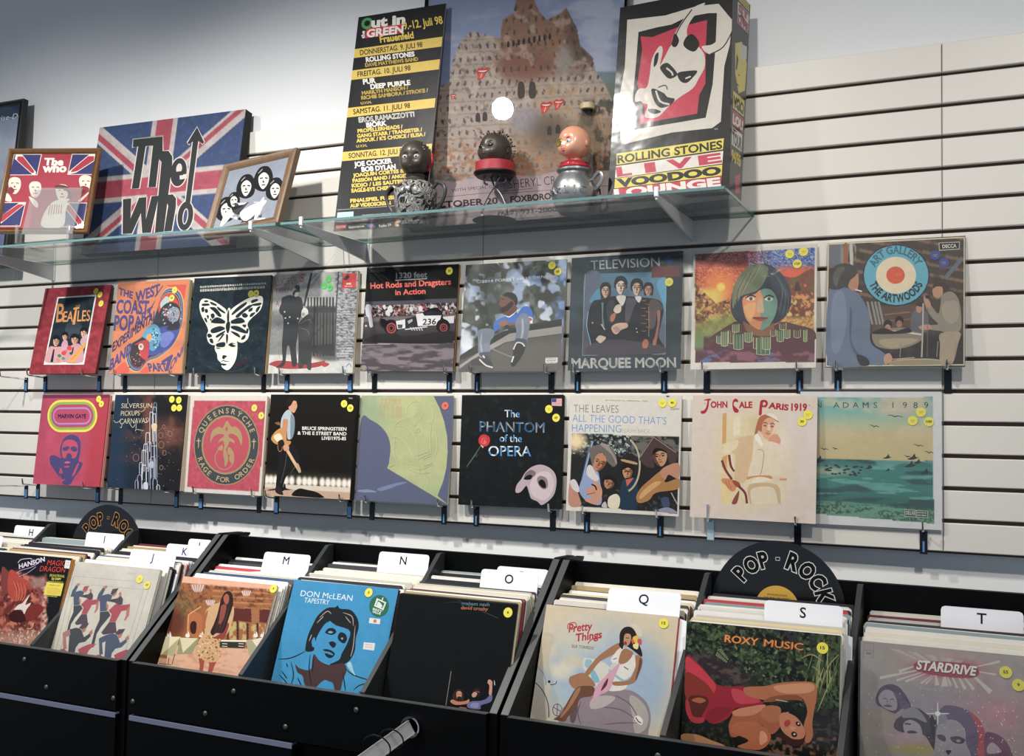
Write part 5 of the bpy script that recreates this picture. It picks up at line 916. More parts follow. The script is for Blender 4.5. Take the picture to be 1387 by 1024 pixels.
@art
def a_nico():
    p = Art((308, 67), (1118, 145), (-8, 1085), (826, 1219))
    def f(X, Y, I):
        Z = Y-X*.05; n = fbm(X, Y, 40, 3); I = mix(I, X*0+1, '9c5f36'); I = mix(I, ssx(.5, .68, fbm(X, Y, 24, 5))*ssx(420, 300, Y), '6b3824'); I = mix(I, (np.abs((Z-150) % 46-14) < 6)*(X > 560)*(Z < 300)*.7, 'c58a54')
        I = mix(I, (X > 735)*(Z > 305)*(Z < 418)*1., '5c2622'); I = mix(I, (X > 895)*(X < 965)*(Z > 290)*(Z < 560)*1., 'a06840'); I = mix(I, (X > 680)*(Z > 425)*(Z < 580)*(np.abs((X-690) % 86-43) < 30)*ssx(.42, .55, n), 'b9a468'); I = mix(I, (X > 680)*(Z > 425)*(Z < 580)*(np.abs((X-690) % 86-43) > 34), '4a241c')
        I = mix(I, blob(X, Y, 320, 320, 110, 100, .7)*ssx(.45, .55, fbm(X, Y, 14, 7)), '5c5a38'); I = mix(I, blob(X, Y, 230, 470, 90, 130, .5)*.7, '4a2018'); I = mix(I, (X > 200)*(X < 560)*ssx(560, 600, Z)*(Z < 680)*.5, '5a3624')
        fl = ssx(640, 660, Z-.0*X)*(X > 160); I = mix(I, fl, 'd9a88a'); I = mix(I, fl*ssx(.5, .7, fbm(X, Y, 20, 9, sx=3))*.6, 'c08468'); I = mix(I, (Z > 770)*(X < 260)*1., 'cfa084'); I = mix(I, ssx(128, 120, Y-(X-300)*.075)*1., 'e2a98c'); return I
    p.base(f, 120)
    for x, y, s in ((432, 160, 60), (540, 290, 44), (852, 208, 44)):
        p.P([(x-s, y-s*.3), (x, y-s*.45), (x+s, y-s*.3), (x+s*.6, y+s*.6), (x, y+s*.8), (x-s*.6, y+s*.6)], 'b08a7a')
        for i in range(5): p.L([(x-s*.8+i*s*.4, y-s*.3), (x-s*.5+i*s*.25, y+s*.6)], 5, 'e6d6cc', 0)
    p.P([(340, 480), (350, 400), (400, 370), (470, 420), (470, 540), (440, 600), (360, 580)], 'b0683a'); p.P([(362, 520), (370, 470), (400, 455), (420, 480), (410, 560), (375, 560)], '3a1a14'); p.L([(340, 600), (350, 400), (460, 330)], 10, 'd89a60', 0)
    for P, c in (([(140, 590), (280, 590), (215, 760), (98, 740)], 'a8a478'), ([(140, 588), (282, 592), (110, 750)], 'ddd0a8'), ([(275, 600), (440, 605), (380, 740), (250, 742)], '94926a'), ([(275, 598), (430, 604), (300, 730)], 'd6caa4'), ([(845, 620), (1020, 600), (1000, 700), (900, 790), (870, 740)], 'a8a080'), ([(900, 620), (1030, 600), (975, 715)], 'e0d4bc')): p.p(P, c)
    p.L([(180, 770), (170, 830)], 6, '4a241c', 0); p.L([(230, 740), (205, 830)], 6, '4a241c', 0); p.L([(90, 820), (200, 835)], 6, '6a3424', 0); p.p([(625, 628), (842, 640), (832, 692), (620, 684)], '2a3026'); p.p([(632, 618), (856, 622), (850, 636), (628, 632)], 'e6dac8')
    for x in (640, 782): p.L([(x, 650), (x+46, 653)], 6, 'd8ccb4', 0); p.L([(x, 672), (x+46, 675)], 6, 'd8ccb4', 0)
    for x in (180, 340, 460, 930, 990): p.P([(x-18, 590), (x-8, 560), (x, 572), (x+10, 545), (x+20, 592)], 'e8ddd0')
    p.P([(440, 790), (445, 840), (440, 895), (468, 900), (480, 840), (482, 790)], 'a04a38'); p.P([(530, 800), (525, 850), (516, 905), (545, 910), (570, 850), (590, 795)], 'a04a38')
    p.P([(500, 370), (540, 330), (620, 295), (720, 320), (745, 350), (735, 440), (690, 560), (640, 600), (620, 640), (612, 750), (600, 800), (540, 812), (470, 790), (430, 770), (400, 720), (440, 620), (490, 560), (480, 470)], 'c9a070')
    for i in range(70):
        random.seed(i+900); x, y = random.uniform(430, 620), random.uniform(560, 800); p.E(x, y, random.uniform(4, 9), random.uniform(4, 9), random.choice(['9a5a3a', '7a3a28', 'e2c494', 'b4744a']))
    p.P([(500, 380), (520, 370), (500, 460), (495, 520), (478, 500), (478, 440)], 'a85a40'); p.P([(690, 470), (700, 500), (660, 600), (610, 610), (560, 600), (600, 580), (650, 540)], '8e3c34')
    p.P([(640, 250), (670, 205), (710, 198), (735, 240), (735, 320), (700, 430), (670, 520), (640, 560), (590, 560), (560, 580), (540, 550), (570, 480), (600, 400), (620, 320)], '2c1a1c'); p.P([(655, 250), (680, 220), (702, 240), (700, 290), (680, 312), (660, 290)], 'a8583e'); p.P([(640, 320), (680, 320), (660, 420), (630, 480), (612, 470), (625, 380)], '9a5040')
    for i in range(6): p.L([(640+i*14, 300), (600+i*14, 450), (570+i*12, 560)], 4, ['4a2a28', '6a3c34'][i % 2], 3, True)
    for i, ch in enumerate('NICOLETTE'[:9]):
        p.T(ch, (350+i*85, 130+i*8), (372+i*85, 131+i*8), 32, 'd8b0a8', -.005)
    return p
@art
def a_blue():
    p = Art((248, 85), (1049, 159), (27, 1045), (852, 1174))
    p.base(lambda X, Y, I: brushed(X, Y, mix(I, X*0+1, '3492c4'), .05, 90), 30)
    K = '1e2226'; W = 'dfeaf0'; Bw = '4a3436'
    p.T('DON McLEAN', (292, 212), (690, 250), 46, W, .0, .1); p.T('TAPESTRY', (320, 262), (512, 280), 40, W, .0, .1)
    # generic long-haired portrait in black brush on blue
    p.P([(330, 620), (350, 520), (390, 430), (430, 360), (500, 305), (560, 300), (580, 285), (600, 310), (680, 320), (730, 380), (742, 450), (720, 540), (710, 640), (660, 720), (560, 760), (520, 740), (560, 720), (600, 690), (620, 600), (670, 480), (600, 460), (540, 420), (510, 410), (440, 500), (400, 590), (405, 620), (380, 640), (340, 640)], K)
    p.P([(400, 640), (410, 560), (440, 490), (500, 415), (570, 440), (672, 480), (660, 560), (620, 640), (580, 700), (530, 730), (470, 715), (430, 690)], '3492c4')
    p.P([(484, 492), (510, 462), (550, 462), (570, 490), (540, 512), (500, 505)], K); p.P([(505, 492), (525, 482), (545, 492), (525, 500)], '5aa8d0'); p.P([(580, 530), (600, 492), (640, 505), (652, 545), (630, 578), (595, 560)], K); p.E(614, 540, 8, 8, '6ab0d4')
    p.P([(512, 572), (540, 562), (568, 580), (552, 612), (530, 602)], K); p.P([(465, 628), (500, 622), (545, 640), (558, 665), (530, 690), (500, 685), (480, 655), (520, 655)], K); p.P([(480, 640), (520, 645), (548, 668), (510, 660)], '3492c4')
    p.P([(380, 560), (402, 530), (408, 590), (388, 606)], '3492c4')
    for L in ([(440, 380), (500, 330), (530, 350)], [(420, 420), (470, 370)], [(620, 340), (690, 370), (700, 440)], [(640, 370), (680, 420)], [(715, 440), (700, 600), (680, 680)], [(360, 560), (380, 510)]): p.L(L, 7, 'a89a98', 4, True)
    p.P([(400, 660), (440, 710), (520, 745), (620, 730), (650, 780), (620, 860), (600, 940), (560, 940), (540, 880), (480, 870), (430, 900), (410, 960), (330, 900), (310, 830), (270, 800), (255, 740), (290, 770), (370, 780), (385, 700)], Bw)
    p.P([(430, 900), (480, 860), (520, 880), (550, 930), (420, 930)], '3492c4')
    for L in ([(120, 700), (220, 690), (330, 640)], [(130, 820), (170, 860), (200, 900)], [(150, 790), (190, 850)], [(220, 720), (240, 820), (220, 900)], [(370, 660), (360, 780), (380, 900)], [(395, 680), (385, 800)], [(640, 770), (700, 820), (850, 870)], [(620, 800), (640, 940)], [(700, 940), (750, 900), (830, 880)], [(740, 960), (790, 920), (830, 900)], [(185, 730), (195, 760)], [(270, 840), (300, 900)]): p.L(L, 9, K, 4, True)
    p.P([(650, 740), (680, 720), (700, 780), (715, 825), (680, 790)], '9cc4d8')
    p.E(899, 290, 76, 86, '2a6a52', 8); p.p([(882, 228), (955, 262), (932, 322), (860, 290)], 'd8e6dc'); p.p([(892, 244), (942, 268), (925, 306), (874, 284)], '2a6a52'); p.P([(880, 290), (895, 255), (925, 290), (905, 300)], 'd8e6dc'); p.T('BEST', (850, 318), (920, 340), 16, 'd8e6dc', .03); p.T('VALUE', (846, 340), (908, 356), 18, 'd8e6dc', .04); p.L([(920, 250), (930, 224)], 8, 'd8e6dc', 0)
    p.p([(826, 380), (910, 390), (904, 430), (820, 420)], 'e0ddd8'); p.T('8', (856, 416), (876, 418), 24, 'd0403c', .04); p.p([(782, 568), (868, 576), (860, 632), (774, 622)], 'dedcd8'); p.L([(792, 585), (850, 592)], 4, 'a9a8a6', 0); p.L([(790, 602), (846, 608)], 4, 'a9a8a6', 0)
    return p
@art
def a_black():
    p = Art((202, 78), (1091, 162), (35, 1099), (951, 1245))
    p.base(lambda X, Y, I: brushed(X, Y, mix(I, X*0+1, '08090a'), .25, 60), 30)
    p.T('graham nash', (660, 162), (872, 172), 26, '4a7a88', .02, .1); p.T('david crosby', (658, 194), (860, 206), 26, 'b4664a', .02, .1)
    p.L([(520, 150), (620, 140), (700, 160)], 3, '3a3c3a', 3, True); p.L([(625, 108), (680, 150), (940, 262)], 2, '5a5c5a', 3)
    p.L([(585, 660), (545, 915)], 4, '8a8a80', 0)
    p.P([(595, 860), (605, 820), (635, 795), (665, 805), (680, 850), (672, 885), (620, 890)], '3a201c'); p.P([(625, 820), (648, 808), (664, 825), (660, 860), (645, 872), (628, 860)], 'c98a6c'); p.P([(632, 852), (660, 852), (650, 880), (636, 878)], '2a1612'); p.L([(632, 830), (642, 832)], 4, '2a1612', 0); p.L([(650, 832), (660, 834)], 4, '2a1612', 0)
    p.P([(580, 890), (595, 872), (640, 888), (700, 880), (715, 868), (722, 885), (700, 905), (620, 912)], 'c08060'); p.P([(740, 830), (755, 795), (790, 785), (805, 820), (790, 850), (750, 855)], '2c1a20'); p.P([(740, 835), (760, 815), (780, 825), (768, 850), (748, 855)], 'c9947c'); p.L([(772, 808), (798, 818)], 5, 'b04a6a', 0)
    p.P([(706, 905), (740, 885), (800, 882), (850, 865), (880, 830), (894, 850), (880, 890), (810, 915), (800, 945), (715, 935)], '6a6a9c'); p.P([(740, 900), (790, 900), (780, 935), (730, 925)], '8a8ab8'); p.P([(868, 830), (872, 770), (858, 745), (868, 722), (892, 735), (894, 770), (888, 835)], 'c9947c'); p.L([(908, 728), (912, 765)], 7, 'b9c4c8', 2, True)
    p.L([(650, 930), (700, 938)], 8, 'a06048', 0)
    return p
@art
def a_pret():
    p = Art((165, 69), (1077, 154), (22, 1049), (972, 1198))
    def f(X, Y, I):
        I = mix(I, X*0+1, 'cfc0a4'); s = blob(X, Y, 540, 560, 420, 330, .5); I = mix(I, s*ssx(.35, .6, fbm(X, Y, 160, 3)+.15), '9fb4c8'); I = mix(I, blob(X, Y, 870, 620, 130, 260, .7)*.8, '93acc6'); I = mix(I, blob(X, Y, 270, 530, 80, 60, .6)*.8, 'd6ceb8'); I = mix(I, blob(X, Y, 380, 300, 190, 120, .7)*.7, 'cdc4ae'); return I
    p.base(f, 60)
    p.P([(60, 620), (110, 640), (160, 710), (185, 800), (180, 860), (60, 840)], 'b4ada4'); p.L([(88, 610), (140, 670), (175, 760), (180, 850)], 6, '3a3434', 4); p.L([(100, 500), (150, 560), (160, 640)], 3, '5a5450', 3); p.P([(150, 650), (165, 620), (185, 600), (190, 625), (180, 700), (160, 690)], 'c8beac'); p.E(182, 604, 9, 10, '2a2020'); p.L([(190, 625), (225, 620), (234, 600)], 5, '3a2a28', 3)
    p.ring(238, 800, 34, 44, 5, '5a4a4c'); p.L([(210, 780), (270, 815)], 5, '5a4a4c', 0); p.L([(240, 760), (235, 840)], 5, '5a4a4c', 0)
    p.P([(250, 860), (270, 790), (400, 720), (520, 680), (650, 658), (760, 670), (850, 740), (885, 840), (870, 940), (840, 980), (600, 960), (400, 930), (260, 900)], '8d7f86'); p.P([(740, 700), (830, 750), (870, 840), (850, 930), (780, 960), (760, 860)], 'aaa49e'); p.P([(480, 720), (580, 700), (640, 720), (560, 780), (470, 790)], 'b4aaa8'); p.P([(330, 790), (380, 770), (360, 880), (330, 880)], '5e5058')
    for L in ([(800, 860), (740, 760), (640, 700)], [(790, 870), (680, 800), (560, 780)], [(790, 890), (680, 890), (560, 900)], [(400, 740), (380, 820), (400, 900)]): p.L(L, 8, '6a5a64', 4, True)
    p.P([(770, 850), (800, 840), (830, 870), (820, 905), (785, 880)], 'e0dcd4'); p.L([(780, 850), (800, 880), (820, 890)], 7, '3a2c30', 3)
    Sk, Sd = 'a0714f', '6b4636'
    p.P([(415, 450), (450, 440), (560, 470), (600, 520), (540, 610), (480, 640), (450, 560), (420, 510)], 'cfcbc2'); p.P([(470, 540), (490, 520), (530, 590), (515, 612), (480, 600)], '7ab0c4'); p.P([(440, 450), (480, 460), (450, 510), (430, 490)], '8ab4c4')
    p.P([(320, 580), (350, 560), (430, 545), (500, 620), (480, 640), (400, 640), (360, 655), (325, 620)], Sk); p.P([(360, 660), (400, 635), (490, 640), (485, 700), (400, 720), (370, 780), (310, 850), (290, 880), (230, 870), (215, 862), (260, 830), (300, 760), (340, 690)], Sd); p.P([(365, 665), (400, 645), (380, 700), (330, 780), (270, 850), (260, 840), (310, 770)], Sk)
    p.P([(430, 545), (460, 500), (520, 430), (600, 370), (665, 335), (690, 360), (620, 420), (540, 460), (480, 530), (455, 560)], Sk)
    p.P([(620, 480), (610, 450), (660, 380), (700, 370), (770, 420), (780, 500), (740, 580), (720, 640), (680, 665), (590, 665), (560, 600), (600, 540)], 'd9d4cc'); p.P([(665, 480), (672, 420), (700, 375), (740, 385), (765, 410), (720, 470)], Sk); p.P([(600, 500), (640, 470), (665, 500), (640, 540), (600, 530)], 'c9c4be'); p.P([(600, 520), (700, 590), (740, 570), (730, 600), (680, 600), (605, 540)], '88b4c4'); p.L([(700, 500), (730, 520)], 6, '3a2c2c', 2); p.L([(625, 450), (650, 440)], 5, '3a2c2c', 2)
    p.P([(660, 480), (670, 490), (640, 560), (600, 660), (530, 700), (488, 750), (490, 690), (520, 620), (570, 570)], 'cf9cac'); p.P([(560, 620), (590, 580), (580, 630), (540, 670)], '5a3038')
    p.P([(780, 425), (820, 430), (828, 480), (800, 560), (770, 610), (700, 630), (630, 630), (625, 605), (700, 600), (745, 580), (780, 500)], Sk); p.P([(810, 440), (826, 470), (795, 570), (780, 590), (800, 500)], Sd)
    p.P([(670, 330), (672, 270), (700, 230), (745, 225), (780, 260), (800, 330), (825, 400), (822, 430), (780, 400), (740, 370), (700, 350), (690, 380), (665, 350)], '241c1c'); p.P([(700, 300), (712, 272), (742, 275), (750, 300), (740, 340), (715, 360), (700, 340)], 'b98a6c'); p.L([(712, 300), (735, 302)], 5, '2a1a1a', 0); p.P([(702, 330), (715, 325), (722, 345), (705, 348)], 'a02c34')
    p.P([(745, 215), (780, 208), (820, 240), (828, 290), (800, 290), (770, 240)], 'cfc6b4'); p.P([(760, 300), (790, 285), (810, 310), (800, 340), (775, 335)], 'e0b43c'); p.P([(795, 310), (820, 310), (822, 345), (800, 345)], 'c8505a'); p.P([(765, 345), (800, 340), (795, 378), (768, 370)], 'e6d68a'); p.P([(752, 310), (772, 320), (760, 342)], 'd8642c')
    R = 'b4283a'
    p.T('Pretty', (318, 262), (476, 246), 58, R, .025, .2); p.T('Things', (366, 326), (545, 300), 54, R, .025, .2); p.L([(312, 240), (315, 205), (360, 195), (370, 225), (330, 245)], 6, R, 4); p.L([(450, 340), (480, 310), (545, 292)], 6, R, 4); p.T('SILK TORPEDO', (338, 366), (490, 382), 20, '5a4c4a', .0)
    return p
@art
def a_roxy():
    p = Art((85, 86), (1163, 188), (31, 1173), (1139, 1350))
    def f(X, Y, I):
        I = mix(I, X*0+1, '23241f'); a, b = fbm(X, Y, 34, 3), fbm(X, Y, 26, 13); top = ssx(560, 420, Y-(X-100)*.25); I = mix(I, ssx(.5, .58, a)*top, '3d5238'); I = mix(I, ssx(.6, .66, b)*top, '66804e'); I = mix(I, ssx(.64, .7, fbm(X, Y, 18, 23))*top*.8, '8c9c74')
        I = mix(I, blob(X, Y, 330, 430, 260, 75, .6, 20)*1., '463840'); I = mix(I, blob(X, Y, 330, 430, 260, 75, .6, 20)*ssx(.5, .65, fbm(X, Y, 24, 33, sx=2)), '7c6a5c'); I = mix(I, blob(X, Y, 800, 220, 130, 70, .7)*ssx(.4, .6, a), '4a4446')
        I = mix(I, (X > 960)*ssx(.5, .6, fbm(X, Y, 26, 43, sx=.35, sy=1.6))*(Y < 700), '5a7048'); I = mix(I, blob(X, Y, 1080, 850, 160, 130, .6)*.9, '3e3c40'); I = mix(I, blob(X, Y, 1080, 850, 160, 130, .6)*ssx(.5, .65, fbm(X, Y, 18, 53, sx=2)), '5f5a5c'); I = mix(I, (Y > 900)*(X > 620)*ssx(.52, .62, fbm(X, Y, 24, 63))*1., 'a4745c'); I = mix(I, (Y > 780)*(X < 420)*ssx(.55, .66, fbm(X, Y, 22, 73))*.8, '52503c'); return I*.72
    p.base(f, 150)
    random.seed(21)
    for i in range(60):
        x, y = random.uniform(420, 960), random.uniform(270, 500); a = random.uniform(0, 6.28); l = random.uniform(22, 48); dx, dy = math.cos(a)*l, math.sin(a)*l*.7; p.P([(x, y), (x+dx*.5-dy*.3, y+dy*.5+dx*.3), (x+dx, y+dy), (x+dx*.5+dy*.3, y+dy*.5-dx*.3)], random.choice(['3a5034', '566c46', '2a3824', '727f56', '202a1e']))
    for i in range(26):
        x, y = random.uniform(100, 420), random.uniform(110, 330); a = random.uniform(0, 6.28); l = random.uniform(26, 50); dx, dy = math.cos(a)*l, math.sin(a)*l*.7; p.P([(x, y), (x+dx*.5-dy*.3, y+dy*.5+dx*.3), (x+dx, y+dy), (x+dx*.5+dy*.3, y+dy*.5-dx*.3)], random.choice(['38482f', '4a5f3e', '283622']))
    for i in range(28):
        x = random.uniform(960, 1170); p.L([(x, random.uniform(210, 420)), (x-random.uniform(-40, 90), random.uniform(480, 640))], random.uniform(4, 9), random.choice(['4a5f3a', '7c8c54', '2c3a26', '9aa468']), 3, True)
    for i in range(9): p.L([(300+i*8, 290+i*8), (330+i*6, 280+i*9)], 5, '8a9c6c', 0); p.L([(300+i*8, 300+i*8), (290+i*9, 330+i*6)], 5, '8a9c6c', 0)
    for L in ([(880, 350), (960, 320), (1040, 370)], [(960, 400), (1010, 440), (1030, 520)], [(1020, 560), (1080, 400), (1150, 320)], [(1000, 720), (1050, 600), (1100, 480)]): p.L(L, 8, '9a9460', 4, True)
    Rd, Sk = '9c2030', 'b46c46'
    p.P([(82, 335), (150, 370), (220, 440), (290, 525), (380, 545), (490, 548), (600, 640), (620, 665), (500, 685), (420, 700), (380, 760), (300, 800), (240, 790), (110, 680), (78, 600)], Rd); p.P([(80, 340), (140, 370), (240, 470), (290, 540), (260, 600), (180, 520), (90, 470)], 'cc3848')
    p.P([(80, 450), (150, 470), (230, 530), (270, 600), (170, 600), (80, 620)], '8c3024'); p.P([(100, 620), (200, 610), (240, 650), (180, 760), (120, 760)], '5a241c'); p.P([(120, 640), (170, 620), (220, 640), (180, 660)], 'b0603c'); p.P([(78, 640), (100, 650), (130, 750), (205, 760), (200, 795), (130, 795), (85, 730)], 'b4303c'); p.P([(400, 560), (520, 590), (600, 650), (440, 660)], 'c4404c'); p.P([(260, 700), (400, 690), (300, 790), (220, 770)], '8a1c2a')
    p.P([(60, 875), (160, 880), (260, 920), (350, 955), (300, 970), (60, 920)], 'b88058')
    p.P([(492, 550), (640, 540), (760, 515), (940, 510), (995, 545), (992, 640), (980, 700), (965, 800), (970, 880), (950, 930), (915, 930), (905, 820), (930, 720), (905, 640), (860, 610), (760, 620), (660, 640), (560, 625), (500, 600)], Sk); p.P([(620, 650), (700, 610), (860, 605), (900, 650), (870, 640), (780, 640), (690, 650)], '8c5034'); p.P([(700, 540), (940, 520), (980, 560), (920, 590), (760, 590)], 'd29068')
    p.P([(400, 760), (440, 700), (560, 680), (640, 680), (740, 720), (750, 800), (700, 870), (640, 870), (600, 810), (420, 900), (380, 830)], 'a85c3c'); p.P([(410, 715), (520, 685), (640, 672), (560, 740), (430, 750)], 'c98060'); p.P([(400, 860), (420, 800), (560, 790), (660, 860), (670, 920), (600, 985), (440, 965), (520, 920)], 'b4643e'); p.P([(600, 860), (640, 870), (650, 920), (600, 950)], 'd89468'); p.P([(640, 680), (740, 690), (730, 780), (660, 790), (600, 740)], 'b06a48')
    p.P([(740, 740), (780, 725), (850, 755), (900, 820), (915, 880), (890, 920), (830, 915), (760, 860), (735, 800)], 'c47c58'); p.P([(830, 910), (900, 905), (920, 860), (900, 940), (820, 960), (740, 900), (700, 880), (760, 870)], '3a1c18'); p.P([(770, 790), (800, 775), (812, 800), (790, 825), (770, 815)], 'b03c34'); p.E(866, 805, 20, 14, '2a1818', 40); p.E(868, 803, 7, 6, 'd8ccc4', 40); p.E(838, 878, 22, 18, '2a1818', 30); p.E(840, 877, 8, 7, 'd0c0b8'); p.P([(812, 822), (850, 830), (840, 850), (818, 845)], 'd8906c'); p.P([(780, 725), (800, 722), (796, 740)], 'c47c58')
    p.T('ROXY', (348, 232), (580, 258), 52, 'e0702c', .025); p.T('MUSIC', (622, 262), (896, 292), 52, 'e0702c', .025)
    for t, a, b in (('ROXY', (352, 230), (582, 256)), ('MUSIC', (626, 260), (898, 290))): p.T(t, a, b, 48, 'ef9a48', -.005)
    p.L([(710, 635), (790, 650)], 6, 'b4b48c', 3)
    return p
@art
def a_star():
    p = Art((68, 109), (1462, 244), (58, 1399), (1477, 1624))
    def f(X, Y, I):
        I = mix(I, X*0+1, 'a79f98'); I = mix(I, blob(X, Y, 520, 620, 380, 190, .9)*.6, '8f8898'); I = mix(I, blob(X, Y, 1080, 760, 330, 260, .8)*.7, 'b88a98'); I = mix(I, blob(X, Y, 1180, 700, 160, 90, .8)*.6, 'cc8c94'); I = mix(I, blob(X, Y, 250, 750, 220, 80, .8)*.5, 'a89074'); I = mix(I, blob(X, Y, 520, 970, 180, 40, .8)*.8, 'b4a850'); I = mix(I, blob(X, Y, 480, 880, 160, 60, .8)*.8, 'c09aa4')
        I = mix(I, blob(X, Y, 750, 330, 320, 110, .7)*.8, 'c8969a'); I = mix(I, blob(X, Y, 750, 330, 240, 60, .7)*.8, 'a83c48'); return brushed(X, Y, I, .06, 60)
    p.base(f, 90)
    for i in range(13):
        t = i/12; x = 290+t*560; p.p([(x, 170+t*90), (x+46, 172+t*95), (620+t*200, 290+t*30), (560+t*220, 280+t*30)], ['bcaaa4', 'c6b6ae', 'b09c98'][i % 3])
    for a, b, w in (((222, 405), (520, 345), 26), ((355, 425), (560, 360), 18), ((425, 435), (590, 370), 18), ((550, 450), (640, 385), 16), ((585, 455), (660, 385), 14), ((680, 465), (670, 385), 34), ((740, 475), (740, 395), 60), ((790, 470), (760, 390), 22), ((840, 485), (800, 395), 22), ((905, 495), (850, 395), 26), ((975, 500), (890, 390), 26), ((1110, 520), (960, 380), 40), ((1150, 380), (980, 350), 16), ((1180, 275), (980, 320), 20), ((375, 355), (500, 310), 26)):
        d = np.array(b)-np.array(a); L = np.hypot(*d); q = np.array([-d[1], d[0]])/L*w/2; p.p([tuple(np.array(a)-q), tuple(np.array(a)+q), tuple(np.array(b)+q*.35), tuple(np.array(b)-q*.35)], 'cfc4bc')
    p.P([(500, 290), (600, 270), (900, 290), (1010, 340), (980, 400), (800, 400), (600, 370), (510, 340)], 'a83e4c')
    p.T('STARDRIVE', (516, 338), (984, 390), 76, '2a2228', .06, .12); p.T('STARDRIVE', (514, 334), (982, 386), 74, 'efeae4', .035, .12); p.T('Featuring Robert Mason', (542, 500), (966, 545), 32, 'ded8d2', .02)
    Pu = '5c4c66'
    p.P([(188, 570), (220, 490), (290, 455), (370, 475), (440, 560), (470, 640), (400, 650), (340, 690), (240, 640), (200, 620)], Pu); p.P([(210, 560), (260, 500), (330, 520), (360, 600), (350, 660), (290, 660), (230, 620)], 'a39ba4'); p.P([(330, 520), (400, 560), (465, 640), (400, 650), (370, 600)], '6a5878')
    p.P([(335, 800), (350, 740), (400, 700), (430, 650), (520, 645), (590, 690), (660, 760), (680, 990), (640, 960), (570, 860), (400, 840)], '4c4050'); p.P([(400, 720), (430, 655), (520, 650), (600, 760), (500, 725)], '8f8c94'); p.P([(410, 770), (470, 740), (540, 780), (560, 860), (500, 880), (430, 860)], 'a8a0a4'); p.L([(420, 770), (470, 775)], 12, '4c4050', 2); p.P([(445, 830), (490, 825), (520, 845), (450, 848)], '4c4050')
    p.P([(620, 760), (640, 700), (660, 740), (690, 760), (680, 990)], '2c2c34')
    p.P([(670, 760), (720, 640), (800, 625), (920, 660), (1000, 720), (1050, 800), (1075, 920), (1060, 1060), (880, 1060), (680, 1040)], '6c5c78'); p.P([(930, 670), (1010, 730), (1060, 830), (1075, 950), (1060, 1060), (1000, 1060), (1010, 880), (980, 760)], 'b8505c'); p.P([(672, 860), (690, 780), (760, 740), (850, 755), (905, 830), (910, 920), (940, 1060), (680, 1060)], 'a29ca2'); p.P([(680, 860), (730, 862), (750, 890), (740, 915), (690, 890)], '54485a'); p.P([(785, 880), (850, 872), (905, 900), (880, 930), (810, 920)], '54485a'); p.E(850, 908, 18, 12, 'a09aa4'); p.P([(750, 985), (795, 985), (780, 1010), (765, 1018)], '3a3040'); p.P([(690, 700), (740, 690), (760, 740), (700, 780)], '8f8ca0')
    for x, y, r in ((262, 575, 1), (318, 580, 1)): p.L([(x-16, y), (x, y-7), (x+16, y)], 8, '5c4c66', 2, True)
    p.L([(285, 580), (278, 612), (296, 616)], 5, '6c6078', 2); p.P([(250, 628), (290, 620), (322, 632), (290, 638)], '5c4c66')
    p.P([(1060, 860), (1120, 842), (1200, 880), (1260, 960), (1275, 1060), (1080, 1060)], '7a4c66'); p.P([(1080, 960), (1120, 920), (1180, 970), (1190, 1000), (1090, 1010)], 'b4a4ac')
    for a in range(4): p.L([(685+90*math.cos(a*math.pi/2), 690+90*math.sin(a*math.pi/2)), (685-90*math.cos(a*math.pi/2), 690-90*math.sin(a*math.pi/2))], 9, 'e8ece8', 3, True)
    p.E(685, 690, 20, 20, 'f0f2ee'); random.seed(2); p.D([(random.uniform(90, 1330), random.uniform(520, 1020)) for _ in range(60)], 4, 'e6e2e2'); p.D([(random.uniform(1000, 1330), random.uniform(620, 1000)) for _ in range(20)], 5, 'f0ecec')
    p.L([(95, 125), (175, 132), (172, 245), (90, 238), (95, 125)], 2.5, '6c6868', 0); p.L([(93, 180), (174, 187)], 2.5, '6c6868', 0); p.ring(122, 209, 9, 9, 4, '4c4848'); p.ring(141, 211, 9, 9, 4, '4c4848')
    return p
# ------------------------------------------------------------------ records displayed on the wall
def sticker(parent, x, y, z, r, col, num=None):
    p = Print(2*r); p.ell(50, 50, 49, 49, col, n=20)
    if num: p.text(num, 50-9*len(num), 50+9*len(num), 60, 26, '2a2a20', .03)
    else: p.line([(28, 48), (38, 40), (48, 50), (60, 40), (72, 48)], 5, 'a89a20', 2); p.line([(34, 64), (50, 58), (66, 64)], 5, 'a89a20', 2)
    p.build('price_sticker', M_PRINT, parent, y, z-r, x)
def album(nm, lab, x, zb, yb, yt, roll=0., size=.3125, thick=.004, side='c9c2b4', spare=0, spare_col='b9a583', sleeve=None, gloss=False, stk=(), group='record covers displayed on the slatwall'):
    lean = math.asin((yt-yb)/size)
    t = thing('record_album', lab, 'record', (x, yb, zb), (-lean, -roll, 0), group)
    A = ART[nm](); A.w = A.h = size
    c = MB().box(-size/2, size/2, 0, thick, 0, size, ch=.0006).build('cover_board', mat('board_'+side, side, .6), t)
    A.build('front_print', M_PRINTG if gloss else M_PRINT, t, -.0002)
    for k in range(spare):
        MB().box(-size/2+.001+.001*k, size/2+.002+.001*k, thick+.0008+k*(thick+.0008), 2*thick+k*(thick+.0008), .000, size-.002).build('spare_cover', mat('board_'+spare_col, spare_col, .6), t)
    for s in stk:
        q = hap(A.M, np.array([s[:2]]))[0]
        sticker(t, (q[0]/100-.5)*size, -.0016, size*(1-q[1]/100), .0115, s[2] if len(s) > 2 and s[2] else 'efe23a', s[3] if len(s) > 3 else None)
    if sleeve:
        e = .004; MB().add([(-size/2-e, -.0022, -e), (size/2+e, -.0022, -e), (size/2+e, -.0022, size+e*2), (-size/2-e, -.0022, size+e*2)], [(0, 1, 2, 3)]).build('plastic_sleeve', M_CREASE if sleeve == 2 else M_CLEAR, t)
    return t
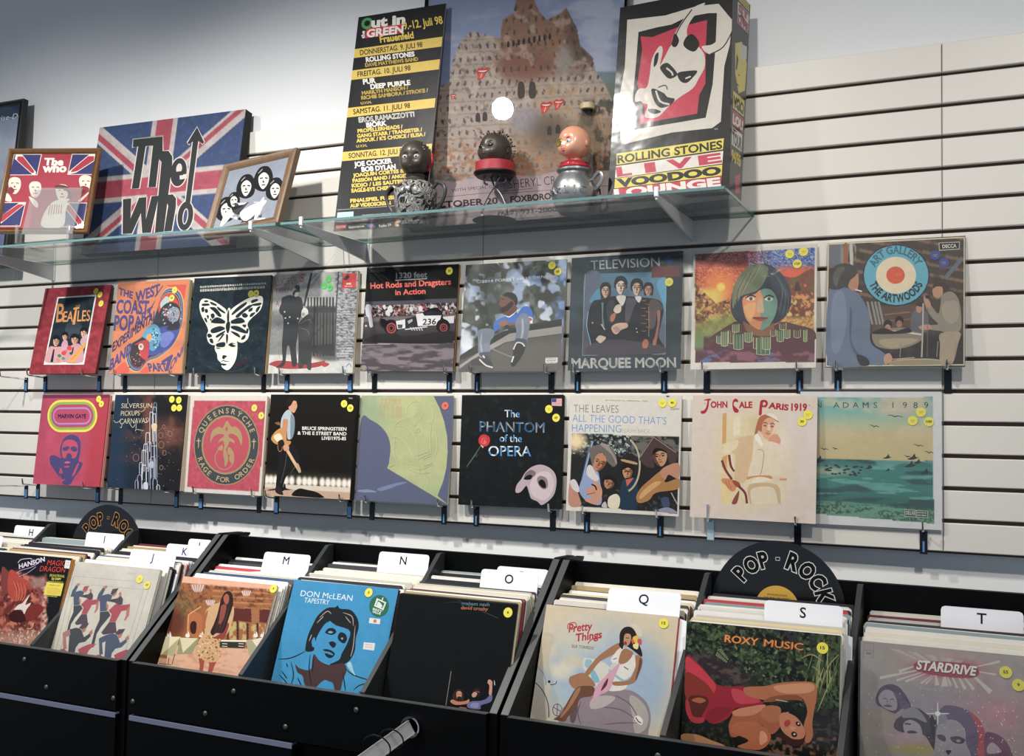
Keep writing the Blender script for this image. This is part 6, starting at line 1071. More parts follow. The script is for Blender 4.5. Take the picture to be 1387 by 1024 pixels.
def hook(x, zg, yo, lab, group='black hooks holding the record covers', arm=.055, glint=True, z1=.047):
    """slatwall hook: dark back plate clipped in a groove and a wire arm with an upturned tip"""
    t = thing('display_hook', lab, 'hook', (x, 0, zg), group=group)
    MB().box(-.0085, .0085, -.0034, -.0004, -.004, z1, ch=.0008).build('back_plate', M_DARKMET, t)
    if glint: MB().box(-.0062 if x < -1.6 else -.0022, .0062 if x < -1.6 else .0022, -.0042, -.0035, .001, z1*(.62 if x < -1.6 else .5)).build('plate_glint', M_BLUEGLINT, t)  # blue reflection on the plate, painted as a thin coloured strip
    MB().tube([(0, -.003, z1-.006), (0, -yo+.004, z1-.0005), (0, -yo, z1+.002), (0, -yo-.004, z1+.021)], .0027, 8).build('wire_arm', M_CHROME, t, True)
    return t
ALB = [
 ('beat', 'dark red record cover with a white-framed photo of four people', -2.786, .056, -.075, -.018, 0, dict(thick=.012, side='4a1a20', stk=((795, 136), (837, 170), (848, 260)))),
 ('west', 'orange record cover with swirling purple lettering around a bean-shaped picture', -2.441, .056, -.045, -.020, -.004, dict(spare=2, side='d8cfc0', spare_col='a8906a', sleeve=1, stk=((730, 170), (701, 248, None, '85')))),
 ('butt', 'near-black record cover with a white butterfly over a white face', -2.112, .055, -.040, -.018, -.012, dict(spare=2, side='2a2a2a', spare_col='b59a68', gloss=True, stk=((692, 230, 'b5b03c'), (744, 226, 'b5b03c', '85')))),
 ('luci', 'grey record cover with two figures in dark coats beside a fence and a red puddle', -1.789, .053, -.034, -.014, -.002, dict(spare=1, side='c9c2b4', sleeve=1, stk=((642, 135, '4fd05c'), (597, 193, '4fd05c'), (655, 212, '4fd05c', '15')))),
 ('hotr', 'black record cover with a white racing car under pink lettering', -1.451, .057, -.030, -.012, -.012, dict(spare=1, side='3a3028', spare_col='9a7444', gloss=True, stk=((788, 124, None, '20'),))),
 ('cole', 'record cover with a seated person in blue against blurred trees', -1.111, .053, -.047, -.012, .002, dict(sleeve=2, side='9a9a92', stk=((812, 107), (861, 160, None, '65')))),
 ('tele', 'dark slate record cover with four figures and a white title above and below', -.783, .056, -.036, -.010, .008, dict(sleeve=2, side='22282c', stk=((859, 288, 'd8d244'),))),
 ('neil', 'painted record cover of a long-haired head before orange hills', -.441, .055, -.045, -.012, .008, dict(sleeve=2, side='cfc8bc', stk=((785, 127), (892, 108), (844, 200, None, '150')))),
 ('artg', 'record cover with a blue, cream and orange target above a band in a barn', -.107, .056, -.038, -.008, -.004, dict(sleeve=2, side='b9ae94', stk=((803, 202, '3a4a9a'), (855, 245, '3a4a9a')))),
 ('marv', 'crimson record cover with a yellow oval band and a blue portrait', -2.765, -.325, -.060, -.030, .004, dict(spare=2, side='a83a4c', spare_col='c98a80', stk=((747, 110), (775, 158, None, '6')))),
 ('silv', 'dark record cover with a tall white fountain of loops', -2.430, -.325, -.052, -.024, .004, dict(spare=3, side='2a2a2c', spare_col='bdb09a', stk=((717, 117), (786, 125), (737, 198), (791, 198)))),
 ('quee', 'red record cover with a gold and black ring of lettering', -2.118, -.328, -.032, -.012, 0, dict(spare=1, sleeve=2, side='d0cabd', stk=((742, 150), (812, 222, None, '9')))),
 ('bruc', 'black boxed record with a guitarist and a row of stage lights', -1.778, -.324, -.050, -.030, 0, dict(thick=.024, side='191513', stk=((748, 138), (806, 176, None, '25')))),
 ('gree', 'pale green and slate record cover embossed with a figure, orange sticker', -1.457, -.325, -.034, -.010, .003, dict(sleeve=2, side='8c9468', stk=((842, 133, 'ef6a4a', '20'),))),
 ('phan', 'black record cover with a white half mask and a red rose', -1.116, -.323, -.026, -.010, .006, dict(spare=1, side='1a1c1e', spare_col='232323', stk=((808, 162), (867, 234, None, '60')))),
 ('leav', 'white-topped record cover over a photo of people in broad hats', -.785, -.324, -.031, -.012, -.002, dict(side='c4bfb2', stk=((811, 109), (889, 107, None, '40')))),
 ('cale', 'cream record cover with a seated figure in a pale suit and red lettering', -.442, -.324, -.036, -.018, -.004, dict(side='cbbcae', stk=((923, 182), (878, 233, None, '30')))),
 ('1989', 'white-bordered record cover of gulls over a green sea', -.165, -.326, -.010, -.006, 0, dict(size=.325, thick=.003, side='c9cacc', sleeve=1, stk=((777, 222), (738, 268), (813, 273, None, '100')))),
]
for nm, lab, x, zb, yb, yt, ro, k in ALB: album(nm, lab, x, zb, yb, yt, ro, **k)
R1 = [(-2.946, .078), (-2.687, .078), (-2.570, .05), (-2.329, .05), (-2.231, .045), (-1.986, .045), (-1.896, .04), (-1.661, .04), (-1.575, .036), (-1.321, .036), (-1.230, .052), (-1.001, .052), (-.923, .042), (-.679, .042), (-.565, .05), (-.330, .05), (-.238, .043), (.011, .043)]
R2 = [(-2.963, .066), (-2.677, .066), (-2.573, .058), (-2.328, .058), (-2.225, .038), (-1.992, .038), (-1.924, .056), (-1.653, .056), (-1.574, .04), (-1.330, .04), (-1.226, .032), (-.991, .032), (-.891, .037), (-.686, .037), (-.334, .036), (-.043, .028)]
N1 = ['dark red', 'orange', 'white butterfly', 'dark coats', 'racing car', 'blurred trees', 'four figures slate', 'painted long-haired head', 'target']
N2 = ['crimson', 'white fountain', 'gold ring', 'guitarist', 'pale green', 'half mask', 'broad hats', 'cream suit', 'green sea']
for zg, R, N, row in ((0, R1, N1, 'upper'), (-5*PITCH, R2, N2, 'lower')):
    side = ['left', 'right']; L = [(N[i//2], side[i % 2]) for i in range(18)]
    if row == 'lower': L = L[:14]+[('cream suit', 'right'), ('green sea', 'right')]
    for i, (x, yo) in enumerate(R):
        hook(x, zg, yo, 'black hook under the %s corner of the %s cover' % (L[i][1], L[i][0]), 'hooks holding the %s row of covers' % row, glint=(i % 3 != 2), z1=.052)
hook(-3.041, 0, .11, 'long-armed empty hook left of the dark red record', None)
hook(-3.021, -5*PITCH, .12, 'empty long-armed hook left of the crimson record', None)
t = thing('acrylic_hook', 'clear acrylic hook below the left corner of the cream record', 'hook', (-.552, 0, -5*PITCH))
MB().box(-.009, .009, -.006, -.0005, -.002, .05, ch=.001).build('clear_plate', mat('iridescent_acrylic', 'b9cfd6', .15, metal=.4, var=.4, scale=160), t)
MB().tube([(0, -.004, .046), (0, -.03, .050), (0, -.036, .056), (.0, -.038, .092)], .0028, 8).build('wire_arm', M_CHROME, t, True)
# ------------------------------------------------------------------ records, letter cards and signs in the bins
REC_COLS = ['d8d2c4', 'cfc8b8', 'e0dcd2', 'c4bca8', 'b9b4a8', 'd9d6d0', '3a3a40', '22242a', 'a8946c', '6a3038', '34507c', 'cf9a5c', 'd8c9a0', '8a9a9c', '2c3a34', 'e4e2de', 'c9c4bc', '5a4a44', 'b8404c', '9aa8b4']
REC_N = ['cream', 'stone', 'off-white', 'tan-grey', 'grey', 'pale grey', 'charcoal', 'black', 'brown', 'dark red', 'blue', 'orange-tan', 'pale yellow', 'grey-green', 'dark green', 'white', 'light stone', 'dark brown', 'red', 'light blue']
REC_W = [8, 6, 9, 5, 4, 7, 5, 6, 4, 3, 4, 3, 4, 3, 3, 9, 5, 4, 2, 3]
REC_ME = []
for i, c in enumerate(REC_COLS):
    mb = MB(); h = .1562; k = .0035
    mb.prism([(-h, 0), (h, 0), (h, .3125-k), (h-k, .3125), (-h+k, .3125), (-h, .3125-k)], 0, .0034, 'y')
    o = mb.build('filed_record', mat('file_'+c, c, .45, var=.1, scale=20)); REC_ME.append(o.data); bpy.data.objects.remove(o)
CARDS = [('H', -2.784, -2.630, -.240, -.446, ', in the far left compartment'), ('I', -2.425, -2.271, -.280, -.444, ', standing before the small vinyl sign'), ('J', -2.122, -1.956, -.400, -.464, ''), ('K', -2.074, -1.935, -.310, -.455, ''),
         ('I', -2.030, -1.945, -.270, -.442, ', half hidden behind the K card'), ('M', -1.724, -1.570, -.310, -.456, ''), ('N', -1.378, -1.226, -.270, -.437, ''), ('P', -1.030, -.890, -.270, -.451, ', mostly hidden by the O card'), ('O', -1.045, -.891, -.330, -.452, ''),
         ('Q', -.691, -.522, -.390, -.462, ''), ('S', -.338, -.178, -.400, -.459, ''), ('T', .005, .160, -.290, -.458, ''), ('G', -2.839, -2.690, -.36, -.466, ', cut by the left edge of the picture')]
LEAN = {}
def cell(art_name, cname, lab, flab, xc, yt, zt, deg, x0, x1, yback, n, seed, size=.3125, front=True, **k):
    """front cover plus the thinner records filed behind it, all leaning the same way"""
    th = math.radians(deg); dn = Vector((0, -math.sin(th), -math.cos(th)))*size; R = random.Random(seed)
    if front:
        bot = Vector((xc, yt, zt))+dn
        album(art_name, lab, xc, bot.z, bot.y, yt, size=size, group='front records of the bins', **k)
    off = .007+.0048*k.get('spare', 0) if front else .006; gaps = []
    for q in CARDS:
        if x0 < (q[1]+q[2])/2 < x1:
            f = min(1, max(0, (q[3]-yt-off)/(yback-yt-off))); LEAN[(q[0], q[1])] = th*(1-.35*f); gaps.append(q[3]-math.tan(th*(1-.35*f))*(q[4]-zt))
    for i in range(n):
        f = (i+1)/n; y = yt+off+(yback-yt-off)*f; a = th*(1-.35*f)
        if any(-.0046 < y-g < .0022 for g in gaps): continue
        z = zt-.004+R.uniform(-.008, .005)+.030*f
        b = Vector((0, y, z))-Vector((0, math.sin(a), math.cos(a)))*.3125
        xx = min(max(xc+R.uniform(-.008, .008), x0+.160), x1-.160)
        kx = R.choices(range(20), REC_W)[0]; o = link('filed_record', REC_ME[kx], None, (xx, b.y, b.z)); o.rotation_euler = (-a, R.uniform(-.006, .006), R.uniform(-.004, .004))
        tag(o, flab.replace('thin record', REC_N[kx]+'-edged record'), 'record', 'records filed %s' % cname)
F = 'thin record filed upright behind '
cell(None, 'in the far left compartment', '', 'thin record filed upright in the far left compartment', -2.795, -.42, -.50, 15, -2.963, -2.626, -.232, 26, 1, front=False)
cell('hans', 'behind the black and red cover', 'black record cover with a red glassy creature, front of its bin', F+'the black and red creature cover', -2.456, -.450, -.498, 15, -2.614, -2.276, -.262, 26, 2, side='a8804c', spare=2, spare_col='c98a3c', stk=())
cell('esch', 'behind the angular dancers cover', 'pale sleeved record cover with angular red and blue dancers', F+'the angular dancers cover', -2.104, -.470, -.502, 18.5, -2.264, -1.939, -.235, 32, 3, sleeve=2, side='c9c4b8', spare=1, spare_col='b9b6ae', stk=((868, 258), (935, 310, None, '10')))
cell('nico', 'behind the long-haired singer cover', 'brown record cover of a long-haired person in a dining hall', F+'the dining hall picture', -1.738, -.440, -.520, 22.5, -1.891, -1.566, -.235, 30, 4, side='c8beb0', spare=1, spare_col='d4c8b0', stk=((1089, 176, None, '4'),))
cell('blue', 'behind the bright blue cover', 'bright blue record cover with a portrait brushed in black', F+'the bright blue cover', -1.383, -.423, -.504, 19.7, -1.554, -1.216, -.235, 28, 5, side='2a2a30', gloss=True, spare=1, spare_col='3a2c28', stk=((821, 187, None, '5'),))
cell('black', 'behind the plain black cover', 'nearly plain black record cover with two small figures at its foot', F+'the nearly plain black cover', -1.033, -.479, -.504, 16.3, -1.204, -.884, -.235, 36, 6, side='b9ac90', gloss=True, spare=1, spare_col='cfc4a4', stk=((1013, 220, None, '6'),))
cell('pret', 'behind the cream and sky blue cover', 'cream record cover of a woman astride a grey balloon', F+'the cream balloon cover', -.678, -.415, -.509, 20, -.836, -.506, -.235, 28, 7, side='cfc8b4', spare=1, spare_col='b4303c', stk=((976, 200, None, '15'),))
cell('roxy', 'behind the jungle cover', 'record cover of a woman in red lying among dark leaves', F+'the dark jungle cover', -.328, -.485, -.503, 9.8, -.494, -.166, -.262, 34, 8, side='d0cac0', gloss=True, spare=1, spare_col='c9c4b8', stk=((1036, 275, None, '15'),))
cell('star', 'behind the grey and violet cover', 'silvery violet record cover with white shards round its title', F+'the silvery violet cover', .018, -.446, -.517, 4, -.154, .178, -.235, 30, 9, sleeve=1, side='3a3c44', spare=2, spare_col='2c4c9c', stk=((1228, 360, None, '55'), (1330, 462, None, '9')))

def card(ch, x0, x1, y, z, hidden=None, dark='28306a', lean=.2):
    """white divider card: a sheet between the records with a raised lettered tab"""
    w = x1-x0; c = (x0+x1)/2
    t = thing('divider_card', 'white divider card lettered %s%s' % (ch, hidden or ''), 'divider card', (c, y-.345*math.sin(lean), z-.345*math.cos(lean)), (-lean, 0, 0), 'white letter cards between the records')
    r = .008; out = [(-w/2, .29), (w/2, .29), (w/2, .345-r), (w/2-r*.3, .345-r*.3), (w/2-r, .345), (-w/2+r, .345), (-w/2+r*.3, .345-r*.3), (-w/2, .345-r)]
    b = max(-.1, -w/2-.03); out = out[2:]+[(-w/2, .29), (b-.02, .285), (b-.02, .01), (w/2+.02, .01), (w/2+.02, .285), (w/2, .29)]
    MB().prism(out, 0, .0012, 'y').build('card_sheet', M_WHITECARD, t)
    p = Print(.05); gv = glyphs(ch, 0.)[0]; gw = (gv[:, 0].max()-gv[:, 0].min())*44/.72; p.text(ch, 50-gw/2, None, 80, 44, dark, .01); p.build('letter', M_PRINT, t, -.0004, .305)
for q in CARDS:
    card(q[0], q[1], q[2], q[3], q[4], q[5], dark='1c1e2c' if q[0] in 'QSTOPN' else '28306a', lean=LEAN.get((q[0], q[1]), .2))

def vinyl(x, y, z, lab, ink, labcol):
    """a real record used as a sign: hand lettered outlines around the rim"""
    t = thing('vinyl_record_sign', lab, 'sign', (x, y, z), (-.06, 0, 0), 'hand-lettered vinyl record signs')
    m = mat('black_vinyl', '0c0d10', .22, var=.1, spec=.6)
    pr = [(.0035, 0), (.05, 0), (.0505, -.0006)]; r = .056
    while r < .146: pr += [(r, -.0006), (r+.0012, -.0011), (r+.0024, -.0006)]; r += .0036
    pr += [(.1485, -.0008), (.1500, .0), (.1500, .0012), (.0035, .0012)]
    d = MB().lathe(pr, 72).build('vinyl_disc', m, t, True); d.rotation_euler = (math.pi/2, 0, 0)
    for k in d.data.vertices: pass
    q = Print(.1); q.ell(50, 50, 49, 49, labcol, n=40); q.ell(50, 50, 4, 4, '1a1a1a'); q.text('INTRODUCING', 28, 72, 24, 4.2, '5a4420', .02); q.text('THE BEAU BRUMMELS', 20, 80, 31, 4.2, '5a4420', .02) if labcol != 'b9c4d8' else None
    q.build('centre_label', M_PRINT, t, -.0026, -.05)
    s = Print(.3)
    for ch, a, k in (('P', -50, 1), ('O', -33, 1), ('P', -17, 1), ('-', 0, .6), ('R', 18, 1.05), ('O', 37, 1.), ('C', 54, 1.), ('K', 72, 1.)):
        an = math.radians(a); rr = 30.8; bx, by = 50+rr*math.sin(an), 50-rr*math.cos(an)
        for bold, c in ((.085, ink), (.045, '0c0d10')):
            v, T = glyphs(ch, bold); h = 12/.72*k; v0, _ = glyphs(ch, 0.); X = (v[:, 0]-(v0[:, 0].min()+v0[:, 0].max())/2)*h*.80; Y = v[:, 1]*h+(3.5 if ch == '-' else 0)
            s._put(np.c_[bx+X*math.cos(an)+Y*math.sin(an), by+X*math.sin(an)-Y*math.cos(an)], T, H(c))
    s.build('hand_lettering', M_PRINT, t, -.0022, -.15)
vinyl(-.342, -.232, -.501, 'black vinyl record sign with white POP-ROCK lettering, yellow centre label', 'd8dcd8', 'd9a832')
vinyl(-2.393, -.232, -.513, 'black vinyl record sign with orange outlined lettering, pale centre label', 'c08a4c', 'b9c4d8')

# chrome display arm sticking out of the front board
t = thing('chrome_display_arm', 'chrome flat arm with split rings sticking out below the black record', 'display arm', (-1.066, -.6245, -.765))
MB().lathe([(.019, .003), (.020, .009), (.0235, .009), (.024, .004), (.0235, 0)], 28).build('flange_rim', M_CHROME, t, True).rotation_euler = (math.pi/2, 0, 0); MB().lathe([(0, .003), (.018, .003), (.018, 0), (0, 0)], 28).build('flange_plate', M_DARKMET, t, True).rotation_euler = (math.pi/2, 0, 0)
b = MB(); b.box(-.002, .002, -.27, -.004, -.0150, .0150); b.box(-.0035, .0035, -.27, -.004, .0142, .0160); b.box(-.0035, .0035, -.27, -.004, -.0160, -.0142)
o = b.build('flat_bar', mat('brushed_chrome', 'c4c4c8', .42, metal=.55, var=.08), t); o.rotation_euler = (math.radians(5), math.radians(-30), 0)
for yy, r in ((-.085, .026), (-.145, .030)):
    m = MB(); m.tube([(r*math.cos(a*math.pi/14), 0, r*math.sin(a*math.pi/14)) for a in range(28)], .0016, 6, closed=True)
    o = m.build('split_ring', M_DARKMET, t, True); o.location = (0, yy, -.005); o.rotation_euler = (math.radians(25), math.radians(12), math.radians(15))
# ------------------------------------------------------------------ things on the glass shelves
ST = .4562   # top of the glass
def pt(ox, oy, k): return lambda x, y: (ox+x/k, oy+y/k)
# concert bill on black board
g1, g2 = pt(430, 0, 6.02), pt(430, 150, 5.39)
p = Art((484, 23), (603.3, 3.7), (446.7, 318.5), (569.8, 310), w=.300, h=.692)
p.base(lambda X, Y, I: brushed(X, Y, mix(I, X*0+1, '16181c'), .2, 20), 24)
Y, W, K = 'e2c043', 'e8e4da', '1a1a1c'
for a, b, c, d, t, ta, tb, g in (((290, 405), (1010, 300), (1002, 382), (276, 480), 'DONNERSTAG. 9. JULI 98', (335, 455), (845, 385), g1), ((265, 583), (988, 488), (978, 572), (258, 662), 'FREITAG. 10. JULI 98', (312, 635), (745, 580), g1),
                                 ((228, 895), (948, 812), (938, 890), (218, 975), 'SAMSTAG. 11. JULI 98', (273, 948), (738, 893), g1), ((158, 322), (822, 258), (815, 330), (150, 390), 'SONNTAG. 12. JULI 98', (207, 368), (620, 328), g2)):
    p.p([g(*a), g(*b), g(*c), g(*d)], 'd9b84a'); p.T(t, g(*ta), g(*tb), 7.2, K, .02, .1)
p.p([g1(385, 228), g1(697, 190), g1(686, 270), g1(380, 314)], 'c4283c'); p.T('O', g1(352, 235), g1(436, 225), 14, '3f9a58', .05, .15); p.T('ut in', g1(436, 222), g1(700, 190), 13, W, .05, .15); p.T('GREEN', g1(392, 306), g1(686, 268), 10.5, W, .04, .2)
p.text('the', g1(374, 314)[0], g1(374, 314)[0]+10, g1(374, 314)[1], 4.6, W, .04, 0, -90)
p.T('9.-12. Juli 98', g1(697, 242), g1(1015, 190), 11, Y, .02); p.T('Frauenfeld', g1(503, 350), g1(775, 312), 9.5, Y, .03)
for t, a, b, h, c, g in (('ROLLING STONES', (385, 512), (780, 462), 6.6, W, g1), ('DAVE MATTHEWS BAND', (378, 552), (808, 500), 5, Y, g1), ('PUR', (360, 697), (458, 684), 7, W, g1), ('DEEP PURPLE', (420, 737), (742, 700), 6.6, W, g1), ('MARILYN MANSON /', (348, 785), (725, 738), 5, Y, g1),
                         ('RICHIE SAMBORA / STROKE /', (343, 825), (888, 760), 5, Y, g1), ('U.V.M.', (337, 866), (425, 855), 3.4, Y, g1), ('EROS RAMAZZOTTI', (320, 1015), (772, 965), 7, W, g1), ('BJÖRK', (342, 137), (485, 122), 6.6, W, g2), ('PROPELLERHEADS /', (277, 178), (605, 143), 5, Y, g2),
                         ('GANG STARR / TRANSISTER /', (273, 215), (748, 165), 5, Y, g2), ("ANOUK / K'S CHOICE / ELISA /", (268, 250), (772, 200), 5, Y, g2), ('U.V.M.', (265, 288), (343, 280), 3.4, Y, g2), ('JOE COCKER', (250, 430), (522, 402), 6.6, W, g2), ('BOB DYLAN', (303, 468), (550, 446), 6.6, W, g2),
                         ('JOAQUIN CORTES & GIPSY', (240, 508), (722, 462), 5, Y, g2), ('PASSION BAND / ANGELIQUE', (236, 548), (720, 500), 5, Y, g2), ('KIDJO / LES SAUTERELLES', (230, 585), (715, 542), 5, Y, g2), ('EAGLE-EYE CHERRY', (227, 622), (545, 596), 5, Y, g2),
                         ('FINALSPIEL FUSSBALL', (218, 698), (620, 664), 5, Y, g2), ('AUF VIDEOSCREEN', (216, 735), (510, 712), 5, Y, g2)): p.T(t, g(*a), g(*b), h, c, .045)
p.L([g2(118, 752), g2(760, 706)], .5, 'b9b9b4', 0); p.p([g2(120, 772), g2(238, 764), g2(236, 800), g2(116, 812)], 'a9cfe0')
for i, (a, b) in enumerate((((300, 796), (562, 778)), ((330, 808), (548, 792)), ((298, 826), (556, 806)))): p.T('THE ADVANCE SALE OPENS WITH ALL TICKET OFFICES'[:34-4*i], g2(*a), g2(*b), 1.5, 'c9c9c4', .01)
p.p([g2(106, 866), g2(184, 860), g2(180, 892), g2(103, 898)], 'c8242c'); p.T('Coca-Cola', g2(110, 888), g2(178, 882), 3, W, .02, .2); p.T('Expovenue', g2(203, 890), g2(312, 880), 3.6, W, .02); p.p([g2(335, 862), g2(360, 855), g2(385, 862), g2(400, 880), g2(370, 886), g2(340, 880)], '3a80b8'); p.p([g2(350, 868), g2(384, 864), g2(370, 888)], 'd84a3c'); p.T('Radio 24', g2(424, 882), g2(512, 872), 3.8, W, .02)
p.E(*g2(573, 858), 6.6, 6.6, 'd88a3c'); p.E(*g2(573, 858), 4.8, 4.8, 'e8e0d4'); p.L([g2(552, 856), g2(594, 852)], 1.6, 'b83a2c', 0); p.T('TICKET LINE', g2(632, 872), g2(706, 862), 2.4, 'd84a3c', .02)
p.w, p.h = .294, .679
t = thing('concert_poster', 'tall narrow black concert poster with yellow date bands', 'poster', (-1.472, -.164, ST), (-.163, 0, .034))
MB().box(-.147, .147, 0, .004, 0, .679, ch=.0006).build('poster_board', mat('poster_board_edge', '9c9a94', .6), t); p.build('poster_print', M_PRINTG, t, -.0002)

# framed tower poster
p = Art((578, -95), (853.6, -153), (555, 311), (838.5, 290), w=.632, h=.91)
b1, c5, c6 = pt(590, 0, 5.12), pt(500, 160, 6.305), pt(620, 140, 5.69)
def towers(X, Y, I):
    # sky, a stepped round ruin of arches in sandstone, sea at the right, paler floor band below
    x, y = (X-590)*5.12, Y*5.12; n = fbm(x, y, 60, 3); n2 = fbm(x, y, 26, 9)
    I = mix(I, X*0+1, '8290b2'); I = mix(I, ssx(.5, .68, fbm(x, y, 120, 5, sx=2.4))*.8, 'a9adc0'); I = mix(I, (x > 1080)*ssx(470, 490, y), '687e86'); I = mix(I, (x > 1080)*ssx(540, 580, y), '70756a')
    lim = np.interp(x, [-100, 60, 100, 150, 230, 330, 430, 445, 520, 560, 620, 700, 760, 860, 900, 950, 975, 1000, 1090, 1110, 1170, 1240, 1400], [640, 560, 380, 250, 190, 215, 240, 110, 60, -120, -160, 40, 110, 60, 20, 120, 160, 290, 380, 470, 560, 700, 800])
    tw = ssx(-8, 8, y-lim); J = mix(I, X*0+1, 'a3948a'); J = mix(J, ssx(380, 460, x)*ssx(1200, 900, x)*ssx(560, 420, y), '8a6550'); J = mix(J, blob(x, y, 600, 440, 200, 110, .5)*.8, '7c4c3a'); J = mix(J, ssx(850, 950, x)*ssx(480, 380, y)*.8, '54443e')
    lev = np.abs(((y+x*.05) % 88)-44) > 39; J = mix(J, lev*.4, '6f5f56'); a = ((x+20*np.sin(y/90)) % 52)-26; bb = ((y+x*.05) % 88)-48; J = mix(J, ((a/9)**2+(bb/20)**2 < 1)*(n > .35)*.75, '3a2f2c'); J = mix(J, ssx(.56, .7, n)*.5, 'c0b0a0'); J = mix(J, ssx(.6, .74, n2)*.5, '584a42')
    J = mix(J, ssx(500, 620, y)*ssx(500, 800, x)*ssx(.45, .6, n2)*.7, 'b09068'); J = mix(J, ssx(420, 560, x)*ssx(760, 860, y)*.6, '8a7058'); J = mix(J, blob(x, y, 620, 830, 110, 90, .6)*.8, '8f8a96'); J = mix(J, blob(x, y, 890, 400, 60, 110, .6)*.8, '8c8680'); J = mix(J, blob(x, y, 780, 920, 130, 130, .7)*.7, '4a4038'); J = mix(J, ssx(900, 1100, y)*ssx(.5, .62, n2)*.8, 'a06a48')
    J = mix(J, (x < 420)*ssx(1150, 1260, y)*ssx(.4, .6, n)*.7, '6a655f'); J = mix(J, ssx(900, 1200, x)*ssx(640, 700, y)*ssx(.5, .62, n)*.8, '3f3c34')
    m = tw[..., None]; R = I*(1-m)+J*m
    yb = np.interp(X, [560, 850], [247, 228]); low = ssx(-.6, .6, Y-yb+3*np.sin(X/17)); R = mix(R, low, 'a8969a'); return R
p.base(towers, 190)
for x, y in ((560, 600), (640, 600)): p.P([b1(x, y-30), b1(x+20, y-50), b1(x+42, y-30), b1(x+45, y+60), b1(x, y+64)], '3f342e')
for x, y in ((770, 900), (830, 890), (260, 805), (310, 800)): p.P([b1(x, y-16), b1(x+15, y-32), b1(x+30, y-16), b1(x+30, y+30), b1(x, y+30)], '332a26')
for i in range(9): x = 480+i*37; y = 282-i*7; p.P([b1(x, y-12), b1(x+8, y-22), b1(x+16, y-12), b1(x+16, y+20), b1(x, y+20)], '2c2220')
def lips(p, x, y, s):
    q = lambda a, b: (x+a*s-b*s*.25, y+b*s)
    p.P([q(-1, -.5), q(-.5, -.95), q(0, -.75), q(.6, -1.05), q(1.1, -.6), q(.7, .1), q(.5, .7), q(0, 1.15), q(-.4, 1.1), q(-.5, .5), q(-.8, .1)], 'c0302c'); p.L([q(-.7, -.4), q(0, -.35), q(.8, -.45)], s*.22, 'e8ded6', 3, True); p.P([q(-.4, -.1), q(.4, -.15), q(.35, .5), q(0, .9), q(-.25, .8)], 'd84a40'); p.L([q(.05, -.05), q(0, .75)], s*.1, 'e8d0c8', 2); p.L([q(-.9, -.45), q(0, -.1), q(.95, -.5)], s*.1, '5a1414', 3, True)
for x, y, s in ((300, 492, 8.2), (755, 735, 8), (845, 712, 7), (98, 658, 3.6)): lips(p, *b1(x, y), s)
D_ = '2a2326'
p.T('WITH SPECIAL GUEST', c5(683, 642), c5(1150, 596), 4.4, D_, -.005); p.T('SHERYL CROW', c6(385, 668), c6(900, 618), 12.5, D_, -.012)
p.L([c5(480, 700), c5(1387, 612)], .7, '5a4c50', 0); p.L([c6(250, 712), c6(1240, 640)], .7, '5a4c50', 0)
p.T('OCTOBER 20', c5(475, 790), c5(1085, 745), 9, D_, .03); p.E(*c6(350, 762), 1.7, 1.7, D_); p.T('FOXBORO', c6(400, 778), c6(718, 750), 8.8, D_, .03); p.T('STADIUM', c6(760, 744), c6(1110, 716), 8.8, D_, .03)
p.T('(617) 931-2000', c6(300, 885), c6(765, 848), 6.4, D_, .02); p.T('www.rolling-stones.com', c6(150, 935), c6(735, 895), 3.8, D_, .01); p.T('charge by phone', c6(30, 896), c6(250, 878), 3, D_, .0)
def framed(name, lab, cat, loc, rot, w, h, rail, deep, pr, fm, glass=True, pmat=None, zoff=0):
    """picture in a mitred frame: four rails, the print and its glass"""
    t = thing(name, lab, cat, loc, rot)
    P = [(-w/2, zoff), (w/2, zoff), (w/2, zoff+h), (-w/2, zoff+h)]; Q = [(-w/2+rail, zoff+rail), (w/2-rail, zoff+rail), (w/2-rail, zoff+h-rail), (-w/2+rail, zoff+h-rail)]
    for i in range(4):
        j = (i+1) % 4; f = lambda a, y: (a[0], y, a[1]); mid = lambda a, b, k: (a[0]*(1-k)+b[0]*k, a[1]*(1-k)+b[1]*k)
        sec = [(0., 0.), (0., deep), (1., deep), (1., .004), (.8, -.002), (.62, .003), (.4, -.001), (.2, -.003)]
        sec = [(k, y) for k, y in sec]; n = len(sec); vs = [f(mid(P[i], Q[i], k), y) for k, y in sec]+[f(mid(P[j], Q[j], k), y) for k, y in sec]
        MB().add(vs, [tuple(range(n)), tuple(range(n, 2*n))[::-1]]+[(a, (a+1) % n, n+(a+1) % n, n+a) for a in range(n)]).build('frame_rail', fm, t)
    MB().box(-w/2+rail*.6, w/2-rail*.6, .006, max(.009, deep-.001), zoff+rail*.6, zoff+h-rail*.6).build('backing_board', mat('backing_card', '8a8276', .8), t)
    pr.build('picture', pmat or M_PRINT, t, .0055, zoff+rail*.7)
    if glass: MB().add([(-w/2+rail*.9, .0035, zoff+rail*.9), (w/2-rail*.9, .0035, zoff+rail*.9), (w/2-rail*.9, .0035, zoff+h-rail*.9), (-w/2+rail*.9, .0035, zoff+h-rail*.9)], [(0, 1, 2, 3)]).build('picture_glass', clear_mat('picture_glass', (.98, .98, .98), .05, .015), t)
    return t
p.w, p.h = .632-.014, .91-.014
framed('framed_poster', 'tall framed poster of a ruined stone tower behind the doll heads', 'poster', (-1.095, -.090, ST), (-.086, 0, 0), .632, .91, .010, .018, p, mat('black_frame', '0c0c0e', .3), pmat=M_PRINT)

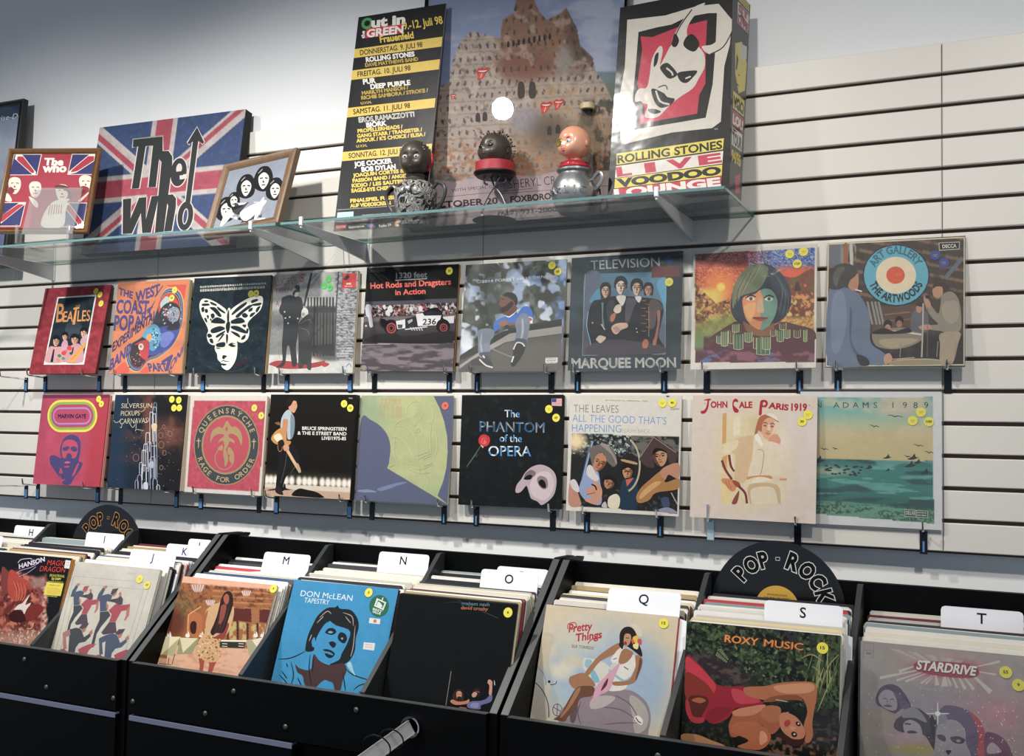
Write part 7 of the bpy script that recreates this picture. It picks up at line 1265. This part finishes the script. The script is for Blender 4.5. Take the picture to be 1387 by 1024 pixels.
# flag canvas
p = Art((120, 208), (1030, 92), (5, 989), (929, 929), w=.612, h=.454)
def flag(X, Y, I):
    q = hap(p.M, np.c_[X.ravel(), Y.ravel()]); u, v = q[:, 0].reshape(X.shape), q[:, 1].reshape(X.shape)*100/p.H; cx, cy = 46.5, 51.
    Bq, Rq, Wq = '34466e', '9e4454', 'aea4a2'; I = mix(I, X*0+1, Bq); k = 100/100.
    d1 = ((u-cx)-(v-cy)*1.02)/1.43*1.35; d2 = ((u-cx)+(v-cy)*1.02)/1.43*1.35; s1 = np.where(u < cx, -1, 1)
    for d, sg in ((d1, 1), (d2, -1)):
        I = mix(I, ssx(7.4, 7.0, np.abs(d)), Wq)
    for d, o in ((d1, np.where(u < cx, 1.8, -1.8)), (d2, np.where(u < cx, -1.8, 1.8))): I = mix(I, ssx(2.7, 2.4, np.abs(d+o)), Rq)
    c1 = np.maximum(ssx(9., 8.7, np.abs(u-cx)), ssx(10.6, 10.2, np.abs(v-cy))); I = mix(I, c1, Wq); c2 = np.maximum(ssx(5.8, 5.5, np.abs(u-cx)), ssx(6.9, 6.6, np.abs(v-cy))); I = mix(I, c2, Rq)
    return mix(brushed(X, Y, I, .1, 30), ssx(.66, .8, fbm(X, Y, 20, 7))*.1, 'cfc8c4')
p.base(flag, 190)
Kd, Wo = '2b2f2f', 'c9c0bc'
LG = [[(328, 282), (512, 262), (512, 352), (548, 350), (572, 385), (572, 430), (520, 850), (465, 855), (505, 420), (490, 400), (470, 575), (424, 576), (452, 318), (406, 322), (366, 582), (320, 584), (360, 324), (326, 328)],
      [(266, 650), (318, 645), (312, 770), (366, 640), (412, 636), (408, 775), (444, 630), (490, 627), (440, 856), (386, 858), (378, 735), (322, 861), (264, 864)],
      [(505, 690), (530, 625), (575, 618), (597, 645), (595, 700), (570, 845), (522, 848), (548, 690), (540, 670), (520, 690), (500, 760)],
      [(676, 310), (668, 300), (726, 204), (770, 296), (762, 308), (734, 288), (684, 680), (654, 680), (700, 292)]]
HL = [[], [], [], []]
RG = [((612, 482), 50, 88, 24, 48), ((655, 752), 48, 90, 20, 56)]
for P in LG: p.L(P+[P[0], P[1]], 13, Wo, 0)
for (c, a, b, e, f) in RG: p.E(c[0], c[1], a+7, b+7, Wo, 8)
for P in LG: p.p(P, Kd)
p.E(612, 482, 50, 88, Kd, 8); p.E(615, 460, 18, 32, Wo, 8); p.p([(618, 500), (665, 492), (664, 520), (620, 528)], Wo); p.p([(590, 480), (640, 474), (640, 500), (590, 506)], Kd)
p.E(655, 752, 48, 90, Kd, 8); p.E(655, 755, 17, 50, Wo, 8); p.E(655, 755, 11, 44, '34466e', 8)
t = thing('flag_canvas', 'wide canvas of a faded union flag with dark lettering and an arrow', 'picture', (-2.37, -.100, ST), (-.142, 0, .032))
MB().box(-.306, .306, 0, .034, 0, .454, ch=.001).build('canvas_block', mat('black_canvas_edge', '121412', .8), t); p.build('canvas_print', M_PRINT, t, -.0002)

# red framed flag picture on its clear easel
p = Art((50, 390), (620, 402), (-42, 885), (515, 895), w=.318-.02, h=.304-.02)
p.base(col='a01c38')
for q, d in (([(62, 408), (248, 414), (216, 550), (30, 546)], [(75, 412), (118, 414), (208, 530), (205, 548), (185, 546), (68, 440)]), ([(446, 418), (608, 422), (575, 556), (412, 552)], [(608, 424), (604, 460), (470, 540), (418, 550), (425, 530), (560, 424)]),
             ([(-20, 718), (142, 720), (105, 868), (-40, 866)], [(142, 722), (140, 730), (-20, 850), (-40, 852), (-35, 810), (100, 722)]), ([(395, 728), (535, 732), (502, 880), (370, 876)], [(398, 730), (415, 730), (505, 850), (500, 880), (480, 880), (388, 760)])):
    p.p(q, 'e6dcc8'); c = np.mean(q, 0); p.p([tuple(c+(np.array(a)-c)*.95) for a in q], '1d2266'); p.p(d, 'e6dcc8'); c = np.mean(d, 0); p.p([tuple(c+(np.array(a)-c)*.82) for a in d], 'a81c38')
p.T('The', (262, 485), (382, 490), 46, 'e8e2d6', .05, .12); p.T('who', (254, 530), (402, 533), 52, 'e8e2d6', .05, .12)
for x, y, s in ((68, 612, 46), (202, 640, 44), (375, 665, 46), (528, 610, 46)):
    p.P([(x-s*.9, y-s*.5), (x-s*.4, y-s*1.1), (x+s*.6, y-s*1.0), (x+s*.9, y-s*.3), (x+s*.7, y+s*.6), (x+s*.1, y+s*1.2), (x-s*.6, y+s*.8)], 'e4d4c0'); K = '8c1c30'
    p.L([(x-s*.5, y-s*.3), (x-s*.15, y-s*.35)], 6, K, 2); p.L([(x+s*.2, y-s*.35), (x+s*.6, y-s*.25)], 6, K, 2); p.P([(x-s*.05, y), (x+s*.15, y+s*.25), (x-s*.1, y+s*.3)], K); p.L([(x-s*.3, y+s*.6), (x+s*.3, y+s*.58)], 6, K, 2)
p.P([(22, 650), (40, 620), (66, 640), (60, 660), (30, 665)], '7c1a2c'); p.P([(490, 640), (512, 625), (548, 640), (540, 662), (500, 668)], '7c1a2c'); p.P([(0, 700), (20, 660), (50, 700), (40, 716)], 'e4d4c0'); p.P([(160, 685), (215, 720), (216, 755), (190, 740)], 'e4d4c0'); p.P([(480, 715), (555, 660), (520, 700), (490, 725)], 'e4d4c0')
p.P([(330, 640), (345, 615), (415, 630), (440, 700), (420, 700), (400, 650)], '5c1424'); p.P([(240, 870), (270, 770), (330, 715), (420, 705), (400, 735), (395, 780), (372, 876)], 'e2d6c2')
for i in range(6): p.L([(300+i*14, 740), (285+i*16, 800)], 5, 'a8303c', 2)
t = framed('framed_flag_picture', 'small framed red picture of a flag cross with four faces', 'picture', (-2.687, -.27, .503), (-.245, 0, .349), .318, .304, .018, .014, p, mat('bronze_wood', '6b4a2c', .35, var=.35, scale=90, coat=.3))
t = thing('acrylic_easel', 'clear acrylic easel holding up the small red flag picture', 'easel', (-2.66, -.235, ST), (0, 0, .349))
for x in (-.085, .085):
    MB().prism([(-.075, 0), (.09, 0), (.09, .004), (-.05, .006), (-.048, .036), (-.052, .040), (-.068, .038), (-.072, .062), (-.0765, .062), (-.0765, .004)], x-.004, x+.004).build('easel_foot', M_ACRYL, t)
MB().prism([(-.048, .036), (-.044, .036), (.012, .20), (.008, .20)], -.085, .085).build('easel_back', M_ACRYL, t)

# small wooden frame with the silver group picture
p = Art((880, 485), (1230, 425), (795, 825), (1160, 778), w=.287-.036, h=.269-.036)
p.base(lambda X, Y, I: brushed(X, Y, mix(I, X*0+1, '8b92a0'), .05, 80), 20)
for x, y, s, r in ((985, 590, 44, -5), (1080, 555, 46, 5), (1148, 615, 42, 10), (880, 710, 46, 18), (920, 660, 30, 0)):
    p.P([(x-s*1.1, y+s*.8), (x-s*1.15, y-s*.4), (x-s*.5, y-s*1.5), (x+s*.5, y-s*1.55), (x+s*1.1, y-s*.5), (x+s*1.0, y+s*.9), (x, y+s*1.4)], '17181c')
    p.P([(x-s*.6, y-s*.4), (x, y-s*.9), (x+s*.6, y-s*.4), (x+s*.55, y+s*.4), (x, y+s*1.1), (x-s*.5, y+s*.5)], 'dcd8d0'); p.L([(x-s*.45, y-s*.2), (x-s*.1, y-s*.25)], 7, '17181c', 2); p.L([(x+s*.15, y-s*.25), (x+s*.5, y-s*.15)], 7, '17181c', 2); p.P([(x-s*.05, y), (x+s*.15, y+s*.3), (x-s*.12, y+s*.3)], '4a4a50'); p.L([(x-s*.2, y+s*.6), (x+s*.25, y+s*.58)], 6, '17181c', 2)
    p.L([(x-s*.7, y-s*.8), (x-s*.2, y-s*1.3)], 6, '9a9890', 2, True)
for i in range(30): random.seed(i+33); p.P([(lambda a, b: (a, b))(random.uniform(900, 1090)+dx, random.uniform(650, 770)+dy) for dx, dy in ((0, 0), (16, 6), (10, 20), (-8, 14))], random.choice(['17181c', 'dcd8d0', '3a3c42', '8b92a0']))
p.P([(1040, 765), (1060, 690), (1090, 650), (1080, 720), (1050, 770)], 'dcd8d0'); p.P([(850, 790), (880, 720), (910, 740), (870, 790)], 'dcd8d0')
framed('wooden_picture_frame', 'small wooden frame with a grey and black group portrait', 'picture', (-1.911, -.232, ST+.001), (-.394, -.084, -.041), .287, .269, .026, .020, p, mat('walnut_wood', '6e5640', .45, var=.35, scale=50, coat=.1), zoff=.012)
t = thing('clear_ticket_strip', 'clear plastic strip lying under the small wooden frame', 'holder', (-1.875, -.27, ST))
MB().box(-.07, .07, -.02, .02, 0, .0035).build('strip_body', M_ACRYL, t)
m = MB()
for i in range(16): m.box(-.066+i*.0084, -.062+i*.0084, -.02, -.016, .0036, .0072)
m.build('toothed_edge', M_ACRYL, t)

# big black frame at the far left edge
p = Print(.60, .58)
p.base(lambda X, Y, I: mix(mix(ramp(np.clip(Y/97, 0, 1), 0, '7d8ba4', .3, '98a4b8', .5, '8a94a8', 1, '4d5a80'), ssx(.5, .7, fbm(X, Y, 26, 3))*.5, 'b9bec8'), ssx(9, 8, Y)*1., '1d3550'), 40)
p.text('Shanghai-Surprise-Du', 40, 99, 9.5, 3.4, 'd4d8dc', .0, .2)
framed('large_black_frame', 'big black framed picture cut off by the left edge of the view', 'picture', (-3.375, -.085, ST), (-.09, 0, 0), .61, .605, .018, .020, p, mat('black_frame', '0c0c0e', .3), pmat=M_PRINT)

# inflated vinyl box with the horned head
FT = dict(TL=(-.782, -.09, 1.012), TR=(-.473, -.14, 1.0), BL=(-.797, -.138, ST), BR=(-.467, -.1903, ST)); BK = dict(TL=(-.775, -.006, 1.00), TR=(-.452, -.030, .99), BL=(-.79, -.03, ST), BR=(-.458, -.10, ST))
p = Art((84, 35), (610, -55), (7, 1015), (600, 945), w=.325, h=.56)
p.base(lambda X, Y, I: brushed(X, Y, mix(I, X*0+1, '101012'), .3, 40), 30)
Wb, Rb = 'ccc6ba', 'c0304a'
p.p([(118, 88), (300, 70), (330, 62), (450, 30), (548, 22), (610, 92), (600, 200), (575, 300), (560, 560), (520, 590), (330, 610), (100, 665), (80, 640), (82, 420), (105, 300), (112, 190)], Wb)
p.p([(172, 142), (260, 122), (330, 110), (400, 78), (500, 62), (540, 62), (535, 200), (522, 380), (490, 540), (370, 560), (150, 595), (135, 520), (158, 300)], '121214')
p.p([(182, 162), (240, 165), (350, 125), (495, 92), (490, 200), (488, 380), (460, 430), (450, 520), (300, 545), (178, 570), (172, 535), (200, 520), (165, 380), (190, 220)], Rb)
p.P([(340, 195), (335, 170), (370, 110), (420, 45), (478, 18), (480, 28), (430, 80), (402, 130), (400, 190)], Wb); p.P([(470, 210), (520, 200), (560, 160), (595, 100), (612, 92), (610, 140), (570, 210), (510, 245)], Wb)
p.L([(342, 170), (375, 110), (425, 45)], 5, '121214', 4); p.L([(510, 245), (570, 212), (612, 140)], 5, '121214', 4)
p.P([(330, 200), (380, 180), (440, 200), (480, 240), (485, 300), (460, 350), (430, 400), (370, 440), (320, 480), (270, 530), (230, 540), (200, 530), (215, 480), (200, 470), (158, 465), (155, 430), (175, 400), (210, 395), (225, 340), (235, 270), (260, 220), (280, 205), (288, 230), (275, 290), (300, 250)], Wb)
p.P([(385, 200), (400, 165), (430, 155), (460, 195), (440, 230), (410, 225)], '121214'); p.P([(330, 200), (345, 150), (365, 180), (350, 210)], '121214')
p.P([(275, 300), (310, 282), (350, 320), (355, 340), (320, 355), (290, 330)], '121214'); p.P([(358, 330), (400, 320), (450, 320), (430, 350), (400, 375), (370, 365)], '121214'); p.L([(305, 305), (330, 325), (335, 340)], 8, Wb, 3); p.L([(395, 355), (420, 345)], 7, Wb, 2)
p.P([(235, 400), (290, 420), (310, 440), (345, 450), (320, 480), (275, 490), (245, 455)], '121214'); p.L([(255, 410), (275, 460), (320, 475)], 9, Wb, 3); p.P([(215, 500), (245, 495), (280, 510), (240, 520)], '121214'); p.P([(150, 470), (185, 460), (200, 500), (170, 520), (150, 500)], '121214'); p.L([(265, 395), (300, 385), (310, 405)], 5, '121214', 3); p.P([(250, 250), (268, 235), (262, 280), (245, 300)], '121214')
def skew(P, sx=0): return P
for q, c in (([(62, 712), (575, 640), (570, 695), (60, 768)], 'd8c63c'), ([(58, 775), (572, 702), (568, 765), (52, 835)], 'd8d2ca'), ([(52, 838), (568, 770), (565, 825), (48, 888)], 'd8c63c'), ([(48, 892), (565, 828), (560, 880), (30, 940)], Rb)): p.p(q, c)
p.T('ROLLING STONES', (68, 760), (566, 690), 40, '141416', .03, .1); [p.T(ch, (x, 826-(x-70)*.14), (x+wd, 826-(x+wd-70)*.14), 46, Rb, .05) for ch, x, wd in (('L', 70, 60), ('I', 215, 26), ('V', 320, 100), ('E', 470, 86))]; p.T('VOODOO', (72, 880), (558, 818), 40, '141416', .06, .0); p.T('LOUNGE', (55, 934), (556, 876), 42, 'e0dad2', .05, .0); p.T('TM', (530, 600), (546, 598), 8, 'ccc6ba')
t = thing('vinyl_box', 'tall shiny box printed with a horned head above stacked lettering', 'box', (0, 0, 0))
c = MB(); V = [FT[k] for k in ('TL', 'TR', 'BR', 'BL')]+[BK[k] for k in ('TL', 'TR', 'BR', 'BL')]; c.add(V, [(0, 1, 2, 3), (7, 6, 5, 4), (0, 4, 5, 1), (1, 5, 6, 2), (2, 6, 7, 3), (3, 7, 4, 0)]); c.build('box_body', mat('black_vinyl_sheet', '0e0e10', .3, coat=.6, bump=.3), t)
p.build('front_print', M_VINYLBOX, t, quad=(FT['TL'], FT['TR'], FT['BL'], FT['BR']))
s = Print(.1, .5); s.base(None, 2, '101012'); s.rect(35, 0, 95, 20, 'b9a03c'); s.rect(30, 24, 95, 75, 'd0cabc'); s.text('ST', 38, 90, 44, 18, 'b0304a', .06); s.text('LIVE', 34, 92, 72, 20, 'b0304a', .06)
s.poly([(20, 130), (60, 110), (95, 150), (90, 220), (50, 240), (25, 200)], 'd8c23c'); s.poly([(40, 120), (90, 110), (92, 140), (60, 160)], 'ccc6ba'); s.poly([(30, 150), (60, 170), (50, 200), (28, 190)], '141416'); s.rect(15, 245, 90, 285, 'd8c63c'); s.text('VOO', 20, 86, 280, 26, '141416', .06); s.rect(14, 290, 90, 325, 'b0304a'); s.text('LOU', 18, 86, 320, 22, 'e0dad2', .06)
s.rect(12, 330, 85, 372, 'd8d2ca'); s.text('TOUR', 16, 82, 368, 28, '141416', .05); s.text("94/95", 14, 80, 408, 26, 'd8c23c', .05); s.poly([(40, 440), (80, 425), (85, 470), (50, 480)], 'b0304a')
s.build('side_print', M_VINYLBOX, t, quad=(FT['TR'], BK['TR'], FT['BR'], BK['BR']))

# ------------------------------------------------------------------ doll head figures
def doll_head(r, m, parent, loc, rot, eyes=True, em=None, lm=None, closed=False, cut=None):
    """baby doll head: full cheeks, small chin, brow and eye hollows; faces -y"""
    n, k = 40, 28; V = []; b = MB()
    def g(d, c, s): return math.exp(-((d[0]-c[0])**2+(d[1]-c[1])**2+(d[2]-c[2])**2)/(2*s*s))
    for i in range(1, k):
        for j in range(n):
            a, e = 2*math.pi*j/n, math.pi*i/k-math.pi/2; d = (math.cos(e)*math.sin(a), -math.cos(e)*math.cos(a), math.sin(e))
            q = 1.0+.07*max(0, d[1])+.06*g(d, (0, -.75, .62), .4)+sum(.15*g(d, (sx*.42, -.8, -.33), .22)-.16*g(d, (sx*.33, -.93, .02), .14) for sx in (-1, 1))
            q += .17*g(d, (0, -.98, -.12), .085)+.10*g(d, (0, -.93, -.40), .12)-.05*g(d, (0, -.9, -.55), .07)+.10*g(d, (0, -.78, -.66), .16)-.10*g(d, (0, .3, -.95), .4)
            V.append((d[0]*r*q*.93, d[1]*r*q, d[2]*r*q*1.05))
    lo, hi = len(V), len(V)+1; V += [(0, 0, -r*.92), (0, 0, r*1.05)]; F = []
    for i in range(k-2):
        for j in range(n): F.append((i*n+j, i*n+(j+1) % n, (i+1)*n+(j+1) % n, (i+1)*n+j))
    for j in range(n): F += [(lo, (j+1) % n, j), (hi, (k-2)*n+j, (k-2)*n+(j+1) % n)]
    b.add(V, F)
    for sx in (-1, 1): b.ball((sx*r*.93, r*.1, -r*.12), r*.17, 10, 8, 0, (.5, .8, 1.2))
    h = b.build('doll_head', m, parent, True, loc); h.rotation_euler = rot
    for sx in (-1, 1):
        e = MB()
        if closed: e.ball((0, 0, 0), r*.19, 14, 10, 0, (1.15, .6, .7))
        else: e.ball((0, 0, 0), r*.17, 14, 10, 0, (1.1, .55, .75))
        e.build('eye', em, h, True, (sx*r*.33, -r*.84, r*.02))
        if not closed: MB().ball((0, 0, 0), r*.055, 10, 8, 0, (1, .5, 1)).build('pupil', mat('dark_pupil', '101014', .2), h, True, (sx*r*.33, -r*.925, r*.02))
        MB().tube([(sx*r*.14, -r*.93, r*.20), (sx*r*.34, -r*.90, r*.27), (sx*r*.54, -r*.76, r*.20)], [r*.015, r*.03, r*.012], 6).build('brow', lm, h, True)
    l = MB().ball((0, 0, 0), r*.17, 12, 8, 0, (1.15, .6, .40)).ball((0, 0, -r*.09), r*.14, 12, 8, 0, (1., .6, .5)); l.build('lips', lm, h, True, (0, -r*.97, -r*.40))
    return h
M_BK = mat('blackened_doll', '3a342f', .42, var=.45, scale=40, coat=.12); M_SKIN = mat('pale_doll_skin', 'd0977c', .28, var=.05, scale=10, coat=.5); M_RED = mat('red_enamel', 'a8202c', .3, coat=.4, var=.15, scale=60)
M_PEW = mat('pewter', '9a9c9e', .34, metal=.85, var=.15, scale=50, bump=.3); M_STEEL = mat('grey_wire', '85868a', .3, metal=.9)
# marbled cup with a studded head
t = thing('doll_head_cup', 'black doll head with a pink crown on a black and white marbled two-handled cup', 'figurine', (-1.360, -.150, ST))
mm = bpy.data.materials.new('marbled_glaze'); mm.use_nodes = True; nt = mm.node_tree; tc = nt.nodes.new('ShaderNodeTexCoord'); vo = nt.nodes.new('ShaderNodeTexNoise'); vo.inputs['Scale'].default_value = 30; vo.inputs['Detail'].default_value = 3; vo.inputs['Distortion'].default_value = 2.5
cr = nt.nodes.new('ShaderNodeValToRGB'); cr.color_ramp.elements[0].position = .47; cr.color_ramp.elements[0].color = (.012, .012, .014, 1); cr.color_ramp.elements[1].position = .50; cr.color_ramp.elements[1].color = (.5, .5, .46, 1)
e = cr.color_ramp.elements.new(.54); e.color = (.012, .012, .014, 1); e = cr.color_ramp.elements.new(.62); e.color = (.35, .35, .33, 1); e = cr.color_ramp.elements.new(.66); e.color = (.012, .012, .014, 1)
nt.links.new(tc.outputs['Object'], vo.inputs[0]); nt.links.new(vo.outputs[0], cr.inputs[0]); nt.links.new(cr.outputs[0], nt.nodes['Principled BSDF'].inputs[0]); nt.nodes['Principled BSDF'].inputs['Roughness'].default_value = .25
MB().lathe([(.0, .0), (.044, .0), (.046, .006), (.040, .012), (.052, .035), (.060, .070), (.062, .095), (.055, .112), (.040, .124), (.030, .128), (0, .128)], 32).build('cup_body', mm, t, True)
for s in (-1, 1):
    pts = [(s*.056, 0, .104), (s*.072, 0, .118), (s*.090, 0, .108), (s*.094, 0, .085), (s*.080, 0, .055), (s*.052, 0, .026)]
    MB().tube([tuple(x) for x in smooth(pts, False, 5)], .0055, 8).build('cup_handle', mat('dark_pottery', '2e2f32', .35, coat=.2), t, True)
MB().lathe([(.024, .126), (.030, .130), (.026, .136), (.030, .142), (.022, .148)], 24).build('neck_ring', M_BK, t, True)
h = doll_head(.049, M_BK, t, (0, -.004, .190), (math.radians(6), 0, math.radians(12)), em=mat('dull_eye', 'a8a49a', .2), lm=mat('dark_lips', '4a2420', .3))
MB().lathe([(.036, .030), (.028, .041), (.014, .049), (0, .051)], 20).build('pink_crown', mat('pink_paint', 'b03c60', .45), h, True)
m = MB(); random.seed(5)
for i in range(26):
    a = random.uniform(0, 6.28); e = random.uniform(.35, 1.2); d = Vector((math.cos(e)*math.cos(a), math.cos(e)*math.sin(a), math.sin(e))); m.ball(tuple(d*.0485), .0032, 6, 5)
m.build('silver_studs', M_STEEL, h, True)
c = MB().tube([tuple(x) for x in smooth([(.035, .0, -.035), (.052, -.01, -.012), (.050, -.004, .012)], False, 5)], .003, 6).build('red_earring', M_RED, h, True)
# pin-studded head on a wire stand
t = thing('doll_head_stand', 'black pin-studded doll head in a red tin on a curled wire stand', 'figurine', (-1.118, -.140, ST))
MB().lathe([(0, 0), (.058, 0), (.060, .002), (.056, .005), (.020, .007), (0, .007)], 36).build('stand_base', mat('black_iron', '1c1c1e', .4, metal=.5), t, True)
for s in (-1, 1):
    pts = [(s*.006, 0, .008), (s*.034, 0, .016), (s*.036, 0, .034), (s*.020, 0, .070), (s*-.002, 0, .098), (s*-.012, 0, .118), (s*-.028, 0, .122), (s*-.032, 0, .108), (s*-.022, 0, .102)]
    MB().tube([tuple(x) for x in smooth(pts, False, 6)], .0028, 8).build('wire_leg', M_STEEL, t, True)
MB().lathe([(0, .118), (.050, .120), (.058, .128), (.058, .132), (0, .132)], 36).build('tin_underside', mat('black_iron', '1c1c1e', .4, metal=.5), t, True)
MB().lathe([(.052, .132), (.054, .133), (.054, .158), (.050, .160), (0, .160)], 36).build('red_tin', mat('distressed_red_tin', '9c2a34', .45, var=.35, scale=70, bump=.3), t, True)
h = doll_head(.046, M_BK, t, (0, -.002, .192), (math.radians(-8), 0, math.radians(-14)), em=mat('dark_eyelid', '17120f', .25), lm=mat('dark_lips', '4a2420', .3), closed=True)
m = MB(); random.seed(8)
for i in range(80):
    a = random.uniform(0, 6.28); e = random.uniform(-.05, 1.45); d = Vector((math.cos(e)*math.cos(a), math.cos(e)*math.sin(a), math.sin(e)))
    if d.y < -.45 and d.z < .5: continue
    m.tube([tuple(d*.046), tuple(d*.0545)], .0007, 4); m.ball(tuple(d*.055), .0019, 6, 4)
m.build('pins', M_DARKMET, h, True)
# pale head on the pewter pot
t = thing('doll_head_pot', 'pale doll head with a red collar on a round pewter garlic pot', 'figurine', (-.883, -.150, ST))
MB().lathe([(0, 0), (.034, 0), (.044, .010), (.056, .035), (.060, .058), (.054, .084), (.042, .100), (.040, .106), (.046, .112), (.046, .117), (.038, .119), (0, .119)], 40).build('pewter_pot', M_PEW, t, True)
MB().tube([tuple(x) for x in smooth([(.050, 0, .088), (.068, 0, .104), (.078, 0, .094), (.072, 0, .074), (.058, 0, .060)], False, 5)], .0055, 8).build('pot_handle', M_PEW, t, True)
s = MB(); cu = 0
for i, ch in enumerate('GARLIC'):   # raised letters wrapped round the belly
    v, T = glyphs(ch, .03); an0 = math.radians(-62+i*21); R_ = .0585; w_ = (v[:, 0].min()+v[:, 0].max())/2
    vs = []
    for dr in (0, .0022):
        for x, y in v:
            an = an0+(x-w_)*.024/R_; z = .046+y*.026; rr = np.interp(z, [.035, .058, .084], [.0562, .0602, .0545])+dr; vs.append((rr*math.sin(an), -rr*math.cos(an), z))
    n = len(v); ed = {}
    for a, b, c in T:
        for e in ((a, b), (b, c), (c, a)): ed[e] = 1
    side = [(a, b, b+n, a+n) for a, b in ed if (b, a) not in ed]; s.add(vs, [(a+n, b+n, c+n) for a, b, c in T]+side)
s.build('raised_lettering', M_PEW, t)
MB().lathe([(.036, .118), (.041, .121), (.041, .126), (.036, .130), (.037, .134), (.028, .138), (0, .138)], 32).build('red_collar', M_RED, t, True)
MB().lathe([(.019, .134), (.017, .150), (.021, .160)], 20).build('neck', M_SKIN, t, True)
h = doll_head(.043, M_SKIN, t, (0, -.003, .186), (math.radians(6), 0, math.radians(-22)), em=mat('eye_white', 'b4c2d6', .15), lm=mat('doll_lips', 'b01c30', .25))
MB().lathe([(0, 0), (.009, .0015), (.011, .0), (.009, -.0015)], 12).build('jewelled_eye', mat('brass_jewel', '9a8a4a', .25, metal=.7, var=.5, scale=300), h, True, (-.0165, -.0405, .002)).rotation_euler = (math.pi/2, 0, 0)
t = thing('glass_chimney', 'clear glass chimney bottle with a cream rim behind the pale doll head', 'bottle', (-.878, -.070, ST))
MB().lathe([(.030, 0), (.036, .02), (.040, .10), (.040, .20), (.036, .235), (.026, .262), (.019, .285), (.017, .300)], 32).build('glass_body', clear_mat('bottle_glass', (.93, .92, .88), .14, .03), t, True)
MB().lathe([(.017, .298), (.020, .300), (.020, .314), (.017, .316), (.015, .312), (.015, .298)], 28).build('cream_rim', mat('cream_cap', 'b9a880', .4), t, True)
for o in list(SC.objects):
    if o.parent is None: o.location.z += Z0
